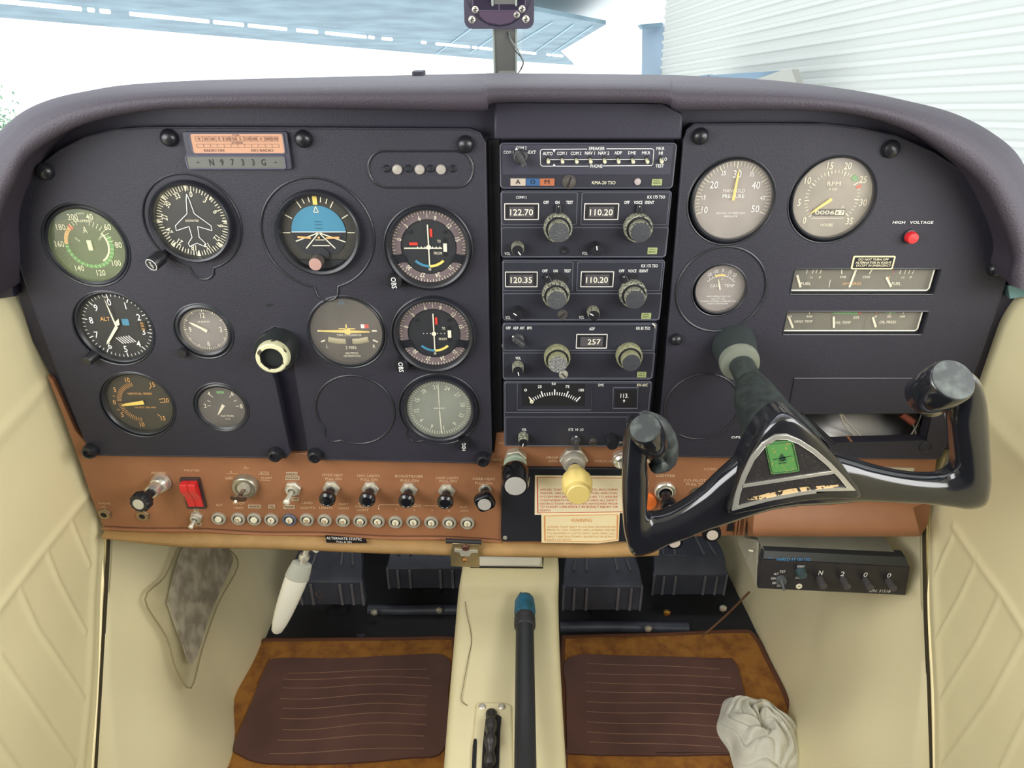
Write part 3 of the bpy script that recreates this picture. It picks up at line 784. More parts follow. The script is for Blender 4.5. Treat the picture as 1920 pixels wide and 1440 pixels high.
m = M(); q0 = P(1590, 824, .006); q1 = P(1735, 821, .006); m.box(q0.x, q1.x, -.012, .0, q0.z-.002, q0.z+.001); m.build('slot_ledge', BROWN, COVER_R)

# brown lower sheet ----------------------------------------------------------
T = thing('lower_panel', 'worn brown vinyl lower panel carrying the switches and breakers', 'panel', P(600, 990, 0.0))
LOWER = T
HL = 0.005
brown = [(88, 704), (98, 712), (140, 806), (166, 836), (560, 850), (926, 850), (930, 812), (945, 812), (1235, 840), (1250, 850), (1395, 850), (1398, 1004), (1160, 1010), (940, 1022), (560, 1005), (204, 998), (192, 985), (170, 930), (150, 870), (118, 780)]
m = M(); m.prism(quadpx(brown, HL), -.001, HL); m.build('vinyl_sheet', BROWN, T, bevel=0.001)
m = M()
q = [P(192+ (748)*k/20, 990+(k/20)*24+1.5*math.sin(k), HL) for k in range(21)]
m.tube([(p.x, -HL-.0005, p.z) for p in q], .0016, 8, up=(0, -1, 0))
m.build('bottom_bead', BROWN, T)
m = M()
q = [P(196+744*k/20, 986+(k/20)*24+1.5*math.sin(k), HL) for k in range(21)]
m.tube([(p.x, -HL-.0001, p.z) for p in q], .0005, 6, up=(0, -1, 0)); m.build('scuff_line', mat('dark_scuff', (74, 42, 32), 0.8), T)
# tan padded roll under it
m = M(); pts = []
for px, py in ((200, 1001), (260, 1008), (340, 1014), (430, 1016), (520, 1018), (620, 1022), (720, 1026), (860, 1030), (1000, 1033), (1120, 1034), (1232, 1030)):
    pts.append(P(px, py-5, 0.004))
pts = catmull(pts, 6)
rs = [(0.0030+0.0062*min(1, k/14)*(1-0.12*noise.noise(Vector((k*.3, 0, 0)))), 0.012) for k in range(len(pts))]
m.tube(pts, rs, 14, up=(0, 0, 1)); m.build('padded_edge', TAN, T)
m = M()
m.prism(quadpx([(610, 1005), (685, 1012), (688, 1018), (612, 1017)], .016), .014, .0165); m.build('label_strip', DEEP, T)
m = M(); m.tpx('ALTERNATE STATIC', 645, 1010, 4.6, .0168, 0, w=66, rot=-3); m.tpx('PULL & ON', 645, 1016, 3, .0168, 0, w=28, rot=-3); m.build('label_lettering', WHITE, T)
# lettering on the brown vinyl
m = M(); hL = HL+.0004
for t, x, y, ch, w_ in (('PRIMER', 298, 887, 4.2, 27), ('MASTER', 360, 882, 4.2, 29), ('PHONE', 196, 944, 4, 22), ('MIC', 195, 951, 3, 10),
    ('R', 434, 885, 4, 4), ('L', 461, 875, 4, 4), ('BOTH', 496, 886, 4, 16), ('OFF', 430, 896, 4, 14), ('START', 500, 896, 4, 22),
    ('ALT', 411, 947, 4.2, 13), ('PITOT', 448, 944, 4, 22), ('HEAT', 448, 952, 4, 18), ('LAND', 576, 943, 4.2, 20), ('LIGHTS', 577, 952, 4.2, 27),
    ('PITOT HEAT', 624, 891, 4.6, 38), ('PULL ON', 625, 898, 4.4, 30), ('NAV. LIGHTS', 691, 892, 4.6, 42), ('PULL ON', 692, 899, 4.4, 32),
    ('BCN/STROBE', 767, 893, 4.6, 52), ('PULL ON', 768, 901, 4.4, 34), ('LAND LIGHTS', 839, 896, 4.6, 41), ('PULL ON', 840, 902, 4.4, 32),
    ('CARB HEAT', 907, 898, 4.6, 42), ('PULL ON', 907, 906, 4.4, 32), ('NAV', 610, 945, 4, 16), ('LIGHTS', 611, 952, 4.2, 25), ('INST', 645, 945, 4, 18), ('LIGHT', 645, 953, 4.2, 20),
    ('BCN', 679, 944, 4, 14), ('STROBE', 679, 950, 4.2, 26), ('LIGHT', 680, 956, 4.2, 22), ('RADIO', 778, 948, 4.4, 24),
    ('1', 710, 954, 3.6, 2.4), ('2', 743, 955, 3.6, 3), ('3', 777, 956, 3.6, 3), ('4', 810, 957, 3.6, 3), ('5', 842, 958, 3.6, 3), ('AUX', 869, 951, 3.6, 14), ('AMPS', 871, 958, 4, 15),
    ('PROP', 1036, 858, 4.4, 22), ('RPM', 1037, 865, 4.2, 16), ('MIXTURE', 1134, 865, 4.4, 38), ('LIGHTER', 1248, 892, 4.6, 36), ('CO-PILOT', 1303, 901, 4.6, 42), ('PULL TO', 1304, 908, 4.6, 34), ('COWL FLAPS', 1345, 880, 4.8, 50),
    ('THROTTLE', 932, 862, 4, 18), ('OUT', 941, 831, 4, 12), ('DEFROST', 1338, 992, 4, 26)):
    m.tpx(t, x, y, ch, hL, 0, w=w_, rot=-1)
m.lpx(712, 946, 762, 947, 1.2, hL); m.lpx(794, 948, 842, 949, 1.2, hL); m.lpx(712, 946, 709, 951, 1.2, hL); m.lpx(842, 949, 845, 953, 1.2, hL)
m.lpx(424, 888, 446, 888.5, .9, hL); m.lpx(421, 898, 437, 898.5, .9, hL); m.lpx(484, 889, 505, 889.5, .9, hL); m.lpx(488, 900, 507, 900.5, .9, hL); m.lpx(456, 878, 467, 878, .9, hL)
m.build('lettering', GOLDL, T)
TAGM = mat('embossed_tape', (188, 168, 138), 0.6)
m = M(); m2 = M()
for t, x, y, w_ in (('SPEAKER', 477, 950, 21), ('TAIL', 509, 950, 10), ('TRANSP', 542, 951, 18), ('RADIO', 547, 889, 18), ('MASTER', 548, 897, 24), ('OFF', 553, 936, 11), ('ON', 368, 957, 6), ('OFF', 372, 983, 8)):
    m.prism(quadpx([(x-w_/2-1.5, y-3), (x+w_/2+1.5, y-3), (x+w_/2+1.5, y+3.2), (x-w_/2-1.5, y+3.2)], HL+.0008), HL-.0002, HL+.0008)
    m2.tpx(t, x, y, 3.9, HL+.0011, 0, w=w_)
m.build('tape_label', TAGM, T); m2.build('tape_lettering', mat('tape_dark_text', (92, 62, 48), 0.7), T)
# open bin on the right of the brown panel
T = thing('storage_bin', 'brown moulded bin with a ledge under the right instrument cover', 'bin', P(1570, 1000, 0.0))
m = M()
o = quadpx([(1398, 858), (1757, 860), (1752, 905), (1740, 985), (1726, 1006), (1402, 1006)], .006)
m.prism(o, -.002, .006)
m.build('back_plate', BROWN, T, bevel=.001)
rows = []
for f, h0, h1 in ((0, 0, 0),):
    pass
def hz(x, y, h): return P(x, y, h)
m = M()
A = [hz(1424, 936, .007), hz(1415, 952, .018), hz(1412, 990, .030), hz(1412, 1000, .031), hz(1414, 1006, .026)]
B = [hz(1752, 936, .007), hz(1712, 952, .018), hz(1722, 990, .030), hz(1724, 1000, .031), hz(1720, 1006, .026)]
rows = []
for a, b in zip(A, B): rows.append([a.lerp(b, k/6) for k in range(7)])
m.grid([list(r) for r in rows])
A2 = [Vector((p.x, 0.0, p.z)) for p in A]; B2 = [Vector((p.x, 0.0, p.z)) for p in B]
m.grid([A2, A]); m.grid([B, B2]); m.grid([rows[-1], [Vector((p.x, 0, p.z)) for p in rows[-1]]])
m.build('tray', BROWN, T, ang=60, bevel=0.0012)
m = M()
for x in (1386, 1392, 1402): 
    a, b = P(x, 945, .007), P(x-8, 1004, .007); m.tube([a, b], .0012, 6, up=(0, -1, 0))
m.build('bead', BROWN, T)
m = M(); m.prism(quadpx([(1369, 962), (1377, 962), (1375, 996), (1363, 996)], .0062), .0045, .0062); m.build('gap', DEEP, T)
m = M(); m.prism(quadpx([(1650, 876), (1715, 878), (1713, 884), (1648, 882)], .0075), .005, .0075); m.build('latch_plate', STEEL, T)

# ------------------------------------------------------------------ glareshield
ST = [((-75, 560), (-2, 560)), ((-72, 500), (2, 510)), ((-60, 400), (-2, 440)), ((-30, 300), (8, 390)), ((2, 244), (27, 348)), ((60, 200), (60, 290)), ((150, 173), (150, 236)), ((280, 161), (278, 208)), ((450, 155), (450, 203)),
      ((700, 149), (700, 206)), ((885, 145), (880, 209)), ((905, 144.5), (912, 206)), ((930, 144), (932, 193)), ((1080, 145), (1080, 193)), ((1238, 147), (1238, 194)), ((1262, 147.5), (1262, 204)), ((1290, 148), (1290, 208)), ((1450, 156), (1450, 207)), ((1590, 171), (1590, 213)), ((1700, 189), (1690, 240)),
      ((1790, 213), (1768, 285)), ((1862, 250), (1838, 345)), ((1915, 300), (1878, 418)), ((1955, 400), (1898, 480)), ((1968, 500), (1893, 515)), ((1972, 560), (1893, 535))]
O = catmull([Vector((a[0], a[1], 0)) for a, b in ST], 7); I = catmull([Vector((b[0], b[1], 0)) for a, b in ST], 7)
rows = []
for o, i in zip(O, I):
    def mix(f): return o.x+(i.x-o.x)*f, o.y+(i.y-o.y)*f
    q0 = P(*mix(0), 0.010)
    side = max(0, min(1, (o.y-150)/150))
    row = [Vector((q0.x*0.96, 0.44, q0.z-0.06-0.10*side)), Vector((q0.x*0.99, 0.16, q0.z-0.012-0.02*side)), Vector((q0.x, 0.03, q0.z+0.000)), P(*mix(0.0), 0.012)]
    for f, h in ((.08, .030), (.22, .045), (.45, .056), (.70, .058), (.90, .055), (.98, .052), (1.0, .047)): row.append(P(*mix(f), h))
    e = P(*mix(1.0), 0.045); row += [Vector((e.x, -.038, e.z+.003)), Vector((e.x, 0.0, e.z+.004))]
    rows.append(row)
m = M(); m.grid(rows)
gs = m.build('glareshield', VINYL, origin=(0, 0, .9), ang=70)
tag(gs, 'padded purple-grey glareshield arching over the instrument panel', 'glareshield')
m = M(); q = P(783, 143, -.02); m.box(q.x-.005, q.x+.005, q.y, q.y+.02, q.z-.006, q.z+.004)
tag(m.build('deck_clip', BASE, origin=q, bevel=.001), 'small dark clip standing on the glareshield edge', 'clip')

# windshield centre strip, compass, windshield glass
def wsy(z): return 0.40-(z-0.90)*0.75
T = thing('trim_3', None, None, (0, 0, 0)); bpy.data.objects.remove(T)
A = P(927, 56, -.24); 
yb, yt = -0.30, -0.12
m = M()
L0, R0 = P(928, 150, yb), P(968, 150, yb); L1, R1 = P(918, -160, yt), P(967, -160, yt)
m.add([L0, R0, R1, L1, L0+Vector((0, .012, 0)), R0+Vector((0, .012, 0)), R1+Vector((0, .012, 0)), L1+Vector((0, .012, 0))], [(0, 1, 2, 3), (4, 7, 6, 5), (0, 4, 5, 1), (1, 5, 6, 2), (2, 6, 7, 3), (3, 7, 4, 0)])
structure(m.build('trim_3', mat('grey_green_paint', (142, 142, 136), 0.5, var=0.06, vscale=20), bevel=.001, origin=(0, .3, .9)))
m = M()
for a, b in ((L0, L1), (R0, R1)): m.tube([a+Vector((0, -.0005, 0)), b+Vector((0, -.0005, 0))], .0012, 8)
structure(m.build('trim_4', mat('clear_edge_bead', (196, 208, 196), 0.3), origin=(0, .3, .9)))
m = M(); q = P(951, 143, .29*-1+.0); m.lathe(q, (0, -1, .1), [(.012, 0), (.012, .003), (.0105, .004), (.0001, .0042)], 28)
tag(m.build('screw_cover', mat('dull_cap', (130, 130, 122), 0.5), origin=q), 'round cap at the foot of the windshield centre strip', 'cap')
hc = -.205
T = thing('compass', 'dark square compass with rounded corners hanging at the top of the centre strip', 'compass', P(936, 50, hc))
def cq(x, y): p = P(x, y, hc); return p.x, p.z
x0, zb_ = cq(871, 54); x1, _ = cq(1001, 54); sz = x1-x0; zt = zb_+sz
CM = mat('compass_case', (60, 54, 70), 0.45)
m = M(); m.prism(rrect(x0, x1, zb_, zt, .008, 6), hc-.05, hc); m.build('case', CM, T, bevel=.002)
cxx, czz = (x0+x1)/2, (zb_+zt)/2
m = M(); cc = circ(cxx, czz, sz*.46, 60); m.tube([(a, -hc-.0002, b) for a, b in cc+[cc[0]]], .0009, 6, up=(0, -1, 0), caps=False); m.build('ring', mat('compass_ring', (40, 34, 54), .3), T)
m = M(); m.prism(rrect(cxx-.028, cxx+.028, czz-.020, czz+.018, .006, 6), hc-.001, hc+.0012); m.build('window', mat('compass_window', (44, 38, 56), .25), T)
m = M(); m.bar(cxx, czz-.02, cxx, czz+.018, .001, hc+.0015); 
wr = rrect(cxx-.028, cxx+.028, czz-.020, czz+.018, .006, 6); m.tube([(a, -hc-.0012, b) for a, b in wr+[wr[0]]], .0004, 5, up=(0, -1, 0), caps=False)
pr = quadpx([(893, 13), (978, 13), (978, 24)], hc); m.tube([(a, -hc-.0002, b) for a, b in [quadpx([(899, 12)], hc)[0], quadpx([(975, 14)], hc)[0], quadpx([(975, 22)], hc)[0]]], .0004, 5, up=(0, -1, 0))
m.tpx('COMPASS', 936, 29, 3.2, hc+.0004, 0, w=26) if False else None
m.build('window_frame', mat('compass_line', (96, 86, 108), .5), T)
m = M(); m.prism(quadpx([(898, 16), (974, 16), (972, 30), (960, 42), (936, 47), (912, 42), (899, 30)], hc), hc, hc+.0008); m.build('cover_plate', mat('compass_plate', (70, 52, 74), .5), T, bevel=.0004)
for px, py, r in ((885, 37, .0038), (986, 36, .0038), (891, 18, .0036), (979, 17, .0036), (969, 28, .0034)):
    q = P(px, py, hc); m = M(); m.lathe(q, (0, -1, 0), [(r, 0), (r, .0012), (r*.6, .0024), (.0001, .0026)], 18)
    m.bar(q.x-r*.7, q.z-r*.1, q.x+r*.7, q.z+r*.1, r*.3, hc+.0028, 1); m.bar(q.x-r*.1, q.z-r*.7, q.x+r*.1, q.z+r*.7, r*.3, hc+.0029, 1)
    m.build('screw', [STEEL, DEEP], T)
q = P(902, 28, hc); m = M(); m.lathe(q, (0, -1, 0), [(.0032, 0), (.0032, .0006), (.0001, .0007)], 16); m.build('adjuster_hole', DEEP, T)
wd1 = [P(950, 56, -.235), P(954, 75, -.24), P(966, 95, -.245), P(976, 106, -.25), P(981, 118, -.255), P(976, 130, -.26), P(971, 140, -.262), P(971, 148, -.262)]
wd2 = [P(954, 56, -.235), P(957, 72, -.24), P(970, 92, -.245), P(978, 107, -.25), P(981.5, 118, -.255), P(977, 130, -.26), P(969, 140, -.262), P(968, 148, -.262)]
for wd_, c_, l_ in ((wd1, (80, 84, 84), 'dark compass wire looping off the right edge of the centre strip, outer one'), (wd2, (150, 156, 148), 'pale compass wire beside the darker one on the centre strip')):
    m = M(); m.tube(catmull(wd_, 6), .0007, 6); tag(m.build('compass_wire', mat('wire_%d' % c_[0], c_, .5), origin=wd_[0]), l_, 'wire')
# two curved windshield panes
WSG = glassmat('windshield_plexiglass', tint=(240, 246, 250), dust_sheen=0.02, dust_sheen_rgb=(230, 240, 245), dscale=120, lo=.45, hi=.75, dmin=.2, ior=1.2)
for sd, nm in ((-1, 'window_1'), (1, 'window_2')):
    m = M(); rows = []
    for i in range(15):
        z = 0.83+0.55*i/14; row = []
        for k in range(17):
            f = k/16; x = sd*(0.012+0.56*f)
            row.append((x, 0.36-(z-0.83)*0.62-0.42*f**2.4, z-0.10*f**3*(1-i/14)))
        rows.append(row)
    m.grid(rows); structure(m.build(nm, WSG, origin=(sd*.3, .2, .9), ang=80))
# ------------------------------------------------------------------ round gauges
DM = [CREAM, WHITE, ORANGEP, YELLOW, RED, GREEN, BLUE, ROSE, DIALB, DEEP]   # mark materials: 0..9
def gauge(name, label, px, py, R, face, glass, bez=1.13, hd=HD, hb=None, hg=None, cat='gauge', bmat=None, protr=False, group='round gauges'):
    hb = hb if hb is not None else (HB+.001 if not protr else HB+.008)
    hg = hg if hg is not None else hd+.0045
    p = P(px, py, hd); T = thing(name, label, cat, (p.x, -0.001, p.z), group)
    m = M()
    if protr:
        m.lathe((p.x, -.001, p.z), (0, -1, 0), [(R*bez, HB-.001), (R*bez, hb-.0025), (R*bez*.985, hb-.001), (R*(bez*.6+.41), hb), (R*1.04, hb-.001), (R*1.0, hd+.001), (R*1.0, hd-.001)], 64, caps=False)
    else:
        m.lathe((p.x, -.001, p.z), (0, -1, 0), [(R*bez, 0.001), (R*bez, hd+.003), (R*(bez*.5+.5), hd+.0045), (R*1.02, hd+.003), (R*1.0, hd+.0008), (R*1.0, hd-.002)], 64, caps=False)
    m.build('bezel', bmat or GAUGEB, T)
    m = M(); m.lathe((p.x, 0, p.z), (0, -1, 0), [(R*1.05, hd-.003), (R*1.05, hd-.0003), (.0001, hd-.0002)], 64); global DF; DF = m.build('dial_face', face, T)
    m = M(); m.lathe((p.x, 0, p.z), (0, -1, 0), [(R*1.008, hg-.0003), (R*1.008, hg)], 64); 
    m.build('glass', glass, T)
    return T, p.x, p.z, hd+.0004
def needle(T, pts, h, mt=CREAM, name='needle', th=0.0006):
    m = M(); m.prism(pts, h, h+th); m.build(name, mt, T)
def hand(cx, cz, a, L, w0, w1, tail=0.0, tip=0.0):
    a = R_(a); d = Vector((math.sin(a), math.cos(a))); n = Vector((d.y, -d.x)); c = Vector((cx, cz))
    pts = [c-d*tail-n*w0/2, c-d*tail+n*w0/2, c+d*(L-tip)+n*w1/2, c+d*L, c+d*(L-tip)-n*w1/2]
    return [(p.x, p.y) for p in reversed(pts)]
def hub(T, cx, cz, r, h, mt=KNOBB, th=.0015):
    m = M(); m.lathe((cx, 0, cz), (0, -1, 0), [(r, h), (r, h+th*.7), (r*.7, h+th), (.0001, h+th)], 24); m.build('hub', mt, T)
def side_knob(T, px, py, h0, r, L, mt=KNOBB, name='knob', top=None, txt=None, rot=0, knurl=0.04):
    p = P(px, py, h0); m = M()
    m.lathe(p, (0, -1, 0), [(r, 0), (r, L*.8), (r*.9, L), (.0001, L)], 36, knurl=knurl)
    k = m.build(name, mt, T)
    if top: 
        m = M(); m.lathe(p+Vector((0, -L, 0)), (0, -1, 0), [(r*.86, -.0002), (r*.84, .0004), (.0001, .0005)], 28); m.build('knob_cap', top, k)
    if txt:
        m = M(); m.text(txt, p.x, p.z, r*.62, h0+L+.0007, 0, wd=r*1.45, rot=rot); m.build('knob_lettering', WHITE, k)
    return k

# airspeed
T, cx, cz, h = gauge('airspeed_indicator', 'airspeed indicator with green arc and 40 to 200 scale, far left of the panel', 167.5, 459, .0344, DIALO, GLASSG, 1.16)
m = M(); R = .0344
for t, a in (('40', 16), ('60', 52), ('80', 90), ('100', 130), ('120', 172), ('140', 214), ('160', 272), ('180', 308), ('200', 343)):
    m.text(t, cx+R*.80*math.sin(R_(a)), cz+R*.80*math.cos(R_(a)), .0048, h, 0, sx=.8)
m.arc(cx, cz, R*.56, R*.66, 66, 272, h-.0001, 5); m.arc(cx, cz, R*.56, R*.66, 272, 318, h-.0001, 2); m.arc(cx, cz, R*.50, R*.55, 52, 150, h, 0); m.arc(cx, cz, R*.54, R*.68, 318, 328, h, 4)
m.ticks(cx, cz, R*.55, R*.70, 16, 90, 8, .0005, h+.0001, 0); m.ticks(cx, cz, R*.57, R*.66, 90, 310, 20, .0004, h+.0001, 0); m.ticks(cx, cz, R*.58, R*.70, 310, 343, 4, .0005, h+.0001, 0)
m.text('AIRSPEED', cx, cz+R*.66, .0022, h, 0, wd=R*.5); m.text('KNOTS', cx, cz+R*.86, .0017, h, 0, wd=R*.2); m.text('TRUE', cx-R*.28, cz+R*.15, .0018, h, 0, rot=-40); m.text('CORR', cx+R*.36, cz+R*.20, .0018, h, 0, rot=50)
m.text('A', cx, cz+R*.42, .0055, h, 0, sx=.6)
m.build('markings', DM, DF); needle(T, [(cx-R*.02, cz-R*.14), (cx+R*.10, cz-R*.14), (cx+R*.10, cz+R*.14), (cx-R*.02, cz+R*.14)][::-1], h+.001); 

# heading indicator
T, cx, cz, h = gauge('heading_indicator', 'heading indicator with white outline aeroplane on black rotating card', 361, 415, .0326, DIALB, GLASS, 1.14, hd=HB+.001, protr=True)
R = .0326; m = M()
off = 9
for k, t in enumerate(('0', '3', '6', '9', '12', '15', '18', '21', '24', '27', '30', '33')):
    a = off+30*k
    m.text(t, cx+R*.76*math.sin(R_(a)), cz+R*.76*math.cos(R_(a)), .0045, h, 0, rot=-a, sx=.75)
for k in range(72): m.tick(cx, cz, R*(.86 if k % 2 else .83), R*.98, off+5*k, .0008 if not k % 2 else .0006, h, 0)
for a in (0, 45, 90, 135, 180, 225, 270, 315): m.tick(cx, cz, R*.84, R*.99, a, .0006, h+.0002, 0, w2=.0035)
pl = [(-.10, .22), (-.04, .62), (0, .76), (.04, .62), (.10, .22), (.50, -.12), (.50, -.26), (.12, -.14), (.10, -.45), (.24, -.62), (.22, -.72), (0, -.62), (-.22, -.72), (-.24, -.62), (-.10, -.45), (-.12, -.14), (-.50, -.26), (-.50, -.12)]
for a, b in zip(pl, pl[1:]+pl[:1]): m.bar(cx+a[0]*R, cz+a[1]*R, cx+b[0]*R, cz+b[1]*R, .0006, h+.0002, 1)
m.text('SIGMATEK', cx, cz+.02*R, .0020, h, 0, wd=R*.38)
m.build('markings', DM, DF)
p0 = P(316, 470, HB); ax = Vector((-.35, -1, -.30)).normalized(); m = M()
m.lathe(p0, ax, [(.0035, 0), (.0035, .012)], 16); m.lathe(p0+ax*.010, ax, [(.0062, 0), (.0066, .001), (.0066, .013), (.0060, .014), (.0001, .0141)], 30); m.build('push_knob', KNOBB, T)
m = M(); e = p0+ax*.0242; e1 = (Vector((0, 0, 1))-ax*ax.z).normalized(); e2 = ax.cross(e1)
def onplane(m, e, e1, e2, t, ch, wd, rot, mi=0):
    vs, fs, W, H = textmesh(t); k = ch/.7; kx = wd/W; c_, s_ = math.cos(R_(rot)), math.sin(R_(rot)); o = []
    for a, b in vs: a *= kx; b *= k; A_, B_ = a*c_-b*s_, a*s_+b*c_; o.append(e-e2*A_+e1*B_)
    m.add(o, fs, mi)
onplane(m, e, e1, e2, 'PUSH', .0024, .0065, -80)
m.tube([e+(e1*math.cos(k*PI/12)+e2*math.sin(k*PI/12))*.0056 for k in range(25)], .0003, 5, caps=False)
m.build('push_lettering', WHITE, T)

# attitude indicator
T, cx, cz, h = gauge('attitude_indicator', 'attitude indicator with blue sky half, orange wing bars and caging knob', 598, 436, .0336, DIALV, GLASS, 1.17, hd=HB+.001, protr=True)
R = .0336; m = M()
def clipcirc(cx, cz, r, z0, z1, n=40):
    pts = []
    zz = [z0+(z1-z0)*k/n for k in range(n+1)]
    for z in zz: pts.append((cx+math.sqrt(max(0, r*r-z*z)), cz+z))
    for z in reversed(zz): pts.append((cx-math.sqrt(max(0, r*r-z*z)), cz+z))
    return pts
m.poly(clipcirc(cx, cz, R*.74, R*.02, R*.735), h, 6); m.poly(clipcirc(cx, cz, R*.74, -R*.6, R*.02), h, 8)
m.bar(cx-R*.74, cz+R*.02, cx+R*.74, cz+R*.02, .0006, h+.0002, 1)
for a in (-90, -60, -30, -20, -10, 10, 20, 30, 60, 90): m.tick(cx, cz, R*(.78 if a % 30 == 0 else .84), R*.98, a, .0009, h+.0001, 0)
m.bar(cx, cz+R*.76, cx, cz+R*1.0, .004, h+.0001, 3); m.bar(cx-.0022, cz+R*.56, cx, cz+R*.72, .0006, h+.0003, 0); m.bar(cx+.0022, cz+R*.56, cx, cz+R*.72, .0006, h+.0003, 0); m.bar(cx-.0022, cz+R*.56, cx+.0022, cz+R*.56, .0006, h+.0003, 0)
for dx, dz in ((-.66, -.24), (-.40, -.44), (.40, -.44), (.70, -.26)): m.bar(cx, cz, cx+dx*R, cz+dz*R, .0010, h+.0002, 0)
m.bar(cx-R*.22, cz-R*.36, cx+R*.26, cz-R*.36, .0009, h+.0002, 0); m.bar(cx-R*.12, cz-R*.20, cx+R*.14, cz-R*.20, .0007, h+.0002, 0)
for z in (.12, .22, .30): m.bar(cx-R*.08, cz+R*z, cx+R*.12, cz+R*z, .0004, h+.0002, 9)
m.text('VACUUM', cx, cz-R*.68, .0018, h+.0003, 0, wd=R*.26)
m.build('markings', DM, DF)
m = M(); m.prism(clipcirc(cx, cz, R*.99, -R*.99, -R*.76), h, h+.002); m.prism(clipcirc(cx, cz-R*.62, R*.22, -R*.1, R*.21), h, h+.0015); m.build('lower_mask', DIALB, T)
m = M(); m.bar(cx-R*.58, cz-R*.10, cx-R*.22, cz-R*.13, .0017, h+.0022); m.bar(cx+R*.20, cz-R*.13, cx+R*.56, cz-R*.12, .0017, h+.0022); m.prism(circ(cx, cz-R*.12, .0010, 16), h+.002, h+.0024); m.build('miniature_wings', ORANGEP, T)
p = P(597, 488, HB+.004); m = M(); m.lathe(p, (0, -1, 0), [(.0058, 0), (.0060, .010), (.0060, .012)], 30, knurl=.04); m.build('caging_knob', mat('caging_knob_brown', (84, 74, 70), .5), T)
m = M(); m.lathe(p+Vector((0, -.012, 0)), (0, -1, 0), [(.0058, 0), (.0056, .0006), (.0001, .0008)], 30); m.build('caging_knob_cap', mat('caging_cap_pink', (168, 134, 124), .5), T)

# the two VOR heads
def vor(px, py, label, gs_, kx, ky):
    T, cx, cz, h = gauge('course_deviation_indicator', label, px, py, .0344, DIALB, GLASS, 1.14, hd=HB+.001, protr=True)
    R = .0344; m = M()
    m.arc(cx, cz, R*.74, R*.99, -104, 104, h, 7); m.arc(cx, cz, R*.74, R*.99, 120, 240, h, 7)
    base = -75
    for k, t in enumerate(('0', '3', '6', '9', '12', '15', '18', '21', '24', '27', '30', '33')):
        a = base+30*k
        aa = (a+180) % 360-180
        if 100 < abs(aa) < 124: continue
        m.text(t, cx+R*.81*math.sin(R_(a)), cz+R*.81*math.cos(R_(a)), .0037, h+.0002, 0, rot=-a, sx=.75)
    for k in range(72):
        a = base+5*k; aa = (a+180) % 360-180
        if 104 < abs(aa) < 120: continue
        m.tick(cx, cz, R*(.93 if k % 2 else .90), R*.99, a, .0005, h+.0002, 0)
    m.tick(cx, cz, R*.80, R*.98, 0, .0005, h+.0004, 0, w2=.0002)
    m.arc(cx, cz, R*.50, R*.57, 180, 225, h+.0001, 6) ; m.arc(cx, cz, R*.50, R*.57, 135, 180, h+.0001, 3)
    m.arc(cx, cz, R*.735, R*.755, 0, 360, h+.0001, 9)
    for d in (-.3, -.2, -.1, .1, .2, .3): m.poly(circ(cx+d*R, cz, .0005, 10), h+.0001, 1)
    m.text('TO', cx+R*.28, cz+R*.16, .0026, h+.0002, 0, sx=.6); m.text('FROM', cx+R*.24, cz-R*.17, .0026, h+.0002, 0, wd=R*.22)
    m.bar(cx+R*.44, cz+R*.10, cx+R*.44, cz-R*.13, .0034, h+.0002, 0)
    m.poly([(cx+R*.37, cz+R*.14), (cx+R*.51, cz+R*.14), (cx+R*.44, cz+R*.27)], h+.0002, 9); m.poly([(cx+R*.37, cz-R*.16), (cx+R*.44, cz-R*.28), (cx+R*.51, cz-R*.16)], h+.0002, 9)
    m.bar(cx+R*.08, cz+R*.28, cx+R*.08, cz+R*.50, .0024, h+.0002, 4)
    if gs_: m.bar(cx-R*.52, cz+R*.09, cx-R*.29, cz+R*.09, .0026, h+.0002, 4)
    m.build('markings', DM, DF)
    m = M()
    for s_ in (-1, 1):
        m.prism([(cx+s_*R*.68, cz-R*.22), (cx+s_*R*.98, cz-R*.22), (cx+s_*R*.94, cz-R*.42), (cx+s_*R*.60, cz-R*.42)], h, h+.001)
    m.build('side_mask', GAUGEB, T)
    m = M(); m.bar(cx, cz+R*.62, cx, cz-R*.50, .0011, h+.0012)
    if gs_: m.bar(cx-R*.66, cz-R*.02, cx+R*.36, cz-R*.02, .0011, h+.0013)
    m.prism(circ(cx, cz, .0022, 20), h+.0008, h+.0011); m.build('needle', CREAM, T)
    for a in (-48, 48, 180):
        q = (cx+R*.62*math.sin(R_(a)), cz+R*.62*math.cos(R_(a))); m = M(); m.lathe((q[0], 0, q[1]), (0, -1, 0), [(.0014, h), (.0014, h+.0006), (.0001, h+.0007)], 14); m.build('screw', STEEL if a == 180 else GAUGEB, T)
    side_knob(T, kx, ky, HB+.001, .0074, .012, txt='OBS', rot=-88)
vor(804, 463, 'upper course indicator with crossed cream needles and OBS knob', True, 742, 522)
vor(814, 625, 'lower course indicator with one vertical needle and OBS knob', False, 755, 678)

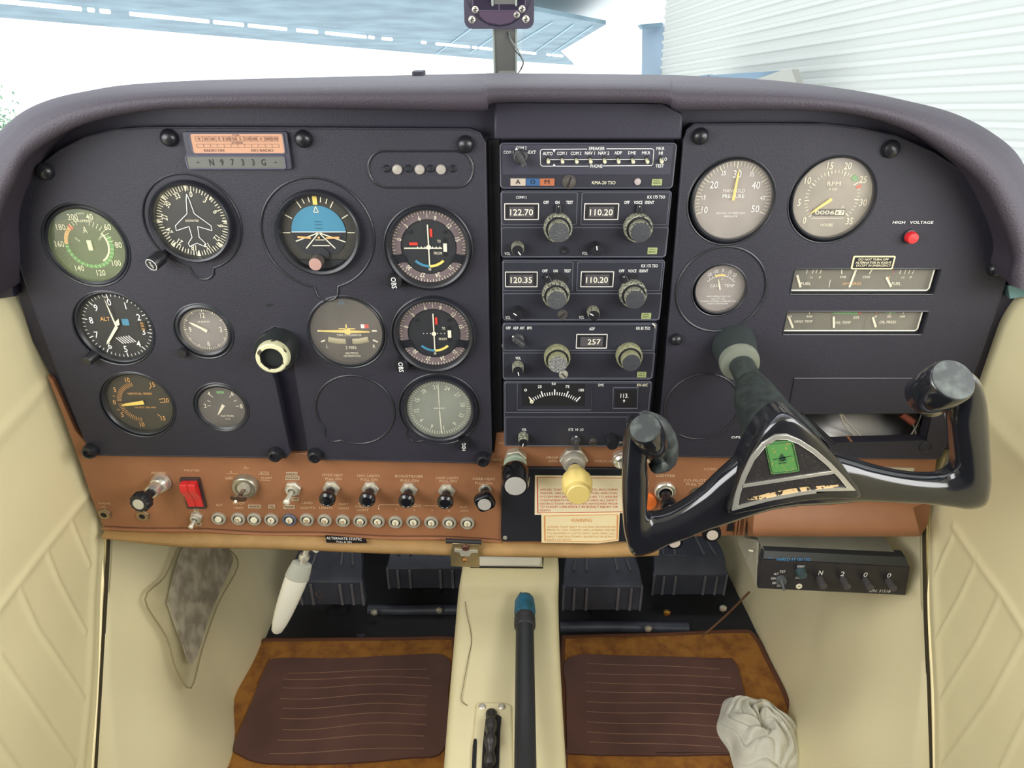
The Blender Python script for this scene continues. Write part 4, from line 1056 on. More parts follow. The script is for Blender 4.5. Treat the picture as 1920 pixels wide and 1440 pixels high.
# altimeter
T, cx, cz, h = gauge('altimeter', 'black altimeter with digits 0 to 9 and ALT wording, below the airspeed indicator', 220.5, 611, .0343, DIALB, GLASS, 1.15, hd=HD+.004)
R = .0343; m = M()
for k in range(10):
    a = 36*k-4
    m.text(str(k), cx+R*.73*math.sin(R_(a)), cz+R*.73*math.cos(R_(a)), .0058, h, 1, sx=.85)
for k in range(50): m.tick(cx, cz, R*(.84 if k % 5 == 0 else .90), R*.98, 7.2*k-4, .0006 if k % 5 else .0009, h, 1)
m.text('ALT', cx-R*.30, cz+R*.22, .0040, h, 2, wd=R*.28); m.text('100', cx-R*.13, cz+R*.88, .0014, h, 0, sx=.8)
for k in range(6): m.bar(cx+R*(-.14+.075*k), cz-R*(.36-.012*k), cx+R*(.04+.075*k), cz-R*(.56-.012*k), .0009, h+.0001, 1)
m.poly([(cx+R*.16, cz+R*.22), (cx+R*.36, cz+R*.22), (cx+R*.36, cz+R*.02), (cx+R*.16, cz+R*.02)], h, 6)
m.prism([(cx+R*.60, cz+R*.14), (cx+R*.84, cz+R*.14), (cx+R*.84, cz-R*.12), (cx+R*.62, cz-R*.12)][::-1], h-.0001, h+.0001, 9)
for i, t in enumerate(('302', '303', '304')): m.text(t, cx+R*.72, cz+R*(.09-.09*i), .0021, h+.0003, 2, sx=.75)
m.build('markings', DM, DF)
needle(T, hand(cx, cz, 218, R*.72, .0030, .0022, 0, .004), h+.0010); needle(T, hand(cx, cz, 352, R*.85, .0014, .0010, 0, .01), h+.0018); needle(T, [(cx-.001, cz), (cx+.0035, cz+.002), (cx+.004, cz+.0085), (cx, cz+.005)][::-1], h+.0014)
p0 = P(178, 664, HB); ax = Vector((-.30, -1, -.25)).normalized(); m = M(); m.lathe(p0, ax, [(.0052, 0), (.0054, .002), (.0054, .011), (.0048, .012), (.0001, .0121)], 28, knurl=.04); m.build('setting_knob', KNOBB, T)

# clock
T, cx, cz, h = gauge('clock', 'small eight day clock with a stem knob, right of the altimeter', 385.6, 617.5, .0229, mat('dial_clock_reflection', (72, 70, 70), .6, rgb2=(112, 108, 106), vscale=22, thresh=(.45, .55)), GLASSR, 1.22, hd=HD+.005)  # paler patches put a whitish glass reflection into the dial
R = .0229; m = M()
for t, a in (('12', 0), ('3', 90), ('6', 180), ('9', 270)): m.text(t, cx+R*.66*math.sin(R_(a)), cz+R*.66*math.cos(R_(a)), .0045, h, 0, sx=.75)
for k in range(60): m.tick(cx, cz, R*(.86 if k % 5 else .82), R*.93, 6*k, .0004 if k % 5 else .0008, h, 0)
m.text('8 DAYS', cx, cz+R*.36, .0016, h, 0, wd=R*.5); m.build('markings', DM, DF)
needle(T, hand(cx, cz, 300, R*.72, .0026, .0020, R*.1, .003), h+.0008); needle(T, hand(cx, cz, 306, R*.58, .0030, .0012, R*.1, .004), h+.0016)
side_knob(T, 345, 659, HB, .0048, .006, name='stem_knob', knurl=0)

# turn coordinator
T, cx, cz, h = gauge('turn_coordinator', 'turn coordinator with cream aeroplane and slip ball tube', 651, 620, .0350, DIALV, GLASSR, 1.09, hd=HD+.004)
R = .0350; m = M()
m.text('D.C.', cx-R*.06, cz+R*.91, .0019, h, 6, sx=.8); m.text('ELEC.', cx-R*.06, cz+R*.83, .0021, h, 6, wd=R*.20)
m.text('TURN COORDINATOR', cx+R*.04, cz-R*.13, .0023, h, 0, wd=R*.70); m.text('2 MIN', cx+R*.05, cz-R*.52, .0036, h, 0, wd=R*.30)
m.text('NO PITCH', cx+R*.06, cz-R*.70, .0023, h, 0, wd=R*.36); m.text('INFORMATION', cx+R*.06, cz-R*.79, .0023, h, 0, wd=R*.48)
m.text('L', cx-R*.62, cz-R*.48, .0030, h, 0); m.text('R', cx+R*.72, cz-R*.48, .0030, h, 0)
m.bar(cx-R*.78, cz-R*.34, cx-R*.66, cz-R*.29, .0016, h, 0); m.bar(cx+R*.70, cz-R*.28, cx+R*.84, cz-R*.35, .0016, h, 0); m.bar(cx+R*.70, cz, cx+R*.84, cz, .0018, h, 0); m.bar(cx-R*.84, cz, cx-R*.72, cz, .0018, h, 0)
m.bar(cx+R*.40, cz+R*.14, cx+R*.50, cz+R*.14, .0042, h, 1); m.bar(cx+R*.50, cz+R*.14, cx+R*.62, cz+R*.14, .0042, h, 4)
m.build('markings', DM, DF)
m = M(); m.tube([(cx-R*.56, -h-.0005, cz-R*.26), (cx-R*.3, -h-.0006, cz-R*.315), (cx, -h-.0006, cz-R*.33), (cx+R*.32, -h-.0006, cz-R*.315), (cx+R*.58, -h-.0005, cz-R*.26)], [(.0030, .001)]*5, 10, up=(0, 0, 1)); m.build('slip_tube', mat('slip_tube_tan', (166, 158, 122), .3), T)
m = M(); m.prism([(cx-R*.06, cz-R*.44), (cx+R*.12, cz-R*.44), (cx+R*.12, cz-R*.22), (cx-R*.06, cz-R*.22)][::-1], h+.001, h+.0018); m.build('slip_ball', DEEP, T)
m = M(); m.prism([(cx-R*.80, cz+R*.03), (cx-R*.06, cz+R*.045), (cx+R*.64, cz), (cx+R*.64, cz-R*.03), (cx, cz-R*.05), (cx-R*.80, cz+R*.005)], h+.001, h+.0018)
m.prism(circ(cx+R*.02, cz, .0034, 20), h+.001, h+.0019); m.bar(cx-R*.22, cz+R*.09, cx+R*.24, cz+R*.09, .0012, h+.002); m.bar(cx, cz, cx, cz+R*.22, .0014, h+.002); m.build('miniature_aeroplane', YELLOW, T)

# vertical speed
T, cx, cz, h = gauge('vertical_speed_indicator', 'vertical speed indicator with faded orange digits, bottom left gauge', 263.7, 754, .0340, DIALV, GLASS, 1.13, hd=HD+.004)
R = .0340; m = M()
for t, a in (('0', 270), ('5', 303), ('10', 345), ('5', 237), ('10', 190), ('15', 135), ('20', 85), ('15', 40)):
    m.text(t, cx+R*.80*math.sin(R_(a)), cz+R*.80*math.cos(R_(a)), .0045, h, 2, sx=.8)
m.ticks(cx, cz, R*.56, R*.70, 270, 350, 16, .0005, h, 2); m.ticks(cx, cz, R*.56, R*.70, 190, 270, 16, .0005, h, 2)
for a in (40, 80, 90, 135): m.tick(cx, cz, R*.60, R*.74, a, .0007, h, 2)
m.text('VERTICAL SPEED', cx+R*.05, cz+R*.30, .0023, h, 2, wd=R*.75); m.text('100 FEET PER MIN', cx+R*.10, cz-R*.18, .0019, h, 2, wd=R*.66); m.text('UP', cx-R*.76, cz+R*.22, .0016, h, 2); m.text('DN', cx-R*.74, cz-R*.26, .0016, h, 2)
m.build('markings', DM, DF); needle(T, hand(cx, cz, 262, R*.62, .0044, .0030, R*.12, .006), h+.001, YELLOW)

# suction
T, cx, cz, h = gauge('suction_gauge', 'small suction gauge with green mark, below the clock', 418.7, 760.5, .0236, DIALB, GLASSR, 1.22, hd=HD+.004)
R = .0236; m = M()
for t, a in (('2', 270), ('4', 320), ('6', 40), ('8', 92)): m.text(t, cx+R*.80*math.sin(R_(a)), cz+R*.80*math.cos(R_(a)), .0042, h, 0, sx=.8)
for a in (270, 292, 320, 40, 66, 92): m.tick(cx, cz, R*.56, R*.70, a, .0006, h, 0)
m.arc(cx, cz, R*.62, R*.74, -14, 14, h, 5); m.text('SUCTION', cx+R*.08, cz-R*.52, .0022, h, 0, wd=R*.58); m.text('IN. HG', cx+R*.08, cz-R*.68, .0015, h, 0, wd=R*.2)
m.build('markings', DM, DF); needle(T, hand(cx, cz, 214, R*.55, .0034, .0014, R*.08, .003), h+.001)

# ADF card gauge
T, cx, cz, h = gauge('direction_finder_indicator', 'compass card gauge with HDG knob and a grey reflection haze painted on it, lower right of the left cover', 824, 764, .0330, mat('dial_painted_haze', (92, 94, 86), .6), GLASSH, 1.12, hd=HB+.001, protr=True)  # grey reflection haze is put into the dial colour too
R = .0330; m = M()
for k, t in enumerate(('0', '3', '6', '9', '12', '15', '18', '21', '24', '27', '30', '33')):
    a = 142+30*k; m.text(t, cx+R*.74*math.sin(R_(a)), cz+R*.74*math.cos(R_(a)), .0042, h, 0, rot=-a, sx=.75)
for k in range(72): m.tick(cx, cz, R*.86, R*.98, 142+5*k, .0006, h, 0)
m.build('markings', DM, DF); m = M(); m.bar(cx+R*.00, cz+R*.88, cx+R*.00, cz+R*.1, .0008, h+.001); m.bar(cx, cz-R*.1, cx+R*.03, cz-R*.92, .0012, h+.001); m.bar(cx-R*.18, cz, cx+R*.18, cz, .0007, h+.001); m.bar(cx, cz-R*.1, cx, cz+R*.1, .0005, h+.001); m.build('needle', CREAM, T)
side_knob(T, 871, 826, HB, .0064, .012, txt='HDG', rot=88)

# manifold pressure
T, cx, cz, h = gauge('manifold_pressure_gauge', 'manifold pressure gauge reading 30 with a pale reflection painted on its dial', 1373.7, 375, .0352, DIALG, GLASSR, 1.12, hd=HD+.001)
R = .0352; m = M()
for t, a, s in (('10', 250, 5.0), ('15', 275, 3.2), ('20', 306, 5.4), ('25', 334, 3.2), ('30', 2, 5.6), ('35', 31, 3.2), ('40', 55, 5.4), ('45', 86, 3.2), ('50', 110, 5.4)):
    rr = .74 if s > 4 else .76
    if t in ('20', '40', '50', '30'): rr = .66
    m.text(t, cx+R*rr*math.sin(R_(a)), cz+R*rr*math.cos(R_(a)), s*.001, h, 1, sx=.85)
for k in range(41): m.tick(cx, cz, R*(.80 if k % 5 == 0 else .86), R*.97, 248+k*5.6, .0005 if k % 5 else .0008, h, 0)
m.text('MANIFOLD', cx, cz+R*.24, .0031, h, 1, wd=R*.56); m.text('PRESSURE', cx, cz+R*.10, .0031, h, 1, wd=R*.56); m.text('INCHES OF MERCURY', cx, cz-R*.34, .0020, h, 1, wd=R*.76); m.text('ABSOLUTE', cx, cz-R*.42, .0016, h, 1, wd=R*.36)
m.build('markings', DM, DF); needle(T, hand(cx, cz, 3, R*.80, .0026, .0016, 0, .005), h+.001, YELLOW)

# tachometer
T, cx, cz, h = gauge('tachometer', 'tachometer with RPM scale 0 to 35 and hour counter drums', 1560, 371, .0355, mat('dial_reflection_brown', (140, 133, 122), .6, var=.12, vscale=35), GLASSR, 1.10, hd=HD+.001)  # dial brightened to carry the glass reflection in its colour
R = .0355; m = M()
for t, a in (('0', 226), ('5', 262), ('10', 302), ('15', 345), ('20', 16), ('25', 56), ('30', 98), ('35', 136)):
    m.text(t, cx+R*.83*math.sin(R_(a)), cz+R*.83*math.cos(R_(a)), .0052, h, 0, sx=.8)
for k in range(36): m.tick(cx, cz, R*(.58 if k % 5 == 0 else .62), R*.70, 226+k*7.6, .0005 if k % 5 else .0009, h, 0)
m.arc(cx, cz, R*.62, R*.74, 36, 50, h+.0001, 5); m.arc(cx, cz, R*.62, R*.74, 62, 68, h+.0001, 4)
m.text('RPM', cx-R*.03, cz+R*.36, .0038, h, 0, wd=R*.34); m.text('X100', cx-R*.03, cz+R*.22, .0023, h, 0, wd=R*.22); m.text('HOURS', cx, cz-R*.70, .0026, h, 0, wd=R*.32); m.text('10', cx+R*.32, cz-R*.23, .0022, h, 0)
m.bar(cx-R*.44, cz-R*.52, cx+R*.40, cz-R*.52, .0004, h, 0)
m.build('markings', DM, DF)
m = M(); m.prism([(cx-R*.44, cz-R*.46), (cx+R*.40, cz-R*.46), (cx+R*.40, cz-R*.28), (cx-R*.44, cz-R*.28)][::-1], h, h+.0003)
m.build('hour_counter', DIALV, T); m = M(); m.text('0006', cx-R*.12, cz-R*.37, .0036, h+.0006, 0, wd=R*.5); m.bar(cx+R*.15, cz-R*.37, cx+R*.38, cz-R*.37, .0044, h+.0005); m.build('counter_digits', CREAM, T)
m = M(); m.text('6 7', cx+R*.265, cz-R*.37, .0034, h+.0008, 0, wd=R*.18); m.build('counter_dark_digits', DEEP, T)
needle(T, hand(cx, cz, 232, R*.66, .0030, .0020, -.001, .005), h+.0012, YELLOW)

# carburettor temperature
T, cx, cz, h = gauge('carburetor_temperature_gauge', 'carburettor temperature gauge with yellow arc inside a wide black ring', 1349.5, 540, .0236, mat('dial_reflection_carb', (134, 127, 122), .6, var=.1, vscale=40), GLASSR, 1.10, hd=HD+.002)  # dial colour lifted to include the reflection on its glass
R = .0236; m = M()
for t, a in (('-20', 320), ('-10', 340), ('0', 2), ('10', 24), ('20', 42)): m.text(t, cx+R*.80*math.sin(R_(a)), cz+R*.76*math.cos(R_(a)), .0030, h, 1, sx=.75, rot=-a*.2 if a < 90 else 8)
m.arc(cx, cz-R*.12, R*.64, R*.66, -55, 55, h, 1)
for k in range(11): m.tick(cx, cz-R*.12, R*.64, R*(.76 if k % 2 else .72), -52+k*10.6, .0005, h, 1)
m.arc(cx, cz-R*.12, R*.63, R*.71, -22, 13, h+.0001, 3); m.text('C', cx+R*.05, cz+R*.40, .0024, h, 1)
m.text('CARB   TEMP', cx+R*.08, cz+R*.10, .0030, h, 1, wd=R*1.0)
for i, t in enumerate(('KEEP NEEDLE OUT OF', 'YELLOW ARC', 'DURING POSSIBLE CARBURETOR', 'ICING CONDITIONS')): m.text(t, cx, cz-R*(.36+.105*i), .0014, h, 1, wd=R*(1.0, .6, 1.45, .86)[i])
m.build('markings', DM, DF); needle(T, hand(cx, cz-.001, 344, R*.50, .0016, .0008, 0, .003), h+.001)

# engine gauge strips in the right cover
def strip(W, label, name, txts, needles, extra):
    x0, x1, z0, z1 = W; T = thing(name, label, 'gauge', ((x0+x1)/2, -.001, z0), 'slot gauges'); hd = .0078
    m = M(); m.box(x0+.0002, x1-.0002, -.0074, 0, z0-.002, z1+.002); DF = m.build('dial_face', mat('slot_dial', (84, 84, 72), .6, var=.06, vscale=15), T)
    m = M(); h = hd
    for t, f, g, ch, w_, mi in txts: m.text(t, x0+(x1-x0)*f, z0+(z1-z0)*(g-.09), ch*.001, h, mi, wd=w_*(x1-x0))
    for f0, g0, f1, g1, w_, mi in extra: m.bar(x0+(x1-x0)*f0, z0+(z1-z0)*(g0-.06), x0+(x1-x0)*f1, z0+(z1-z0)*(g1-.09), w_*.001, h+.0001, mi)
    m.build('markings', DM, DF)
    for f0, g0, f1, g1 in needles:
        m = M(); m.bar(x0+(x1-x0)*f0, z0+(z1-z0)*g0, x0+(x1-x0)*f1, z0+(z1-z0)*g1, .0020, h+.001); m.build('needle', CREAM, T)
    m = M(); m.tube([(x0+.001, -.0112, z1-.001), (x0+.001, -.0112, z0+.004), (x0+.002, -.0112, z0+.003), (x1-.006, -.0112, z0+.003), (x1-.004, -.0112, z0+.005), (x1-.004, -.0112, z1)], .0007, 8, up=(0, -1, 0)); m.build('bright_edge', mat('clear_edge', (216, 216, 200), .2), T)
    m = M(); m.box(x0+.0005, x1-.0045, -.0115, -.0111, z0+.003, z1-.0005); m.build('glass', GLASSR, T)
strip(W1, 'upper slot gauge with two fuel scales and amperes', 'fuel_ampere_gauge',
      (('FUEL', .12, .42, 2.6, .07, 0), ('1/2', .15, .66, 1.6, .02, 0), ('F', .21, .66, 2, .012, 0), ('AMPERES', .44, .42, 2.6, .13, 2), ('DIS', .37, .68, 2.2, .04, 0), ('CHG', .53, .68, 2.4, .05, 0), ('FUEL', .75, .42, 2.8, .065, 0), ('E', .69, .66, 2.2, .012, 2), ('1/2', .785, .66, 1.8, .02, 0), ('F', .84, .66, 2.2, .014, 0)),
      ((.045, .68, .085, .20), (.445, .95, .425, .20), (.665, .60, .715, .22)),
      ((.11, .98, .11, .82, .6, 0), (.155, .98, .15, .82, .6, 0), (.18, .98, .174, .82, .6, 0), (.21, .98, .203, .82, .6, 0), (.345, .98, .355, .80, 1, 0), (.56, .98, .545, .80, 1, 0), (.705, .98, .71, .80, .6, 4), (.755, .98, .755, .80, .8, 0), (.79, .98, .788, .80, .6, 0), (.82, .98, .815, .80, .6, 0), (.85, .98, .842, .80, .6, 0), (.285, .55, .285, .28, .5, 1)))
strip(W2, 'lower slot gauge with head temperature, oil temperature and oil pressure', 'engine_condition_gauge',
      (('HEAD TEMP', .155, .55, 2.6, .13, 0), ('300', .045, .76, 2.1, .035, 0), ('500', .19, .76, 2.1, .04, 0), ('OIL TEMP', .44, .50, 2.8, .11, 0), ('225', .525, .72, 2.4, .042, 0), ('OIL PRESS', .76, .52, 2.8, .12, 0), ('0', .665, .76, 2.4, .014, 0), ('50', .76, .76, 2.4, .028, 0), ('100', .855, .76, 2.4, .036, 0)),
      ((.04, .66, .085, .20), (.36, .68, .38, .20), (.64, .66, .68, .22)),
      ((.35, .90, .53, .90, 2.6, 5), (.535, .90, .55, .90, 2.4, 4), (.66, .98, .668, .85, .7, 4), (.72, .93, .80, .93, 1.8, 5), (.76, .98, .76, .84, .6, 0), (.855, .98, .852, .86, .6, 0), (.18, .98, .186, .86, .6, 0), (.60, .95, .595, .2, .3, 9)))
# alternator placard, high voltage light
T = thing('alternator_placard', 'small cream-bordered placard DO NOT TURN OFF ALTERNATOR IN FLIGHT', 'placard', P(1637, 502, HB))
m = M(); a = quadpx([(1597, 480), (1680, 480), (1677, 505), (1595, 505)], HB+.0008); m.prism(rrect(a[3][0], a[1][0], a[2][1], a[0][1], .0012, 3), HB, HB+.0008); m.build('border', mat('placard_cream', (226, 214, 166), .5), T)
m = M(); m.prism(rrect(a[3][0]+.0015, a[1][0]-.0015, a[2][1]+.0013, a[0][1]-.0013, .0004, 2), HB+.0008, HB+.0010); m.build('field', DEEP, T)
m = M()
for t, y, w_ in (('DO NOT TURN OFF', 486.5, 56), ('ALTERNATOR IN FLIGHT', 492.5, 67), ('EXCEPT IN EMERGENCY', 498, 65)): m.tpx(t, 1638, y, 4.0, HB+.0013, 0, w=w_)
m.build('lettering', mat('placard_text', (236, 226, 190), .5), T)
p = P(1705, 443, HB); T = thing('warning_light', 'round red high voltage warning light on the right cover', 'warning light', p)
m = M(); m.lathe(p, (0, -1, 0), [(.0064, 0), (.0064, .0015), (.0056, .002)], 28); m.build('collar', GAUGEB, T)
m = M(); m.lathe(p, (0, -1, 0), [(.0055, .001), (.0054, .006), (.0046, .0078), (.0001, .0082)], 28); m.build('lens', mat('red_lens', (222, 42, 50), .3, coat=.3), T)

# compass correction card holder with registration plate
T = thing('compass_card_holder', 'dark holder with salmon correction card above the N9733G plate', 'card holder', P(445, 300, HB))
a = quadpx([(342, 246), (540, 248), (546, 320), (352, 316)], HB); x0, x1, z0, z1 = a[0][0]+.001, a[1][0], a[3][1], a[0][1]
m = M(); m.prism(rrect(x0, x1, z0, z1, .002, 3), HB-.001, HB+.0035); m.build('holder', mat('holder_grey', (48, 48, 62), .45), T, bevel=.0008)
a = quadpx([(356, 251), (529, 254), (531, 290), (362, 287)], HB+.004); x2, x3 = a[0][0], a[1][0]; z2, z3 = a[3][1], a[0][1]
m = M(); m.prism(rrect(x2, x3, z2, z3, .0015, 3), HB+.003, HB+.0040); m.build('card', mat('salmon_card', (188, 142, 112), .6, var=.05, vscale=40), T)
m = M(); h = HB+.0043; CH = z3-z2; CW = x3-x2
labs = ('N', '30', '60', 'E', '120', '150', 'S', '210', '240', 'W', '300', '330')
m.text('FOR', (x2+x3)/2, z3-CH*.06, .0014, h, 0, wd=.006)
for r0, r1, cells in ((.13, .38, labs), (.53, .70, ('',)*12)):
    m.bar(x2+CW*.05, z3-CH*r0, x2+CW*.95, z3-CH*r0, .00025, h); m.bar(x2+CW*.05, z3-CH*r1, x2+CW*.95, z3-CH*r1, .00025, h)
    for k in range(13): m.bar(x2+CW*(.05+.075*k), z3-CH*r0, x2+CW*(.05+.075*k), z3-CH*r1, .00025, h)
    for k, t in enumerate(cells):
        if t: m.text(t, x2+CW*(.05+.075*(k+.5)), z3-CH*(r0+r1)/2, .0026, h, 0, wd=min(.0050, .0018*len(t)))
m.text('STEER', (x2+x3)/2, z3-CH*.46, .0017, h, 0, wd=.010); m.text('RADIO ON', x2+CW*.23, z3-CH*.86, .0022, h, 0, wd=CW*.22); m.text('NO RADIO', x2+CW*.76, z3-CH*.86, .0022, h, 0, wd=CW*.24)
m.build('card_print', mat('card_ink', (112, 82, 76), .7), T)
a = quadpx([(349, 294), (532, 297), (534, 318), (354, 315)], HB+.004); x4, x5 = a[0][0], a[1][0]; z4, z5 = a[3][1], a[0][1]
m = M(); m.prism(rrect(x4, x5, z4, z5, .001, 3), HB+.003, HB+.0038); m.build('registration_plate', mat('olive_plate', (92, 94, 88), .5), T)
m = M(); h = HB+.0041
for k, t in enumerate('N9733G'): m.text(t, x4+(x5-x4)*(.25+.107*k), (z4+z5)/2, .0046, h, 0, sx=.75)
for f in (.11, .91): m.bar(x4+(x5-x4)*(f-.02), (z4+z5)/2, x4+(x5-x4)*(f+.02), (z4+z5)/2, .0003, h); m.bar(x4+(x5-x4)*f, (z4+z5)/2-.001, x4+(x5-x4)*f, (z4+z5)/2+.001, .0003, h)
m.build('registration_letters', DEEP, T)
m = M()
for zz0, zz1, xx0, xx1 in ((z2, z3, x2, x3), (z4, z5, x4, x5)):
    r = rrect(xx0-.0006, xx1+.0006, zz0-.0006, zz1+.0006, .0018, 3); m.tube([(q[0], -HB-.0040, q[1]) for q in r+[r[0]]], .0006, 6, up=(0, -1, 0), caps=False)
m.build('frame', mat('holder_edge', (92, 90, 108), .4), T)
# three bright buttons and four small black ones in the oval
for k, px in enumerate((745, 787, 827)):
    p = P(px, 317.5, HB); m = M(); m.lathe(p, (0, -1, 0), [(.0044, 0), (.0044, .0015), (.0038, .0024), (.0001, .0028)], 24)
    tag(m.build('round_button', mat('pearl_button', (190, 184, 174), .25, metal=.4), origin=p), ('left', 'middle', 'right')[k]+' of the three round pearl buttons in the oval on the left cover', 'button', 'round pearl buttons')
for k, px in enumerate((725, 766, 807, 849)):
    p = P(px, 316, HB); m = M(); m.lathe(p, (0, -1, 0), [(.0034, 0), (.0034, .0006), (.0026, .0014), (.0020, .0008), (.0001, .0009)], 20)
    tag(m.build('blank_plug', GAUGEB, origin=p), ('far left', 'second', 'third', 'far right')[k]+' small black plug in the row of pearl buttons', 'plug', 'small black plugs')
# ------------------------------------------------------------------ radio stack
HR = 0.018
def rbox(pts, h):
    a = quadpx(pts, h); return (a[0][0]+a[3][0])/2, (a[1][0]+a[2][0])/2, (a[2][1]+a[3][1])/2, (a[0][1]+a[1][1])/2
def outline(m, x0, x1, z0, z1, r, h, w=.0005, mi=0):
    q = rrect(x0, x1, z0, z1, r, 4); m.tube([(a, -h, b) for a, b in q+[q[0]]], w, 5, up=(0, -1, 0), caps=False, mi=mi)
EDGE = mat('radio_edge_grey', (84, 86, 98), .4)
STICK = mat('pale_green_badge', (168, 176, 122), .5, rgb2=(130, 140, 92), vscale=900)
def radio(name, label, pts, cat='radio'):
    x0, x1, z0, z1 = rbox(pts, HR)
    T = thing(name, label, cat, ((x0+x1)/2, -.001, z0), 'stacked radios')
    m = M(); m.prism(rrect(x0, x1, z0, z1, .003, 4), .001, HR); m.build('face', RADIO, T, bevel=.0006)
    m = M(); outline(m, x0+.0004, x1-.0004, z0+.0004, z1-.0004, .003, HR-.0002, .0005); m.build('edge', EDGE, T)
    return T, x0, x1, z0, z1
def display(T, pts, digits, h=HR, tx=None, dark=True):
    x0, x1, z0, z1 = rbox(pts, h); m = M(); m.prism(rrect(x0, x1, z0, z1, .0005, 2), h-.0004, h+.0008, holes=[rrect(x0+.0008, x1-.0008, z0+.0008, z1-.0008, .0004, 2)]); df_ = m.build('display_frame', mat('display_frame_white', (206, 202, 196), .45), T)
    m = M(); m.prism(rrect(x0+.001, x1-.001, z0+.001, z1-.001, .0004, 2), h-.0004, h+.0001); m.build('display_window', DEEP, df_)
    m = M(); W = x1-x0; 
    m.prism([(x0+W*.14, z0+.0022), (x0+W*.51, z0+.0022), (x0+W*.51, z1-.0032), (x0+W*.14, z1-.0032)][::-1], h, h+.0003); m.prism([(x0+W*.52, z0+.0022), (x0+W*.86, z0+.0022), (x0+W*.86, z1-.0032), (x0+W*.52, z1-.0032)][::-1], h, h+.0003)
    m.build('digit_drum', mat('digit_drum', (74, 70, 74), .5), df_)
    m = M(); m.text(digits, (x0+x1)/2+(W*.08 if len(digits) < 4 else 0), (z0+z1)/2-.0006, .0056, h+.0006, 0, wd=W*(.66 if len(digits) > 4 else .42)); m.build('display_digits', CREAM, df_)
def bigknob(T, px, py, top=KTOP, pointer=None, h=HR, big=KWORN):
    # px, py: where the shaft meets the face
    p = P(px, py, h); m = M()
    m.lathe(p, (0, -1, 0), [(.0128, 0), (.0130, .002), (.0130, .009), (.0122, .0105), (.0088, .0108)], 64, knurl=.03)
    ok_ = m.build('outer_knob', big, T)
    m = M(); m.lathe(p, (0, -1, 0), [(.0112, .0106), (.0110, .0109), (.0001, .011)], 40); m.build('outer_knob_face', KNOBB, ok_)
    m = M(); m.lathe(p, (0, -1, 0), [(.0092, .0108), (.0094, .012), (.0094, .020), (.0088, .0212)], 56, knurl=.03); ik_ = m.build('inner_knob', big, T)
    m = M(); m.lathe(p, (0, -1, 0), [(.0089, .0205), (.0086, .0216), (.0001, .0219)], 40); m.build('inner_knob_face', top, ik_)
    if pointer is not None:
        m = M(); a = R_(pointer); d = Vector((math.sin(a), 0, math.cos(a))); n = Vector((d.z, 0, -d.x)); c = p+Vector((0, -.0010, 0))
        v = [c+n*.0030, c-n*.0030, c+d*.0205-n*.0022, c+d*.0205+n*.0022]
        m.add([q+Vector((0, 0, 0)) for q in v]+[q+Vector((0, -.004, 0)) for q in v], [(0, 1, 2, 3), (7, 6, 5, 4), (0, 4, 5, 1), (1, 5, 6, 2), (2, 6, 7, 3), (3, 7, 4, 0)])
        pa_ = m.build('pointer_arm', KNOBB, T, bevel=.0005)
        m = M(); e = c+d*.0190; m.poly(circ(e.x, e.z, .0005, 10), -e.y+.0042, 0); m.build('pointer_dot', WHITE, pa_)
def smallknob(T, px, py, ang, worn=True, r=.0055, L=.012, h=HR):
    p = P(px, py, h); m = M(); m.lathe(p, (0, -1, 0), [(r*1.08, 0), (r*1.06, L*.5), (r, L*.92), (r*.92, L)], 44, knurl=.05); vk_ = m.build('volume_knob', KWORN if worn else KNOBB, T)
    m = M(); m.lathe(p, (0, -1, 0), [(r*.93, L*.97), (r*.9, L+.0004), (.0001, L+.0005)], 30); m.build('volume_knob_face', KNOBB, vk_)
    m = M(); a = R_(ang); m.bar(p.x+r*.15*math.sin(a), p.z+r*.15*math.cos(a), p.x+r*.85*math.sin(a), p.z+r*.85*math.cos(a), .0009, h+L+.0008); m.build('volume_mark', WHITE, vk_)
def wingknob(T, px, py, ang, h=HR, r=.0068, tipw=True):
    p = P(px, py, h); m = M(); m.lathe(p, (0, -1, 0), [(r*.95, 0), (r*.95, .003), (r*.8, .005), (.0001, .0052)], 30)
    a = R_(ang); d = Vector((math.sin(a), 0, math.cos(a))); n = Vector((d.z, 0, -d.x)); c = p+Vector((0, -.004, 0))
    v = [c-d*r*1.15+n*.0022, c-d*r*1.15-n*.0022, c+d*r*1.05-n*.0022, c+d*r*1.05+n*.0022]
    m.add(v+[q*1+Vector((0, -.008, 0)) for q in v], [(0, 1, 2, 3), (7, 6, 5, 4), (0, 4, 5, 1), (1, 5, 6, 2), (2, 6, 7, 3), (3, 7, 4, 0)])
    m.build('selector_knob', mat('selector_knob_charcoal', (52, 53, 56), .45, rgb2=(84, 86, 84), vscale=500, thresh=(.5, .7)), T, bevel=.0007)
    m = M(); e = c+d*r*1.1; m.poly(circ(e.x, e.z, .0011, 12), h+.0058, 0); m.build('selector_mark', WHITE, T)
def slotscrew(T, px, py, ang, r=.0036, h=HR, mt=None):
    p = P(px, py, h); m = M(); m.lathe(p, (0, -1, 0), [(r*1.25, 0), (r*1.2, .0006), (r, .0006), (r*.9, .0014), (.0001, .0018)], 24)
    a = R_(ang); m.bar(p.x-r*.9*math.sin(a), p.z-r*.9*math.cos(a), p.x+r*.9*math.sin(a), p.z+r*.9*math.cos(a), r*.28, h+.0020, 1); m.build('slotted_screw', [mt or mat('screw_dark_metal', (110, 104, 100), .4, metal=.7), DEEP], T)
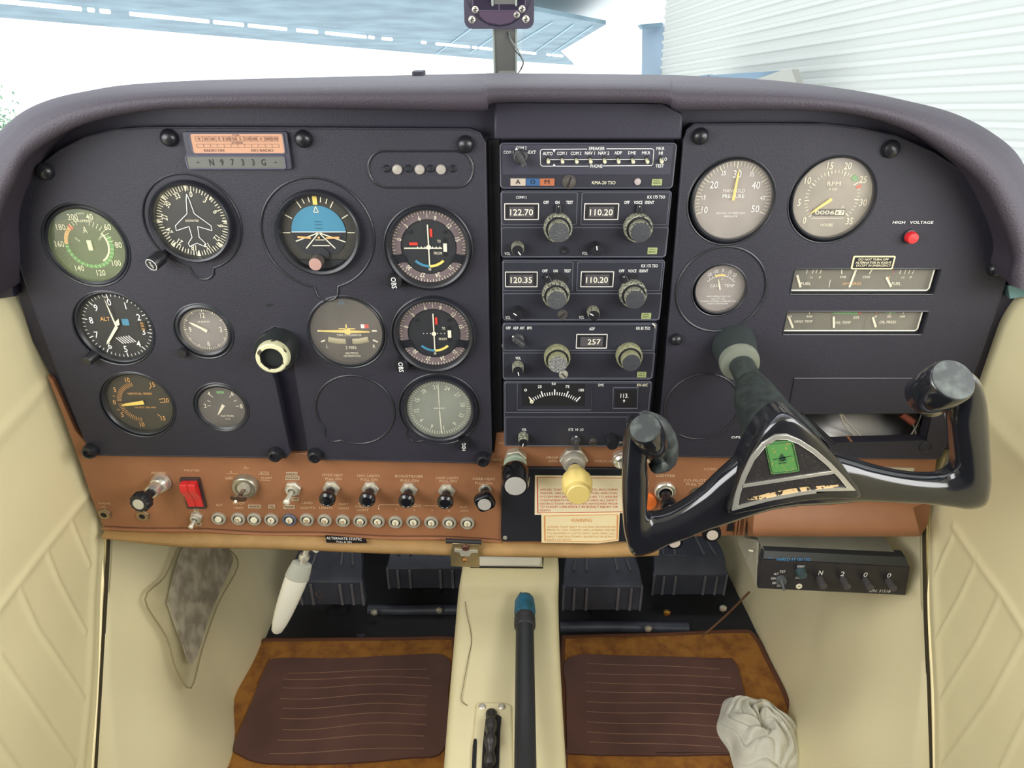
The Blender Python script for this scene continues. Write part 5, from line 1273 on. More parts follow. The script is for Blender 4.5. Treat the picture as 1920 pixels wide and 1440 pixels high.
def badge(T, x, y, w_=19, hh=11, h=HR):
    q = rbox([(x-w_/2, y-hh/2), (x+w_/2, y-hh/2), (x+w_/2, y+hh/2), (x-w_/2, y+hh/2)], h); m = M(); m.prism(rrect(*q, .0004, 2), h-.0002, h+.0007); bd_ = m.build('badge', STICK, T)
    m = M(); m.tpx('KING', x, y+2, 3.2, h+.001, 0, w=w_*.7); m.lpx(x-w_*.3, y-2.4, x+w_*.3, y-2.4, 1.2, h+.001); m.build('badge_print', mat('badge_olive', (84, 94, 56), .6), bd_)

# audio panel
T, x0, x1, z0, z1 = radio('audio_panel', 'audio selector panel with a row of small toggles, topmost unit of the radio stack', [(937, 269), (1268, 267), (1263, 353), (938, 354)])
m = M(); q = rbox([(941, 272), (1261, 271), (1258, 326), (942, 328)], HR); m.prism(rrect(*q, .0008, 3), HR-.0002, HR+.0006); m.build('upper_face', RADIO2, T)
m = M(); h = HR+.0010
for t, x, y, ch, w_ in (('COM 1', 953.5, 285.5, 6, 18), ('COM 2', 977.5, 277.5, 6, 20), ('-EXT', 996.5, 285.5, 6, 17), ('AUTO', 1027, 288, 6, 18.5), ('COM 1', 1053.5, 287.5, 6, 18), ('COM 2', 1080, 287.5, 6, 20), ('NAV 1', 1106, 287, 6, 18.5), ('NAV 2', 1132, 287, 6, 20.5),
    ('ADF', 1159, 286.5, 6, 14), ('DME', 1185, 286.5, 6, 14.5), ('MKR', 1211.5, 286.5, 6, 15.5), ('SPEAKER', 1119, 278.5, 6, 30), ('PHONE', 1118, 311.5, 6, 23), ('MKR', 1238.5, 278.5, 6, 15), ('HI', 1239, 287, 6, 7), ('LO', 1246.5, 298.5, 6, 8), ('TEST', 1237, 311, 6, 15.5)):
    m.tpx(t, x, y, ch, h, 0, w=w_)
for a in ((1016, 280, 1101, 279.5), (1137, 279, 1223, 279), (1226, 282, 1224, 308), (1013, 283, 1013.5, 308.5), (1017, 311.5, 1104, 311.5), (1130, 311, 1221, 310.5), (1029, 299.5, 1212, 299), (1013, 283, 1016, 280), (1223, 279, 1226, 282), (1224, 308, 1221, 310.5), (1013.5, 308.5, 1017, 311.5)): m.lpx(*a, 1.0, h)
for y0, y1 in ((280, 286), (311.5, 306.5)): 
    a = P(1036, y0, h); b = P(1042, y0, h); c = P(1039, y1, h); m.add([(a.x, -h, a.z), (b.x, -h, b.z), (c.x, -h, c.z)], [(0, 1, 2)])
m.build('lettering', WHITE, T)
for i, x in enumerate((1027, 1053.5, 1080, 1106, 1132, 1158, 1185, 1211.5, 1238)):
    p = P(x, 298.5, HR); m = M(); m.prism(rrect(p.x-.0013, p.x+.0013, p.z-.0030, p.z+.0030, .0012, 4), HR+.0005, HR+.0012); s = m.build('toggle_slot', DEEP, T)
    m = M(); m.lathe(p+Vector((0, 0, .0004)), (.05, -1, -.25), [(.0010, .0008), (.0014, .004), (.0016, .0065), (.0012, .0076), (.0001, .008)], 14); m.build('toggle_lever', mat('toggle_cream', (214, 212, 180), .35), T)
wingknob(T, 976, 293, -28, h=HR+.0006)
hq = HR
for x0_, x1_, mt, t in ((957, 985.5, mat('label_white', (176, 164, 150), .6), 'A'), (986.5, 1011.5, mat('label_blue', (42, 84, 130), .6), 'O'), (1012, 1039.5, mat('label_orange', (164, 96, 62), .6), 'M')):
    q = rbox([(x0_, 334.5), (x1_, 334.5), (x1_, 348), (x0_, 348)], hq); m = M(); m.prism(rrect(*q, .0003, 2), hq-.0002, hq+.0007); m.build('marker_lens', mt, T); m = M(); m.tpx(t, (x0_+x1_)/2, 341, 8.5, hq+.001, 0, w=9); m.build('marker_letter', DEEP, T)
slotscrew(T, 1067, 341, 20, .0050)
m = M(); m.tpx('KMA-20 TSO', 1132, 342.5, 6.2, HR+.0004, 0, w=44); m.build('model_lettering', CREAM, T)
p = P(1195.5, 340.5, HR); m = M(); m.lathe(p, (0, -1, 0), [(.0030, 0), (.0028, .0012), (.0001, .0016)], 20); m.build('photocell', mat('photocell_pink', (170, 158, 156), .35), T)
badge(T, 1231.5, 341.5, 19, 12)

def comm(label, yt, yb, left, right, sc, px0, px1a, px1b, dsp1, dsp2, comm2):
    T, x0, x1, z0, z1 = radio('communication_radio', label, [(px0, yt), (px1a, yt-1), (px1b, yb), (px0+2, yb)])
    h = HR
    midx = left
    ydiv = yt+(yb-yt)*.52
    m = M()
    for a, b in ((px0+3, midx-2), (midx+6, px1a-5)):
        q = rbox([(a, yt+3), (b, yt+3), (b-1, ydiv-2), (a, ydiv-2)], h); m.prism(rrect(*q, .0015, 3), h-.0002, h+.0006); 
    m.build('upper_face', RADIO, T)
    m = M()
    for a, b in ((px0+3, midx-2), (midx+6, px1a-5)):
        q = rbox([(a, yt+3), (b, yt+3), (b-1, ydiv-2), (a, ydiv-2)], h); outline(m, *q, .0015, h+.0006, .0004)
    q = rbox([(px0+2, ydiv+4), (px1a-4, ydiv+4), (px1b-2, yb-2), (px0+4, yb-2)], h); outline(m, *q, .0018, h, .0004)
    m.build('raised_line', EDGE, T)
    return T
T = comm('upper communication radio showing 122.70 and 110.20, second unit of the radio stack', 358, 483, 1084, 0, 1, 938, 1258, 1249, 0, 0, True)
display(T, [(945, 381), (1011, 381), (1010, 412), (946, 412)], '122.70', HR+.0006); display(T, [(1095, 381), (1161, 381), (1159, 412), (1095, 412)], '110.20', HR+.0006)
m = M(); h = HR+.0010
for t, x, y, ch, w_ in (('OFF', 1024, 379.5, 5.6, 10), ('ON', 1045, 379.5, 5.6, 8), ('TEST', 1068, 379.5, 5.6, 13), ('OFF', 1175.5, 379.5, 5.6, 10), ('VOICE', 1196.5, 379.5, 5.6, 16), ('IDENT', 1218, 379.5, 5.6, 17), ('KX 175 TSO', 1230.5, 369.5, 5.6, 33), ('COMM 2', 977.5, 370, 5, 20)): m.tpx(t, x, y, ch, h, 0, w=w_)
for t, x, y, ch, w_ in (('VOL', 951.5, 475.5, 5.4, 11), ('VOL', 1096.5, 475, 5.4, 11)): m.tpx(t, x, y, ch, HR+.0004, 0, w=w_)
m.build('lettering', WHITE, T)
bigknob(T, 1045.5, 424, pointer=0); bigknob(T, 1194.5, 424, top=mat('knob_top_smooth', (58, 60, 64), .5, var=.15, vscale=300), pointer=0)
smallknob(T, 970.5, 463, 145); smallknob(T, 1117, 463, -8, worn=False)
p = P(1058, 469, HR); m = M(); m.lathe(p, (0, -1, 0), [(.0042, 0), (.0040, .0008), (.0026, .0010), (.0010, .0002), (.0001, .0002)], 24); m.build('socket_screw', KNOBB, T); badge(T, 1223, 470, 18, 12)

T = comm('lower communication radio showing 120.35 and 110.20, third unit of the radio stack', 488, 601, 1076, 0, 1, 941, 1245, 1238, 0, 0, False)
display(T, [(947, 509), (1009, 509), (1007, 538), (947, 538)], '120.35', HR+.0006); display(T, [(1089, 508.5), (1152, 508.5), (1149, 538), (1088, 538)], '110.20', HR+.0006)
m = M(); h = HR+.0010
for t, x, y, ch, w_ in (('OFF', 1021.5, 508, 5.4, 10), ('ON', 1041.5, 508, 5.4, 8), ('TEST', 1064, 508, 5.4, 13), ('OFF', 1165.5, 508, 5.4, 10), ('VOICE', 1185.5, 508, 5.4, 15.5), ('IDENT', 1207, 508, 5.4, 16.5), ('KX 175 TSO', 1218, 498.5, 5.6, 31)): m.tpx(t, x, y, ch, h, 0, w=w_)
for t, x, y, ch, w_ in (('VOL', 952.5, 595.5, 5.4, 10), ('VOL', 1090.5, 595, 5.4, 10)): m.tpx(t, x, y, ch, HR+.0004, 0, w=w_)
m.build('lettering', WHITE, T)
for a in ([(1015, 522), (1024, 514), (1040, 510), (1052, 510), (1060, 516), (1067, 522), (1064, 529), (1050, 524), (1036, 520), (1024, 520)], [(1165, 520), (1180, 514), (1194, 512), (1198, 520), (1192, 524), (1180, 521), (1170, 524)]):
    m = M(); m.prism(quadpx(a, HR+.0009)[::-1], HR+.0005, HR+.0009); m.build('wear_mark', DEEP, T)
bigknob(T, 1041.5, 548, pointer=-27); bigknob(T, 1185, 547, top=MATS['knob_top_smooth'], pointer=-30)
smallknob(T, 970, 583, -55, worn=False); smallknob(T, 1111.5, 583, -60); slotscrew(T, 1054.5, 590, 45, .0042); badge(T, 1211.5, 592, 18, 11)

T, x0, x1, z0, z1 = radio('adf_receiver', 'direction finder receiver showing 257, fourth unit of the radio stack', [(942, 606), (1230, 605), (1224, 712), (943, 712)])
q = rbox([(944, 609), (1227, 608), (1226, 656), (945, 657)], HR); m = M(); m.prism(rrect(*q, .0012, 3), HR-.0002, HR+.0006); m.build('upper_face', RADIO, T)
m = M(); outline(m, *q, .0012, HR+.0006, .0004); q = rbox([(943, 662), (1227, 662), (1224, 709), (945, 709)], HR); outline(m, *q, .0018, HR, .0004); m.build('raised_line', EDGE, T)
display(T, [(1080, 626), (1140, 626), (1137, 653), (1080, 653)], '257', HR+.0006)
m = M(); h = HR+.0010
for t, x, y, ch, w_ in (('OFF', 953, 615, 5.2, 9), ('ADF', 967, 615, 5.2, 10), ('ANT', 979, 615, 5.2, 9), ('BFO', 993, 615, 5.2, 9), ('ADF', 1110, 616.5, 5.4, 10), ('KR 85 TSO', 1206, 615.5, 5.4, 26)): m.tpx(t, x, y, ch, h, 0, w=w_)
m.tpx('VOL', 971.5, 671.5, 5, HR+.0004, 0, w=10); m.build('lettering', WHITE, T)
wingknob(T, 972, 634, -52, h=HR+.0006, r=.0060)
bigknob(T, 1044, 666, big=mat('knob_worn_rim_pale', (146, 146, 112), .6, rgb2=(92, 92, 78), vscale=700, thresh=(.45, .65)), top=mat('knob_top_scratched', (92, 94, 96), .5, rgb2=(168, 166, 156), vscale=900, thresh=(.5, .62)))
bigknob(T, 1178, 663, big=MATS['knob_worn_rim_pale'], top=MATS['knob_top_smooth'])
smallknob(T, 971, 686, 170); slotscrew(T, 1056.5, 702, -45, .0038, mt=STEEL); badge(T, 1203, 702, 17, 10)
p = P(1227, 608, HR); m = M(); m.tube([p+Vector((-.002, -.001, .001)), p+Vector((0, -.003, 0)), p+Vector((.0005, -.002, -.003))], .0008, 8); m.build('clip', STEEL, T)

T, x0, x1, z0, z1 = radio('distance_measuring_unit', 'distance measuring unit with 0 to 100 meter scale, lowest unit of the radio stack', [(944, 716), (1222, 714), (1212, 836), (946, 838)])
q = rbox([(947, 718), (1219, 717), (1216, 772), (948, 774)], HR); m = M(); m.prism(rrect(*q, .0006, 3), HR-.0002, HR+.0006, ); m.build('upper_face', RADIO, T)
m = M(); outline(m, *q, .0006, HR+.0006, .0004); q = rbox([(948, 782), (1216, 782), (1212, 835), (949, 836)], HR); outline(m, *q, .0018, HR, .0004); 
w_ = quadpx([(970, 718), (1110, 718), (1108, 769), (970, 769)], HR+.001); m.tube([(a, -HR-.0008, b) for a, b in w_+[w_[0]]], .0005, 5, up=(0, -1, 0), caps=False); w_ = quadpx([(1150, 727), (1196, 727), (1195, 766), (1149, 766)], HR+.001); m.tube([(a, -HR-.0008, b) for a, b in w_+[w_[0]]], .0006, 5, up=(0, -1, 0), caps=False)
m.build('raised_line', EDGE, T)
m = M(); m.prism(quadpx([(978, 718), (1097, 718), (1096, 761), (979, 761)], HR+.0009)[::-1], HR, HR+.0009); m.prism(quadpx([(1154, 731), (1193, 731), (1192, 763), (1154, 763)], HR+.0009)[::-1], HR, HR+.0009); m.build('meter_window', DEEP, T)
m = M(); h = HR+.0012
c = P(1038, 799, h); r0 = 81*SS(730, h)
n = 20
for k in range(n+1):
    a = -37+74*k/n; big = k % 5 == 0; m.tick(c.x, c.z, r0*(.84), r0*(.84+(.15 if big else .085)), a, .0012 if big else .0008, h, 0)
for t, x, y in (('0', 985.5, 731.5), ('25', 1012, 725), ('50', 1038, 719.5), ('75', 1064, 725), ('100', 1090, 731.5)): m.tpx(t, x, y, 5, h, 0, w=3+len(t)*2.2)
m.tpx('DME', 1127, 722, 4.8, h, 0, w=10); m.tpx('113.', 1171, 742, 8, h, 0, w=15); m.tpx('9', 1170, 752, 5.4, h, 0, w=4)
for t, x, y, w_ in (('VOL', 983, 805.5, 8.5), ('KTS', 1070.5, 805.5, 8.5), ('HI', 1081.5, 805.5, 4.5), ('LO', 1091, 805.5, 6), ('DME', 1165, 830, 8)): m.tpx(t, x, y, 4.8, HR+.0004, 0, w=w_)
m.build('lettering', WHITE, T)
m = M(); m.tpx('KN 60C', 1204.5, 722, 5, h, 0, w=20); m.build('model_lettering', CREAM, T)
a = P(997, 753, h); b = P(999, 757, h); m = M(); m.lathe((a.x, 0, a.z), (0, -1, 0), [(.0019, h), (.0019, h+.0006), (.0009, h+.0006)], 20, caps=False); a2 = P(992, 744, h); m.bar(a.x, a.z, a2.x, a2.z, .0016, h+.0003, 0, w2=.0009); m.build('needle', CREAM, T)
smallknob(T, 981, 817, 190, r=.0050, L=.014)
wingknob(T, 1079, 823, 0, r=.0056); slotscrew(T, 1112, 829, 80, .0038); 
p = P(1145, 820, HR); m = M(); m.lathe(p, (0, -1, 0), [(.0062, 0), (.0062, .014), (.0056, .016), (.0001, .0162)], 40, knurl=.05); m.build('volume_knob', KNOBB, T)

# ------------------------------------------------------------------ engine controls on the brown panel
def nut(m, p, r, t0, t1, mi=0, rot=0):
    m.lathe(p, (0, -1, 0), [(r, t0), (r, t1), (r*.93, t1+.0008)], 6, mi, up=(math.sin(rot), 0, math.cos(rot)))
p = P(966, 856, HL); T = thing('throttle', 'black throttle plunger with a bright round end, beside the fuel placard', 'throttle', p)
m = M(); nut(m, p, .0125, 0, .008, rot=.3); m.lathe(p, (0, -1, 0), [(.0095, .008), (.0095, .012)], 28); m.build('nut', STEEL, T)
m = M(); m.lathe(p, (0, -1, 0), [(.0110, .010), (.0118, .013), (.0125, .014), (.0125, .018), (.0118, .019), (.0125, .028)], 40); m.build('friction_collar', mat('throttle_collar_grey', (150, 164, 146), .35), T)
m = M(); m.lathe(p, (0, -1, 0), [(.0125, .026), (.0148, .030), (.0152, .040), (.0142, .050), (.0128, .054), (.0118, .0545)], 48); m.build('grip', mat('gloss_black_grip', (20, 20, 22), .15, coat=.5), T)
m = M(); m.lathe(p, (0, -1, 0), [(.0112, .0535), (.0110, .0552), (.0001, .0553)], 48); m.build('end_cap', ALU, T)
p = P(1075, 858, HL); T = thing('propeller_control', 'cream yellow propeller control knob in front of the fuel placard', 'control knob', p)
m = M(); nut(m, p, .0155, 0, .007, rot=.5); m.lathe(p, (0, -1, 0), [(.0132, .007), (.0132, .010), (.0120, .013), (.0112, .0165), (.0108, .017)], 36); m.build('nut', STEEL, T)
m = M(); m.lathe(p, (0, -1, 0), [(.0048, .015), (.0048, .038)], 20); m.build('shaft', KNOBB, T)
m = M(); n = 48
prof = [(.0078, .024), (.0090, .028), (.0112, .034), (.0152, .041), (.0163, .047), (.0158, .056), (.0132, .0605)]
base = len(m.v)
rows = []
for r, t in prof: rows.append([p+Vector((math.sin(2*PI*k/n), 0, math.cos(2*PI*k/n)))*r*(1-0.055*max(0, math.cos(8*2*PI*k/n))*(1 if r > .009 else 0))+Vector((0, -t, 0)) for k in range(n)])
m.grid(rows, closed=True); m.lathe(p, (0, -1, 0), [(.0132, .0603), (.0126, .0612), (.0122, .0610), (.0120, .0675), (.0110, .0685), (.0001, .0687)], 48)
m.build('knob', mat('cream_yellow_plastic', (232, 208, 128), .4, coat=.2), T, ang=40)
p = P(1163, 857, HL); T = thing('mixture_control_nut', 'chrome mixture control bushing half hidden behind the yoke horn', 'bushing', p)
m = M(); nut(m, p, .010, 0, .006); m.lathe(p, (0, -1, 0), [(.0085, .006), (.0085, .010), (.006, .012), (.006, .004)], 30, caps=False); m.build('nut', CHROME, T)
# primer
p = P(304, 903, HL); ax = Vector((-.12, -1, .05)).normalized(); T = thing('primer', 'fuel primer with scalloped black knob and chrome barrel, at the left of the brown panel', 'primer', p)
m = M(); m.lathe(p, ax, [(.0112, 0), (.0112, .004), (.0096, .008), (.0086, .010)], 36); m.lathe(p, ax, [(.0074, .010), (.0074, .020), (.0068, .022)], 30); m.build('barrel', CHROME, T)
m = M(); m.lathe(p, ax, [(.005, .02), (.005, .034)], 24); rows = []; n = 64
u = (Vector((0, 0, 1))-ax*ax.z).normalized(); v = ax.cross(u)
for r, t in ((.004, .033), (.0100, .034), (.0108, .036), (.0108, .042), (.0096, .0445), (.0001, .0448)): rows.append([p+ax*t+(u*math.cos(2*PI*k/n)+v*math.sin(2*PI*k/n))*r*(1+.06*math.cos(12*2*PI*k/n)) for k in range(n)])
m.grid(rows, closed=True); m.build('knob', KNOBB, T)
m = M(); m.lathe(p, ax, [(.0062, .0444), (.0060, .0454), (.0001, .0456)], 32); m.build('knob_cap', mat('pale_cap', (204, 200, 186), .35, metal=.3), T)
# master rocker
T = thing('master_switch', 'red split master rocker switch in a black frame', 'switch', P(363, 925, HL))
x0, x1, z0, z1 = rbox([(342, 894), (379, 894), (385, 951), (350, 951)], HL); 
m = M(); m.prism(rrect(x0, x1, z0, z1, .0015, 3), HL, HL+.003, holes=[rrect(x0+.002, x1-.0022, z0+.003, z1-.003, .0005, 2)]); m.prism(rrect(x0+.001, x1-.001, z0+.001, z1-.001, .001, 2), HL, HL+.0008); m.build('frame', mat('switch_frame', (58, 48, 48), .5), T, bevel=.0004)
REDR = mat('red_rocker', (214, 40, 44), .3, coat=.3)
for a, b in ((x0+.0022, (x0+x1)/2-.0004), ((x0+x1)/2+.0002, x1-.0024)):
    zc = (z0+z1)/2; H_ = (z1-z0)/2-.0032
    rows = [[(x_, -HL-hh, zc+H_*f) for x_ in (a, b)] for f, hh in ((1, .001), (1, .0115), (.55, .0120), (.35, .0110), (-.1, .0062), (-.6, .0042), (-1, .0036), (-1, .001))]
    m = M(); m.grid(rows); m.add([rows[i][0] for i in range(8)], [tuple(range(8))]); m.add([rows[i][1] for i in range(8)], [tuple(reversed(range(8)))]); m.build('rocker', REDR, T, bevel=.0004)
# ignition switch and key
p = P(462, 908, HL); T = thing('ignition_switch', 'silver ignition lock with a worn brown key in it', 'ignition lock', p)
m = M(); m.lathe(p, (0, -1, 0), [(.0145, 0), (.0145, .004), (.0135, .008), (.0125, .009), (.0120, .0092), (.0095, .0092), (.0090, .0078), (.0001, .0078)], 48); m.build('lock_barrel', mat('satin_lock', (176, 170, 154), .35, metal=.8), T)
m = M(); m.lathe(p, (0, -1, 0), [(.0072, .0078), (.0070, .0098), (.0001, .0102)], 32); m.build('cylinder', STEEL, T)
m = M(); k0 = p+Vector((0, -.010, 0)); pts = [(0, 0), ]
c_ = k0+Vector((-.0010, -.012, -.0020)); n = 28
top = [c_+Vector((.0088*math.cos(2*PI*k/n), -.004*math.sin(2*PI*k/n)-.003, .0062*math.sin(2*PI*k/n))) for k in range(n)]
bot = [q+Vector((0, .0016, .001)) for q in top]
m.add(top+bot, [tuple(range(n)), tuple(range(2*n-1, n-1, -1))]+[(i, i+n, (i+1) % n+n, (i+1) % n) for i in range(n)]); m.box(k0.x-.002, k0.x+.002, k0.y-.010, k0.y+.002, k0.z-.001, k0.z+.0008)
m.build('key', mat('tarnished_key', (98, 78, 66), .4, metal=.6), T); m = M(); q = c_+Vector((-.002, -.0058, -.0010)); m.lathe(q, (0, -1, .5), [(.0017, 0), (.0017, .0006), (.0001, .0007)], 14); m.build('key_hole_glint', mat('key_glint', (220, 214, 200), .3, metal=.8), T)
def toggle(px, py, label, r, L, dz=-.45, big=True):
    p = P(px, py, HL); T = thing('toggle_switch', label, 'switch', p, 'toggle switches'); m = M(); nut(m, p, r*1.15, 0, .003, rot=.4); m.lathe(p, (0, -1, 0), [(r*.8, .003), (r*.8, .007), (r*.55, .0078), (r*.5, .005)], 24, caps=False); m.build('nut', STEEL, T)
    ax = Vector((-.25, -1, dz)).normalized(); m = M(); m.lathe(p, ax, [(r*.30, .004), (r*.34, L*.6), (r*.42, L*.9), (r*.36, L), (.0001, L*1.02)], 18); lv_ = m.build('lever', STEEL, T)
    m = M(); m.lathe(p, ax, [(r*.44, L*.86), (r*.42, L*1.01), (.0001, L*1.05)], 18); m.build('lever_tip', mat('lever_tip_white', (222, 220, 206), .35), lv_)
toggle(550, 915, 'avionics toggle switch under the RADIO MASTER tape labels', .0082, .020)
toggle(369, 968, 'small toggle switch between ON and OFF tapes below the red rocker', .0062, .015)
def jack(px, py, label):
    p = P(px, py, HL); T = thing('headset_jack', label, 'jack', p, 'headset jacks'); m = M(); nut(m, p, .0078, 0, .002, rot=.2); m.lathe(p, (0, -1, 0), [(.0062, .002), (.0060, .0038), (.0036, .0040), (.0034, .001)], 28, caps=False); m.build('nut', mat('jack_bronze', (166, 146, 116), .4, metal=.7), T)
    m = M(); m.lathe(p, (0, -1, 0), [(.0036, .0030), (.0001, .0031)], 20); m.build('hole', DEEP, T)
jack(197.5, 962, 'headset jack at the left corner of the brown panel'); jack(269, 965, 'headset jack under the primer knob')
for px, py, lb in ((622, 914, 'pitot heat'), (695, 915, 'navigation lights'), (767, 917, 'beacon strobe'), (838, 919, 'landing lights')):
    p = P(px, py, HL); T = thing('pull_knob', 'black pull knob under the %s lettering' % lb, 'pull knob', p, 'black pull knobs')
    m = M(); nut(m, p, .0098, 0, .003, rot=.5); m.lathe(p, (0, -1, 0), [(.0070, .003), (.0068, .006)], 28); m.build('nut', STEEL, T)
    m = M(); m.lathe(p, (0, -1, 0), [(.0052, .004), (.0048, .014), (.0058, .0155), (.0086, .0175), (.0092, .0205), (.0088, .0235), (.0062, .0255), (.0056, .0250), (.0046, .0252), (.0001, .0256)], 40); m.build('knob', mat('gloss_black_knob', (22, 23, 28), .2, coat=.3), T)
p = P(910, 917, HL); T = thing('carburetor_heat_knob', 'square black carburettor heat knob with a silver face, right end of the brown switches', 'pull knob', p)
m = M(); m.lathe(p, (0, -1, 0), [(.0072, 0), (.0070, .003), (.0058, .0035)], 28); m.build('collar', CHROME, T)
m = M(); m.lathe(p, (0, -1, 0), [(.0055, .003), (.0052, .014)], 24)
n = 48; rows = []
for s_, t in ((.5, .012), (1.0, .018), (1.08, .022), (1.02, .0265), (.9, .028), (0.01, .0282)):
    row = []
    for k in range(n):
        a = 2*PI*k/n; a2 = a+R_(27); r = .0098/(abs(math.cos(a2))**4+abs(math.sin(a2))**4)**.25
        row.append(p+Vector((math.sin(a)*r*s_, -t, math.cos(a)*r*s_)))
    rows.append(row)
m.grid(rows, closed=True); m.build('knob', MATS['gloss_black_knob'], T); m = M(); m.lathe(p, (0, -1, 0), [(.0074, .0275), (.0072, .0290), (.0001, .0292)], 36); m.build('silver_face', ALU, T)
# circuit breakers
CB = [(411, 971, '', 'leftmost, under ALT'), (447.5, 971.5, '15', 'under PITOT HEAT'), (477.5, 972, '', 'under the SPEAKER tape'), (509.5, 973, '7', 'under the TAIL tape'), (543.5, 973, '5', 'under the TRANSP tape'), (576, 973, '20', 'under LAND LIGHTS'), (609.5, 974, '10', 'under NAV LIGHTS'),
      (643.5, 975, '10', 'under INST LIGHT'), (676, 975.5, '10', 'under STROBE LIGHT'), (708.5, 976, '5', 'under radio 1'), (742, 977.5, '2', 'under radio 2'), (775.5, 977, '5', 'under radio 3'), (809, 978, '2', 'under radio 4'), (842.5, 978.5, '2', 'under radio 5'), (876.5, 979.5, '2', 'rightmost, under AUX AMPS')]
CBR = mat('breaker_collar', (158, 152, 136), .4); CBD = mat('breaker_button', (228, 222, 196), .45); CBG = mat('breaker_groove', (58, 56, 54), .5)
proto = None
for x, y, t, lb in CB:
    p = P(x, y, HL); T = thing('circuit_breaker', 'round white circuit breaker, '+lb, 'circuit breaker', p, 'circuit breakers in a row')
    m = M(); m.lathe(p, (0, -1, 0), [(.0082, 0), (.0082, .0025), (.0074, .0034), (.0058, .0034), (.0054, .002)], 36, caps=False)
    c = m.build('collar', CBR if x != 543.5 else mat('breaker_collar_dark', (92, 94, 106), .4), T)
    m = M(); m.lathe(p, (0, -1, 0), [(.0057, .0018), (.0001, .0019)], 30); m.build('groove', CBG, T)
    m = M(); m.lathe(p, (0, -1, 0), [(.0040, .002), (.0039, .0038), (.0034, .0042), (.0001, .0043)], 30); m.build('button', CBD, T)
    if t: m = M(); m.text(t, p.x, p.z, .0044, HL+.0048, 0, sx=.7); m.build('rating_number', mat('rating_ink', (150, 110, 60), .6), T)
# black plate and placards
T = thing('throttle_plate', 'black metal plate on the brown panel behind the throttle and placards', 'plate', P(1050, 1015, HL))
m = M(); m.prism(quadpx([(940, 879), (943, 877), (1196, 879), (1198, 1016), (942, 1016), (939, 1008)], .0085), .003, .0085); m.build('plate', mat('plate_black', (34, 36, 44), .4), T, bevel=.001)
for x, y in ((947, 1008), (944, 888)):
    p = P(x, y, .0085); m = M(); m.lathe(p, (0, -1, 0), [(.0026, 0), (.0024, .001), (.0001, .0013)], 16); m.build('screw', STEEL if y > 900 else DEEP, T)
T = thing('fuel_placard', 'cream placard with red border and red text about fuel contaminants', 'placard', P(1085, 965, .009), 'warning placards')
def sticker(px, hh): 
    m = M(); m.prism(quadpx(px, hh), hh-.0006, hh); return m
sticker([(1003, 891.5), (1190, 893), (1190, 963), (1160, 962), (1002.5, 965.5)], .0093).build('sheet', mat('sticker_cream', (240, 226, 190), .55, var=.03, vscale=20), T)
m = M(); h = .0095
for a in ((1007, 895.5, 1188, 896.5, 1.2), (1007.5, 895, 1008.5, 961, 1.8), (1008, 961.5, 1188, 959.5, 1.4)): m.lpx(*a, h)
for i, (t, w_) in enumerate((('ASSURE THAT ALL CONTAMINATES, INCLUDING', 146), ('WATER, ARE REMOVED FROM FUEL AND FUEL', 146), ('SYSTEM BEFORE FLIGHT. FAILURE TO ASSURE', 146), ('CONTAMINATE FREE FUEL AND HEED ALL SAFETY', 146), ('INSTRUCTIONS AND OWNER ADVISORIES PRIOR', 146), ('TO FLIGHT CAN RESULT IN BODILY INJURY OR', 146))): m.tpx(t, 1085.5, 918.5+6.5*i, 3.9, h, 0, w=w_)
m.tpx('DEATH', 1022, 957, 3.6, h, 0, w=19); m.build('lettering', mat('sticker_red', (204, 84, 64), .6), T)
T = thing('seat_placard', 'cream placard with orange border headed WARNING, below the red fuel placard', 'placard', P(1090, 1018, .009), 'warning placards')
sticker([(1015, 964), (1162, 962.5), (1160, 1014), (1120, 1019), (1015.5, 1017.5)], .0099).build('sheet', mat('sticker_ivory', (244, 226, 180), .55), T)
m = M(); h = .0101
for a in ((1020, 967.5, 1158, 965, 1.2), (1021, 968, 1022, 1014, 2.4), (1158, 966, 1157, 1011, 2.4), (1022, 1014.5, 1118, 1016, 1.4), (1118, 1016, 1157, 1012, 1.4)): m.lpx(*a, h)
m.tpx('WARNING', 1090, 975.5, 6.2, h, 0, w=40); m.build('border', mat('sticker_orange', (226, 150, 86), .6), T); m = M()
for i, (t, w_, x) in enumerate((('ASSURE THAT SEAT IS LOCKED IN POSITION', 128, 1090), ('PRIOR TO TAXI, TAKEOFF, AND LANDING. FAILURE', 128, 1090), ('TO PROPERLY LATCH SEAT AND HEED ALL', 128, 1090), ('SAFETY INSTRUCTIONS CAN RESULT IN BODILY', 128, 1090), ('INJURY OR DEATH.', 46, 1049))): m.tpx(t, x, 988+6.1*i, 3.6, h, 0, w=w_)
m.build('lettering', mat('sticker_tan', (216, 170, 112), .6), T)
# latch plate hanging on the padded edge
T = thing('latch', 'worn metal latch plate on the padded edge above the pedestal', 'latch', P(872, 1055, .02))
m = M(); m.tube([P(836, 1014, .018), P(903, 1017, .018)], .0030, 12, up=(0, -1, 0)); m.build('pin', mat('latch_black_pin', (44, 44, 46), .4), T)
m = M(); hh = .021
o = quadpx([(848, 1019), (899, 1021), (899, 1031), (899, 1064), (846, 1062), (844, 1036)], hh)
m.prism(o, hh-.0015, hh, holes=[circ(P(872, 1051, hh).x, P(872, 1051, hh).z, .0035, 20)]); m.build('plate', mat('brassy_metal', (196, 176, 136), .3, metal=.9, var=.15, vscale=60), T, bevel=.0004)
for px, py, mt, r in ((873, 1026, mat('rust', (96, 62, 54), .5, metal=.5), .0045), (872, 1050, mat('copper', (196, 150, 100), .3, metal=.9), .0030)):
    p = P(px, py, hh); m = M(); m.lathe(p, (0, -1, 0), [(r, -.001), (r, .0015), (r*.7, .0028), (.0001, .0032)], 22); m.build('rivet', mt, T)
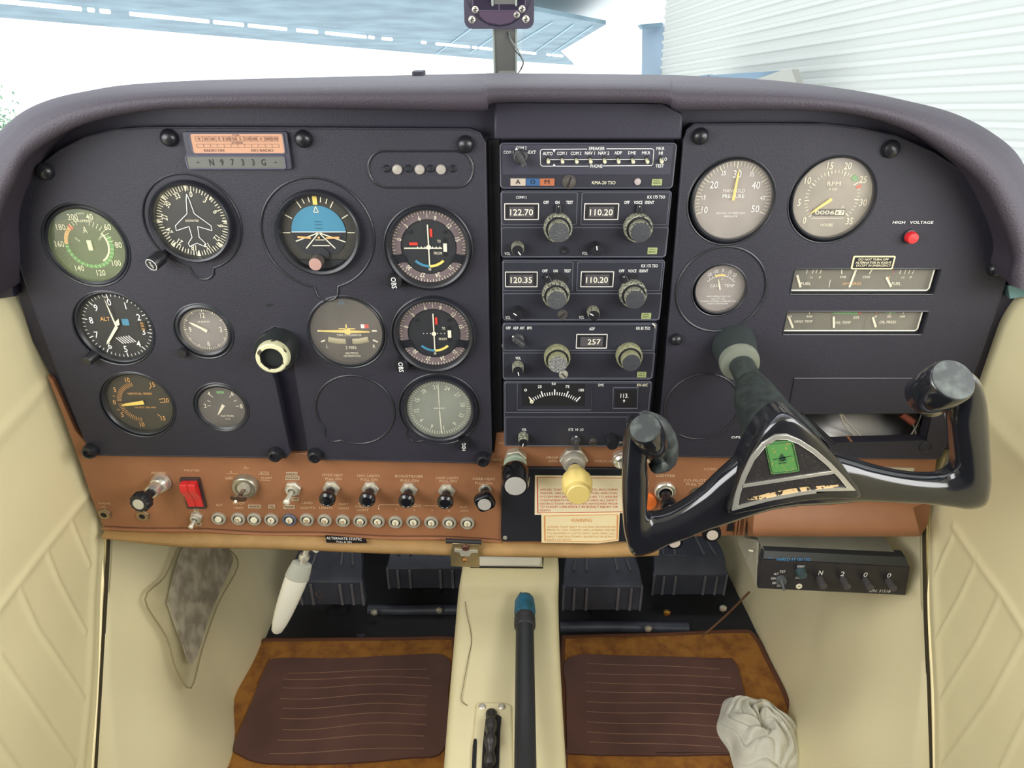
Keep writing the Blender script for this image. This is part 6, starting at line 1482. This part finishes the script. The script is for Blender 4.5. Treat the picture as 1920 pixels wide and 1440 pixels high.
m = M(); hh = .0225; m.prism(quadpx([(852, 1030), (896, 1032), (896, 1037), (884, 1037), (880, 1044), (864, 1043), (861, 1036), (852, 1035)], hh), hh-.0012, hh); m.build('tongue', STEEL, T, bevel=.0003)
# lighter, orange knob, lower white-faced knobs
p = P(1246, 920, HL); ax = Vector((.02, -1, -.12)).normalized(); T = thing('lighter', 'cigarette lighter with chrome ring and black knob with a leaf mark, under LIGHTER', 'lighter', p)
m = M(); m.lathe(p, (0, -1, 0), [(.0122, 0), (.0120, .003), (.0105, .0045), (.0100, .0045), (.0098, .0025), (.0088, .0025), (.0086, .0055), (.0074, .006), (.0070, .002)], 44, caps=False); m.build('ring', CHROME, T)
m = M(); m.lathe(p, ax, [(.0058, 0), (.0054, .016), (.0088, .019), (.0094, .024), (.0084, .027), (.0078, .0266), (.0001, .0268)], 40); m.build('knob', MATS['gloss_black_knob'], T)
e = p+ax*.0275; m = M(); lf = [(-.0030, -.0022), (-.0022, .0004), (.0004, .0040), (.0020, .0018), (.0012, -.0012), (-.0030, -.0022)]; m.tube([(e.x+a, e.y-.0002, e.z+b) for a, b in lf], .0004, 6); m.build('leaf_mark', ALU, T)
p = P(1213, 938, HL); m = M(); m.lathe(p, (0, -1, 0), [(.0105, 0), (.0105, .004), (.0098, .006), (.0001, .0062)], 36); tag(m.build('orange_disc', mat('orange_plastic', (238, 122, 56), .4), origin=p), 'bright orange round cap peeking out beside the yoke horn', 'cap')
for px, py, lb in ((1326, 978, 'white-faced black knob below the yoke hub, the right one of two'), (1257, 992, 'white-faced black knob under the yoke arm, the left one of two')):
    p = P(px, py, HL); T = thing('vent_knob', lb, 'knob', p, 'white-faced knobs'); m = M(); m.lathe(p, (0, -1, 0), [(.004, 0), (.004, .012), (.0104, .0155), (.0110, .020), (.0100, .0235), (.0001, .024)], 40); m.build('knob', MATS['gloss_black_knob'], T)
    m = M(); m.lathe(p, (0, -1, 0), [(.0064, .0236), (.0062, .0252), (.0001, .0254)], 32); m.build('white_face', mat('pearl_face', (226, 214, 200), .35, metal=.3), T)
p = P(1308, 925, HL); T = thing('cabin_air_knob', 'knob collar peeking out above the yoke arm under CO-PILOT', 'knob', p); m = M(); m.lathe(p, (0, -1, 0), [(.0085, 0), (.0085, .004), (.006, .006), (.005, .014), (.0001, .014)], 30); m.build('collar', mat('collar_green', (96, 104, 84), .4, metal=.5), T)

# ------------------------------------------------------------------ bare yoke shaft on the left
p = P(530, 640, HB-.006); e = P(509, 673, .052); ax = (e-p).normalized()
T = thing('yoke_shaft_stub', 'cut off control shaft with chipped cream paint and hollow end, left of the turn coordinator', 'control shaft', p)
m = M(); m.lathe(P(525, 648, .004), (0, -1, 0), [(.0215, 0), (.0215, .016), (.020, .018), (.017, .018)], 40); m.lathe(p, ax, [(.0175, .0), (.0172, .030), (.0150, .036)], 40); m.build('socket', mat('socket_black', (36, 40, 40), .4), T)
L = (e-p).length; m = M(); m.lathe(p, ax, [(.0142, .028), (.0158, .034), (.0160, L-.008), (.0150, L-.001), (.0138, L), (.0108, L), (.0104, L-.012), (.0001, L-.012)], 44)
m.build('shaft', mat('chipped_cream_paint', (198, 196, 160), .5, rgb2=(70, 62, 50), vscale=95, thresh=(.56, .60), bump=.4, bscale=100), T)
m = M(); m.lathe(p, ax, [(.0106, L-.0005), (.0104, L-.011), (.0001, L-.0112)], 40, caps=False); m.build('bore', DEEP, T)

# ------------------------------------------------------------------ control yoke on the right
YM = mat('yoke_gloss_black', (26, 27, 32), .16, coat=.7, var=.2, vscale=40)
YMM = mat('yoke_column_matte', (30, 36, 36), .6, rgb2=(48, 56, 54), vscale=120)
YMW = mat('yoke_worn_rubber', (44, 49, 50), .5, rgb2=(84, 92, 88), vscale=90, thresh=(.5, .75))
HY = 0.205
T = thing('control_yoke', 'black control yoke with a green shield emblem in its silver framed hub', 'control yoke', P(1375, 640, HB))
p = P(1378, 648, HB); ax = (P(1397, 705, .066)-p).normalized(); 
m = M(); m.lathe(P(1374, 642, HB-.004), ax, [(.0215, -.002), (.0212, .008), (.0195, .022), (.0185, .032)], 44); m.build('boot', mat('boot_green_black', (46, 54, 54), .5), T)
c0 = P(1374, 642, HB-.004)
m = M(); m.lathe(c0, ax, [(.0186, .030), (.0190, .034), (.0182, .039), (.0145, .0395)], 44); m.build('boot_ring', mat('boot_ring_grey', (150, 156, 142), .35, metal=.4), T)
hubc = P(1478, 868, HY-.035)
m = M(); m.tube([c0+ax*.03, c0.lerp(hubc, .55)], .0118, 28); m.build('shaft', YMM, T)
# column cover: from the shaft to the hub
def ringpts(c, rx, rz, y, n=32, sq=2.0, roll=0):
    out = []
    for k in range(n):
        a = 2*PI*k/n; s, q = math.sin(a), math.cos(a); r = 1/(abs(s)**sq+abs(q)**sq)**(1/sq)
        x_, z_ = s*r*rx, q*r*rz; out.append(Vector((c.x+x_*math.cos(roll)-z_*math.sin(roll), y, c.z+x_*math.sin(roll)+z_*math.cos(roll))))
    return out
rows = []
for px, py, h, rx, rz in ((1408, 722, .075, .0145, .0145), (1414, 738, .090, .0185, .0175), (1420, 752, .100, .0215, .0190), (1436, 785, .125, .0235, .022), (1452, 815, .145, .028, .027), (1464, 846, .165, .034, .034), (1474, 876, HY-.028, .037, .036)):
    c_ = P(px, py, h); rows.append(ringpts(c_, rx, rz, c_.y))
m = M(); m.grid(rows, closed=True); m.add(rows[0], [tuple(range(32))]); m.build('column_cover', YMM, T, sub=1)
# hub shell and arms as one smooth loft; stations run from the left corner to the right corner
def arm(st, n=24):
    rows = []
    for (x0, y0, x1, y1, h0, h1) in st:   # upper edge pixel, lower edge pixel, front height, thickness
        a, b = P(x0, y0, h0-h1/2), P(x1, y1, h0-h1/2); c_ = (a+b)/2; d = (a-b)/2; row = []
        for k in range(n):
            t = 2*PI*k/n; s_, q_ = math.sin(t), math.cos(t)
            sg = lambda v, e: (abs(v)**e)*(1 if v >= 0 else -1)
            row.append(c_+d*sg(q_, .8)+Vector((0, -1, 0))*sg(s_, .8)*h1/2)
        rows.append(row)
    return rows
cf = lambda st, n=5: [tuple(v) for v in _cat6(st, n)]
def _cat6(st, n):
    out = []; N = len(st)
    for i in range(N-1):
        p = [st[min(max(i+k, 0), N-1)] for k in (-1, 0, 1, 2)]
        for j in range(n):
            t = j/n; out.append(tuple(0.5*(2*b+(c-a)*t+(2*a-5*b+4*c-d)*t*t+(3*b-a-3*c+d)*t**3) for a, b, c, d in zip(*p)))
    out.append(st[-1]); return out
stR = [(1478, 846, 1488, 942, HY, .030), (1540, 846, 1560, 938, HY, .030), (1590, 858, 1605, 934, HY-.001, .027), (1632, 872, 1640, 935, HY-.002, .024), (1680, 884, 1685, 937, HY-.002, .022), (1725, 890, 1730, 939, HY-.001, .022), (1762, 889, 1775, 944, HY, .023), (1781, 876, 1812, 949, HY+.001, .024), (1786, 862, 1843, 940, HY+.002, .025),
       (1785, 845, 1852, 905, HY+.003, .025), (1782, 825, 1852, 870, HY+.004, .025), (1779, 800, 1850, 825, HY+.006, .025), (1776, 775, 1847, 780, HY+.008, .026), (1782, 745, 1842, 742, HY+.010, .026), (1790, 712, 1832, 710, HY+.010, .022), (1800, 698, 1820, 697, HY+.009, .012)]
stL = [(1490, 846, 1488, 942, HY, .030), (1440, 842, 1440, 950, HY, .030), (1395, 848, 1400, 964, HY-.001, .027), (1350, 884, 1362, 977, HY-.002, .024), (1312, 920, 1325, 989, HY-.002, .022), (1270, 948, 1288, 1003, HY-.001, .022), (1240, 961, 1252, 1015, HY, .022), (1218, 962, 1222, 1030, HY, .023), (1212, 950, 1186, 1036, HY+.001, .023),
       (1214, 925, 1171, 1000, HY+.002, .023), (1215, 900, 1167, 950, HY+.003, .023), (1215, 885, 1166, 905, HY+.004, .023), (1212, 862, 1167, 862, HY+.006, .023), (1216, 835, 1168, 825, HY+.008, .022), (1216, 805, 1172, 795, HY+.010, .020), (1206, 784, 1182, 782, HY+.010, .012)]
m = M()
for st in (stR, stL):
    rows = arm(cf(st)); m.grid(rows, closed=True); m.add(rows[0], [tuple(range(24))]); m.add(rows[-1], [tuple(reversed(range(24)))])
m.build('wheel', YM, T, ang=70)
hubp = [(1368, 962), (1382, 920), (1400, 872), (1424, 828), (1448, 799), (1472, 786), (1496, 792), (1530, 822), (1568, 862), (1600, 902), (1614, 928), (1604, 936), (1560, 935), (1500, 941), (1440, 952), (1400, 960)]
w_ = catmull([Vector((a, b, 0)) for a, b in hubp], 4, closed=True)
m = M(); h0, h1 = HY-.004, HY+.004
pts = quadpx([(p_.x, p_.y) for p_ in w_], h1); cx = sum(p_[0] for p_ in pts)/len(pts); cz = sum(p_[1] for p_ in pts)/len(pts)
rows = []
for f, h in ((1.0, h0-.018), (1.03, h0), (1.02, h1-.002), (.985, h1), (.93, h1+.0005), (.5, h1+.0005), (0.01, h1+.0005)): rows.append([Vector((cx+(a-cx)*f, -h, cz+(b-cz)*f)) for a, b in pts])
m.grid(rows, closed=True); HUBO = m.build('hub', YM, T, ang=50)
hf = h1+.0012
outer = [(1372, 957), (1379, 925), (1391, 890), (1407, 857), (1428, 831), (1452, 816), (1476, 815), (1500, 824), (1528, 842), (1556, 866), (1582, 893), (1604, 919), (1560, 920), (1500, 928), (1440, 939)]
inner = [(1383, 948), (1388, 924), (1399, 893), (1414, 862), (1433, 838), (1454, 824), (1475, 823), (1496, 831), (1522, 848), (1549, 871), (1573, 896), (1588, 914), (1556, 914), (1500, 921), (1442, 932)]
def smooth(q, n=3): return [(v.x, v.y) for v in catmull([Vector((a, b, 0)) for a, b in q], n, closed=False)]
m = M(); m.prism(quadpx(outer, hf), hf-.001, hf+.0008, holes=[quadpx(inner, hf)])
m.prism(quadpx([(1392, 908), (1560, 882), (1566, 887), (1390, 914)], hf), hf-.0005, hf+.0008); m.build('silver_frame', CHROME, HUBO, bevel=.0003)
m = M(); m.prism(quadpx(inner, hf-.0003), hf-.0008, hf-.0003); m.build('hub_insert', mat('insert_black_speckle', (34, 32, 34), .5, rgb2=(92, 82, 70), vscale=900, thresh=(.62, .70)), HUBO)
m = M(); hw = hf+.0001; n = 18; up_ = []; dn_ = []
for k in range(n+1):
    x = 1402+(1572-1402)*k/n; yc = 937-26*k/n; wdt = 6.5*math.sin(PI*min(1, (k+1.2)/(n+2)))+1.6*noise.noise(Vector((k*.9, 0, 0))); up_.append((x, yc-wdt-1)); dn_.append((x, yc+wdt*.8))
m.prism(quadpx(up_+dn_[::-1], hw), hw-.0003, hw)
m.build('worn_gold_strip', mat('worn_gold', (34, 32, 32), .5, rgb2=(206, 176, 128), vscale=190, thresh=(.43, .46), detail=8), HUBO)
m = M(); hs = hf+.0006; a = quadpx([(1433, 830), (1487, 826), (1500, 884), (1446, 890)], hs)
def quadround(q, r=.12):
    out = []
    for i in range(4):
        p0, p1, p2 = Vector(q[i-1]), Vector(q[i]), Vector(q[(i+1) % 4])
        out += [tuple(p1.lerp(p0, r)), tuple(p1.lerp(p0, r*.3).lerp(p1.lerp(p2, r*.3), .5)), tuple(p1.lerp(p2, r))]
    return out
m.prism(quadround(a), hs-.0009, hs); m.build('green_shield', mat('shield_green', (76, 130, 68), .5, rgb2=(160, 138, 72), vscale=500, thresh=(.58, .66)), HUBO)
m = M(); hs += .0002; q_ = quadround(quadpx([(1436, 833), (1485, 829), (1497, 882), (1448, 887)], hs)); m.tube([(a_, -hs, b_) for a_, b_ in q_+[q_[0]]], .0003, 5, up=(0, -1, 0), caps=False)
m.lpx(1450, 862, 1484, 855, 2.2, hs); m.prism(quadpx([(1462, 856), (1466, 850), (1470, 855), (1474, 859), (1468, 866), (1461, 861)], hs)[::1], hs-.0002, hs)
for y in (864, 869): m.lpx(1460, y, 1466, y-.8, 3, hs); m.lpx(1468, y-1, 1475, y-1.8, 3, hs)
m.build('shield_print', mat('shield_ink', (34, 66, 44), .6), HUBO)
# horn ends
def horn(cap, back, hc_, hb_, r, nm):
    a, b = P(*cap, hc_), P(*back, hb_); ax = (a-b).normalized(); L = (a-b).length; m = M()
    m.lathe(b, ax, [(r*.35, -.003), (r*.8, .0), (r*1.0, .005), (r*1.03, L*.6), (r*1.0, L-.002), (r*.95, L-.0004), (r*.93, L)], 40); o = m.build(nm, YM, T, ang=50)
    m = M(); m.lathe(b, ax, [(r*.93, L-.0003), (r*.90, L+.0008), (.0001, L+.0009)], 40); m.build('grip_cap', YMW, T); return o
horn((1787, 712), (1730, 748), HY+.018, HY-.006, .0160, 'grip_end')
horn((1209, 803), (1236, 850), HY+.016, HY-.016, .0118, 'grip_end')
m = M(); m.tube(catmull([P(1205, 790, HY+.004), P(1232, 800, HY), P(1250, 830, HY-.006), P(1248, 862, HY-.010), P(1228, 868, HY-.006)], 5), [.0085]*21, 14); m.build('trigger_guard', YMW, T)

# ------------------------------------------------------------------ transponder hanging under the bin
hT = .020; T = thing('transponder', 'black transponder with four code knobs hanging in a grey tray under the brown bin', 'transponder', P(1560, 1105, hT))
face = quadpx([(1430, 1050), (1707, 1064), (1698, 1116), (1421, 1103)], hT); 
a = quadpx([(1432, 1034), (1695, 1042), (1707, 1050), (1707, 1064), (1430, 1057)], hT-.004)
m = M(); m.prism(face, hT-.012, hT); m.build('face', mat('transponder_face', (44, 42, 46), .38), T, bevel=.0006)
f3 = [P(1430, 1055, hT), P(1706, 1066, hT), P(1698, 1044, hT-.008), P(1434, 1032, hT-.008)]
m = M(); m.add(f3+[q+Vector((0, .012, 0)) for q in f3], [(0, 1, 2, 3), (7, 6, 5, 4), (0, 4, 5, 1), (1, 5, 6, 2), (2, 6, 7, 3), (3, 7, 4, 0)]); m.build('bevelled_top', mat('transponder_top', (40, 44, 46), .4), T, bevel=.0006)
def onface(m, t, px, py, ch, w_, mi=0, rot=-2.6, h=hT+.0004): m.tpx(t, px, py, ch, h, mi, w=w_, rot=rot)
m = M()
def tilt(t, px, py, ch, w_, m):   # lettering on the bevelled top: between f3 rows
    vs, fs, W, H = textmesh(t); o = []
    for a_, b_ in vs:
        x = px+a_*w_/W; y = py-b_*ch/.7; f = (1058-y+(x-1430)*.045)/24; hh = hT-.008*f+.0022; o.append(P(x, y, hh))
    m.add(o, fs)
tilt('NARCO AT 150 TSO', 1488, 1049, 5.2, 63, m)
vs = [P(1444+5.5*f+ (3.2*math.cos(k*PI/8)), 1047.5+1.9*math.sin(k*PI/8), hT-.003) for f in (0,) for k in range(17)]; m.tube(vs, .0003, 5, caps=False)
m.build('maker_lettering', mat('maker_blue', (52, 140, 200), .5), T)
m = M()
for t, x, y, ch, w_ in (('TST', 1467, 1072, 4.4, 11), ('ALT', 1455.5, 1076, 4.4, 9), ('ON', 1450, 1084.5, 4.4, 9), ('SBY', 1453.5, 1093, 4.4, 11), ('OFF', 1460.5, 1098, 4.4, 8), ('IDENT', 1502, 1062, 3.8, 14), ('DIM', 1497, 1083.5, 3.6, 10), ('S/N: 31518', 1650, 1108, 5, 40)): onface(m, t, x, y, ch, w_)
for t, x, y in (('N', 1539, 1074, ), ('2', 1580, 1076), ('0', 1623, 1077.5), ('0', 1667, 1079)): onface(m, t, x, y, 8.5, 7.5)
m.build('lettering', WHITE, T)
for x, y in ((1536, 1084), (1580, 1085), (1622, 1086.5), (1665, 1088)):
    p = P(x, y, hT); m = M(); m.lathe(p, (0, -1, 0), [(.0042, 0), (.0046, .002), (.0044, .014), (.0001, .0145)], 30, knurl=.05); m.build('code_knob', mat('code_knob_grey', (76, 74, 76), .45), T)
p = P(1464, 1086, hT); m = M(); m.lathe(p, (0, -1, 0), [(.0062, 0), (.0055, .005), (.0001, .0052)], 28); m.tube([p+Vector((-.002, -.004, .003)), p+Vector((.001, -.013, -.006))], [(.0024, .0018), (.0014, .0012)], 12); m.build('selector_knob', mat('selector_grey', (84, 88, 90), .4), T)
p = P(1501, 1071, hT); m = M(); m.lathe(p, (0, -1, 0), [(.0064, 0), (.0060, .004), (.0050, .008), (.0001, .0084)], 30); m.build('ident_button', mat('ident_green', (60, 78, 82), .3), T)
p = P(1498, 1099, hT); m = M(); m.lathe(p, (0, -1, 0), [(.0038, 0), (.0036, .001), (.0016, .0012), (.0012, .0002)], 24, caps=False); m.build('socket', CREAM, T)
# tray above
q0, q1 = P(1434, 1032, hT-.008), P(1698, 1044, hT-.008)
m = M()
tl, tr_ = Vector((q0.x-.002, -hT+.016, q0.z+.001)), Vector((q1.x-.010, -hT+.016, q1.z+.001))
bl, br = Vector((q0.x-.004, .11, q0.z+.004)), Vector((q1.x-.012, .11, q1.z+.004)); dz = Vector((0, 0, -.030))
m.add([tl, tr_, br, bl, tl+dz, tr_+dz, br+dz, bl+dz], [(0, 1, 2, 3), (4, 7, 6, 5), (0, 4, 5, 1), (1, 5, 6, 2), (2, 6, 7, 3), (3, 7, 4, 0)]); m.build('case', mat('tray_grey', (150, 148, 132), .5, metal=.3, var=.1, vscale=20), T)
m = M()
br_ = [P(1386, 1009, -.01), P(1418, 1012, -.006), P(1423, 1018, .0), P(1420, 1100, hT-.004), P(1412, 1078, .0), P(1386, 1018, -.02)]
m.add(br_+[q+Vector((-.0015, .001, 0)) for q in br_], [(0, 1, 2, 3, 4, 5), (11, 10, 9, 8, 7, 6)]+[(i, i+6, (i+1) % 6+6, (i+1) % 6) for i in range(6)])
m.add([P(1418, 1012, -.006), P(1440, 1014, -.006), P(1434, 1036, hT-.006), P(1423, 1018, 0)], [(0, 1, 2, 3)])
m.build('bracket', mat('bracket_grey', (164, 160, 146), .45, metal=.3), T)
m = M(); m.tube([P(1404, 1032, .002), P(1412, 1033, .003)], .0012, 8); m.build('bracket_slot', CREAM, T)

# ------------------------------------------------------------------ hangar outside
OUTUP = None
hzr = ray(960, 205).normalized(); UPV = Vector((1, 0, 0)).cross(hzr).normalized()      # true vertical outside (the nose sits high)
if UPV.z < 0: UPV = -UPV
def onlevel(px, py, hgt):         # point where the ray reaches a height above the eye
    d = ray(px, py); return CAM+d*(hgt/d.dot(UPV))
def at(px, py, dist): return CAM+ray(px, py)*dist
WD = ray(752, 205).normalized(); WN = WD.cross(UPV).normalized()
W0 = at(1240, 140, 16.0)
def onwall(px, py, off=0.0): d = ray(px, py); return CAM+d*((W0-CAM).dot(WN)-off)/d.dot(WN)
# siding wall: horizontal ribs
m = M(); SID = mat('white_siding', (196, 198, 191), .6)
zlo, zhi = -3.5, 7.0
a_, b_ = onwall(1240, 140), onwall(2100, 140)
def wallpt(f, hgt, out=0): 
    base = a_.lerp(b_, f); base = base-UPV*((base-CAM).dot(UPV)); return base+UPV*hgt-WN*out*(1 if WN.dot(a_-CAM) > 0 else -1)
step = .17; k = 0; hgt = zlo; rows = []
while hgt < zhi:
    for dh, o_ in ((0, 0), (.085, .0), (.105, .035), (.15, .035)): rows.append([wallpt(f, hgt+dh, o_) for f in (0, .5, 1.0, 1.4)])
    hgt += step
m.grid(rows); structure(m.build('wall_right_hangar', SID, ang=20, origin=a_))
POST = mat('door_post_blue', (142, 160, 176), .5)
def slab(pts, th, name, mt, dirv=None):
    m = M(); n = len(pts); d = (dirv or UPV)*th; m.add(list(pts)+[p_+d for p_ in pts], [tuple(range(n)), tuple(range(2*n-1, n-1, -1))]+[(i, i+n, (i+1) % n+n, (i+1) % n) for i in range(n)]); return m.build(name, mt, origin=pts[0])
structure(slab([at(1204, 46, 16.2), at(1241, 44, 16.0), at(1237, 260, 15.9), at(1202, 260, 16.1)], -.25, 'trim_5', POST, -WN))
structure(slab([at(1200, 46, 15.8), at(1242, 42, 15.8), at(1242, 50, 15.8), at(1206, 54, 15.8)], .2, 'trim_6', mat('post_cap_blue', (110, 136, 150), .5), WD))
# white hangar ceiling on the right, grey-blue door leaf swung up overhead
CEI = mat('hangar_ceiling', (218, 222, 220), .6)
structure(slab([onlevel(1000, 18, 3.4), onlevel(1205, 48, 3.4), onlevel(1242, 44, 3.4), onlevel(1500, -20, 3.4), onlevel(1700, -160, 3.4), onlevel(960, -160, 3.4), onlevel(900, -20, 3.4)], .1, 'ceiling', CEI))
DOORM = mat('door_leaf_blue_grey', (96, 120, 132), .6, rgb2=(120, 146, 156), vscale=.8, detail=6)
structure(slab([onlevel(-250, 8, 2.6), onlevel(0, 33, 2.6), onlevel(600, 84, 2.6), onlevel(940, 113, 2.6), onlevel(1075, 122, 2.6), onlevel(1048, 98, 2.6), onlevel(1136, 46, 2.6), onlevel(1000, 20, 2.6), onlevel(900, -10, 2.6), onlevel(700, -100, 2.6), onlevel(200, -170, 2.6), onlevel(-250, -170, 2.6)], .12, 'door_1', DOORM))
m = M()
for x in (880, 940, 1000, 1040, 1075):
    a, b = onlevel(x+36, 30+(x-880)*.1, 2.56), onlevel(x-60 if x < 1040 else x-40, 100, 2.56); m.tube([a, b], .02, 6)
structure(m.build('trim_7', mat('door_frame_line', (170, 204, 220), .5)))
# glowing strips added to draw the bright gaps by the leaf
ORD = ('first', 'second', 'third', 'fourth', 'fifth', 'sixth', 'seventh', 'eighth', 'ninth', 'tenth', 'eleventh', 'twelfth', 'thirteenth', 'fourteenth', 'fifteenth', 'sixteenth', 'last')
GAPGLOW = mat('gap_glow', (255, 255, 255), .5, emit=1.6)
line = lambda x: 1+x*0.0978
for i, (xa, xb) in enumerate(((-60, 152), (165, 176), (188, 206), (244, 391), (401, 456), (466, 537), (557, 595), (611, 686), (692, 701), (717, 735), (791, 798), (818, 880), (887, 894), (899, 922), (974, 1004), (1026, 1032), (1036, 1055))):
    a, b = onlevel(xa, line(xa)+1, 2.5), onlevel(xb, line(xb)+1, 2.5); wd = (onlevel(xa, line(xa)-2.2, 2.5)-onlevel(xa, line(xa)+2.2, 2.5))
    m = M(); m.tube([a, b], max(.02, .055), 8)
    tag(m.build('gap_strip', GAPGLOW, origin=a), 'bright gap drawn as a glowing strip under the raised hangar door, %s from the left' % ORD[i] if i > 0 else 'longest bright gap drawn as a glowing strip, at the top left under the raised hangar door', 'lamp', 'glowing gap strips under the raised door')  # not lamps: added strips stand in for the bright gaps
# parked wedge shaped thing by the siding wall
a = [onwall(1326, 146, .5), onwall(1468, 134, .5), onwall(1476, 133, .5), onwall(1490, 150, .5), onwall(1490, 200, .5), onwall(1326, 200, .5)]
T = thing('tail_fin', 'pale blue and beige wedge of a parked aircraft showing over the glareshield', 'aircraft tail', a[5], None)
m = M(); th = WN*(.12 if WN.dot(a_-CAM) < 0 else -.12)
q_ = [onwall(1330, 141, .6), onwall(1468, 132, .6), onwall(1476, 150, .6), onwall(1480, 200, .6), onwall(1330, 200, .6)]
m.add(q_+[p_+WN*.15 for p_ in q_], [(0, 1, 2, 3, 4), (9, 8, 7, 6, 5)]+[(i, i+5, (i+1) % 5+5, (i+1) % 5) for i in range(5)]); m.build('blue_side', mat('fin_blue', (108, 134, 152), .5), T)
q_ = [onwall(1410, 151, .75), onwall(1462, 133, .75), onwall(1484, 130, .75), onwall(1492, 152, .75), onwall(1494, 200, .75), onwall(1400, 200, .75)]
m = M(); m.add(q_+[p_+WN*.1 for p_ in q_], [tuple(range(6)), tuple(range(11, 5, -1))]+[(i, i+6, (i+1) % 6+6, (i+1) % 6) for i in range(6)]); m.build('beige_side', mat('fin_beige', (158, 158, 148), .5), T)
q_ = [onwall(1309, 142, .6), onwall(1327, 140, .6), onwall(1327, 200, .6), onwall(1309, 200, .6)]
m = M(); m.add(q_+[p_+WN*.1 for p_ in q_], [(0, 1, 2, 3), (7, 6, 5, 4), (0, 4, 5, 1), (1, 5, 6, 2), (2, 6, 7, 3), (3, 7, 4, 0)]); tag(m.build('blue_post', MATS['fin_blue'], origin=q_[2]), 'short pale blue post left of the aircraft wedge', 'post')
# a tree outside at the left
c = at(-34, 232, 14.0); T = thing('tree', 'pale green tree outside the left edge of the windshield', 'tree', c-UPV*2)
m = M(); 
for k in range(1500):
    v = Vector((random.gauss(0, .5), random.gauss(0, .5), random.gauss(0, .5))); q = c+v*.55; s_ = .05
    u1 = Vector((random.random()-.5, random.random()-.5, random.random()-.5)).normalized()*s_; u2 = Vector((random.random()-.5, random.random()-.5, random.random()-.5)).normalized()*s_
    m.add([q, q+u1, q+u1+u2, q+u2], [(0, 1, 2, 3)])
m.build('foliage', mat('leaf_green', (150, 186, 150), .6), T); m = M(); m.tube([c-UPV*2.4, c], .08, 8); m.build('trunk', mat('bark', (110, 90, 70), .8), T)
# small blue-grey vent window corner and dark hinge at both door tops
for sd, x in ((-1, 6), (1, 1912)):
    p = P(x, 545, .0); m = M(); m.prism(quadpx([(x-22, 536), (x+10, 534), (x+12, 556), (x-18, 560)] if sd > 0 else [(x-14, 538), (x+16, 536), (x+20, 556), (x-10, 560)], .012), .0, .012)
    tag(m.build('door_post_cap', MATS['panel_base_black'] if sd < 0 else mat('cap_teal', (110, 150, 150), .4), origin=p), 'small %s cap where the glareshield meets the %s door' % (('dark', 'left') if sd < 0 else ('teal', 'right')), 'cap')
for o in bpy.data.objects:
    if o.name.startswith('t.') and o.type == 'FONT': bpy.data.objects.remove(o)
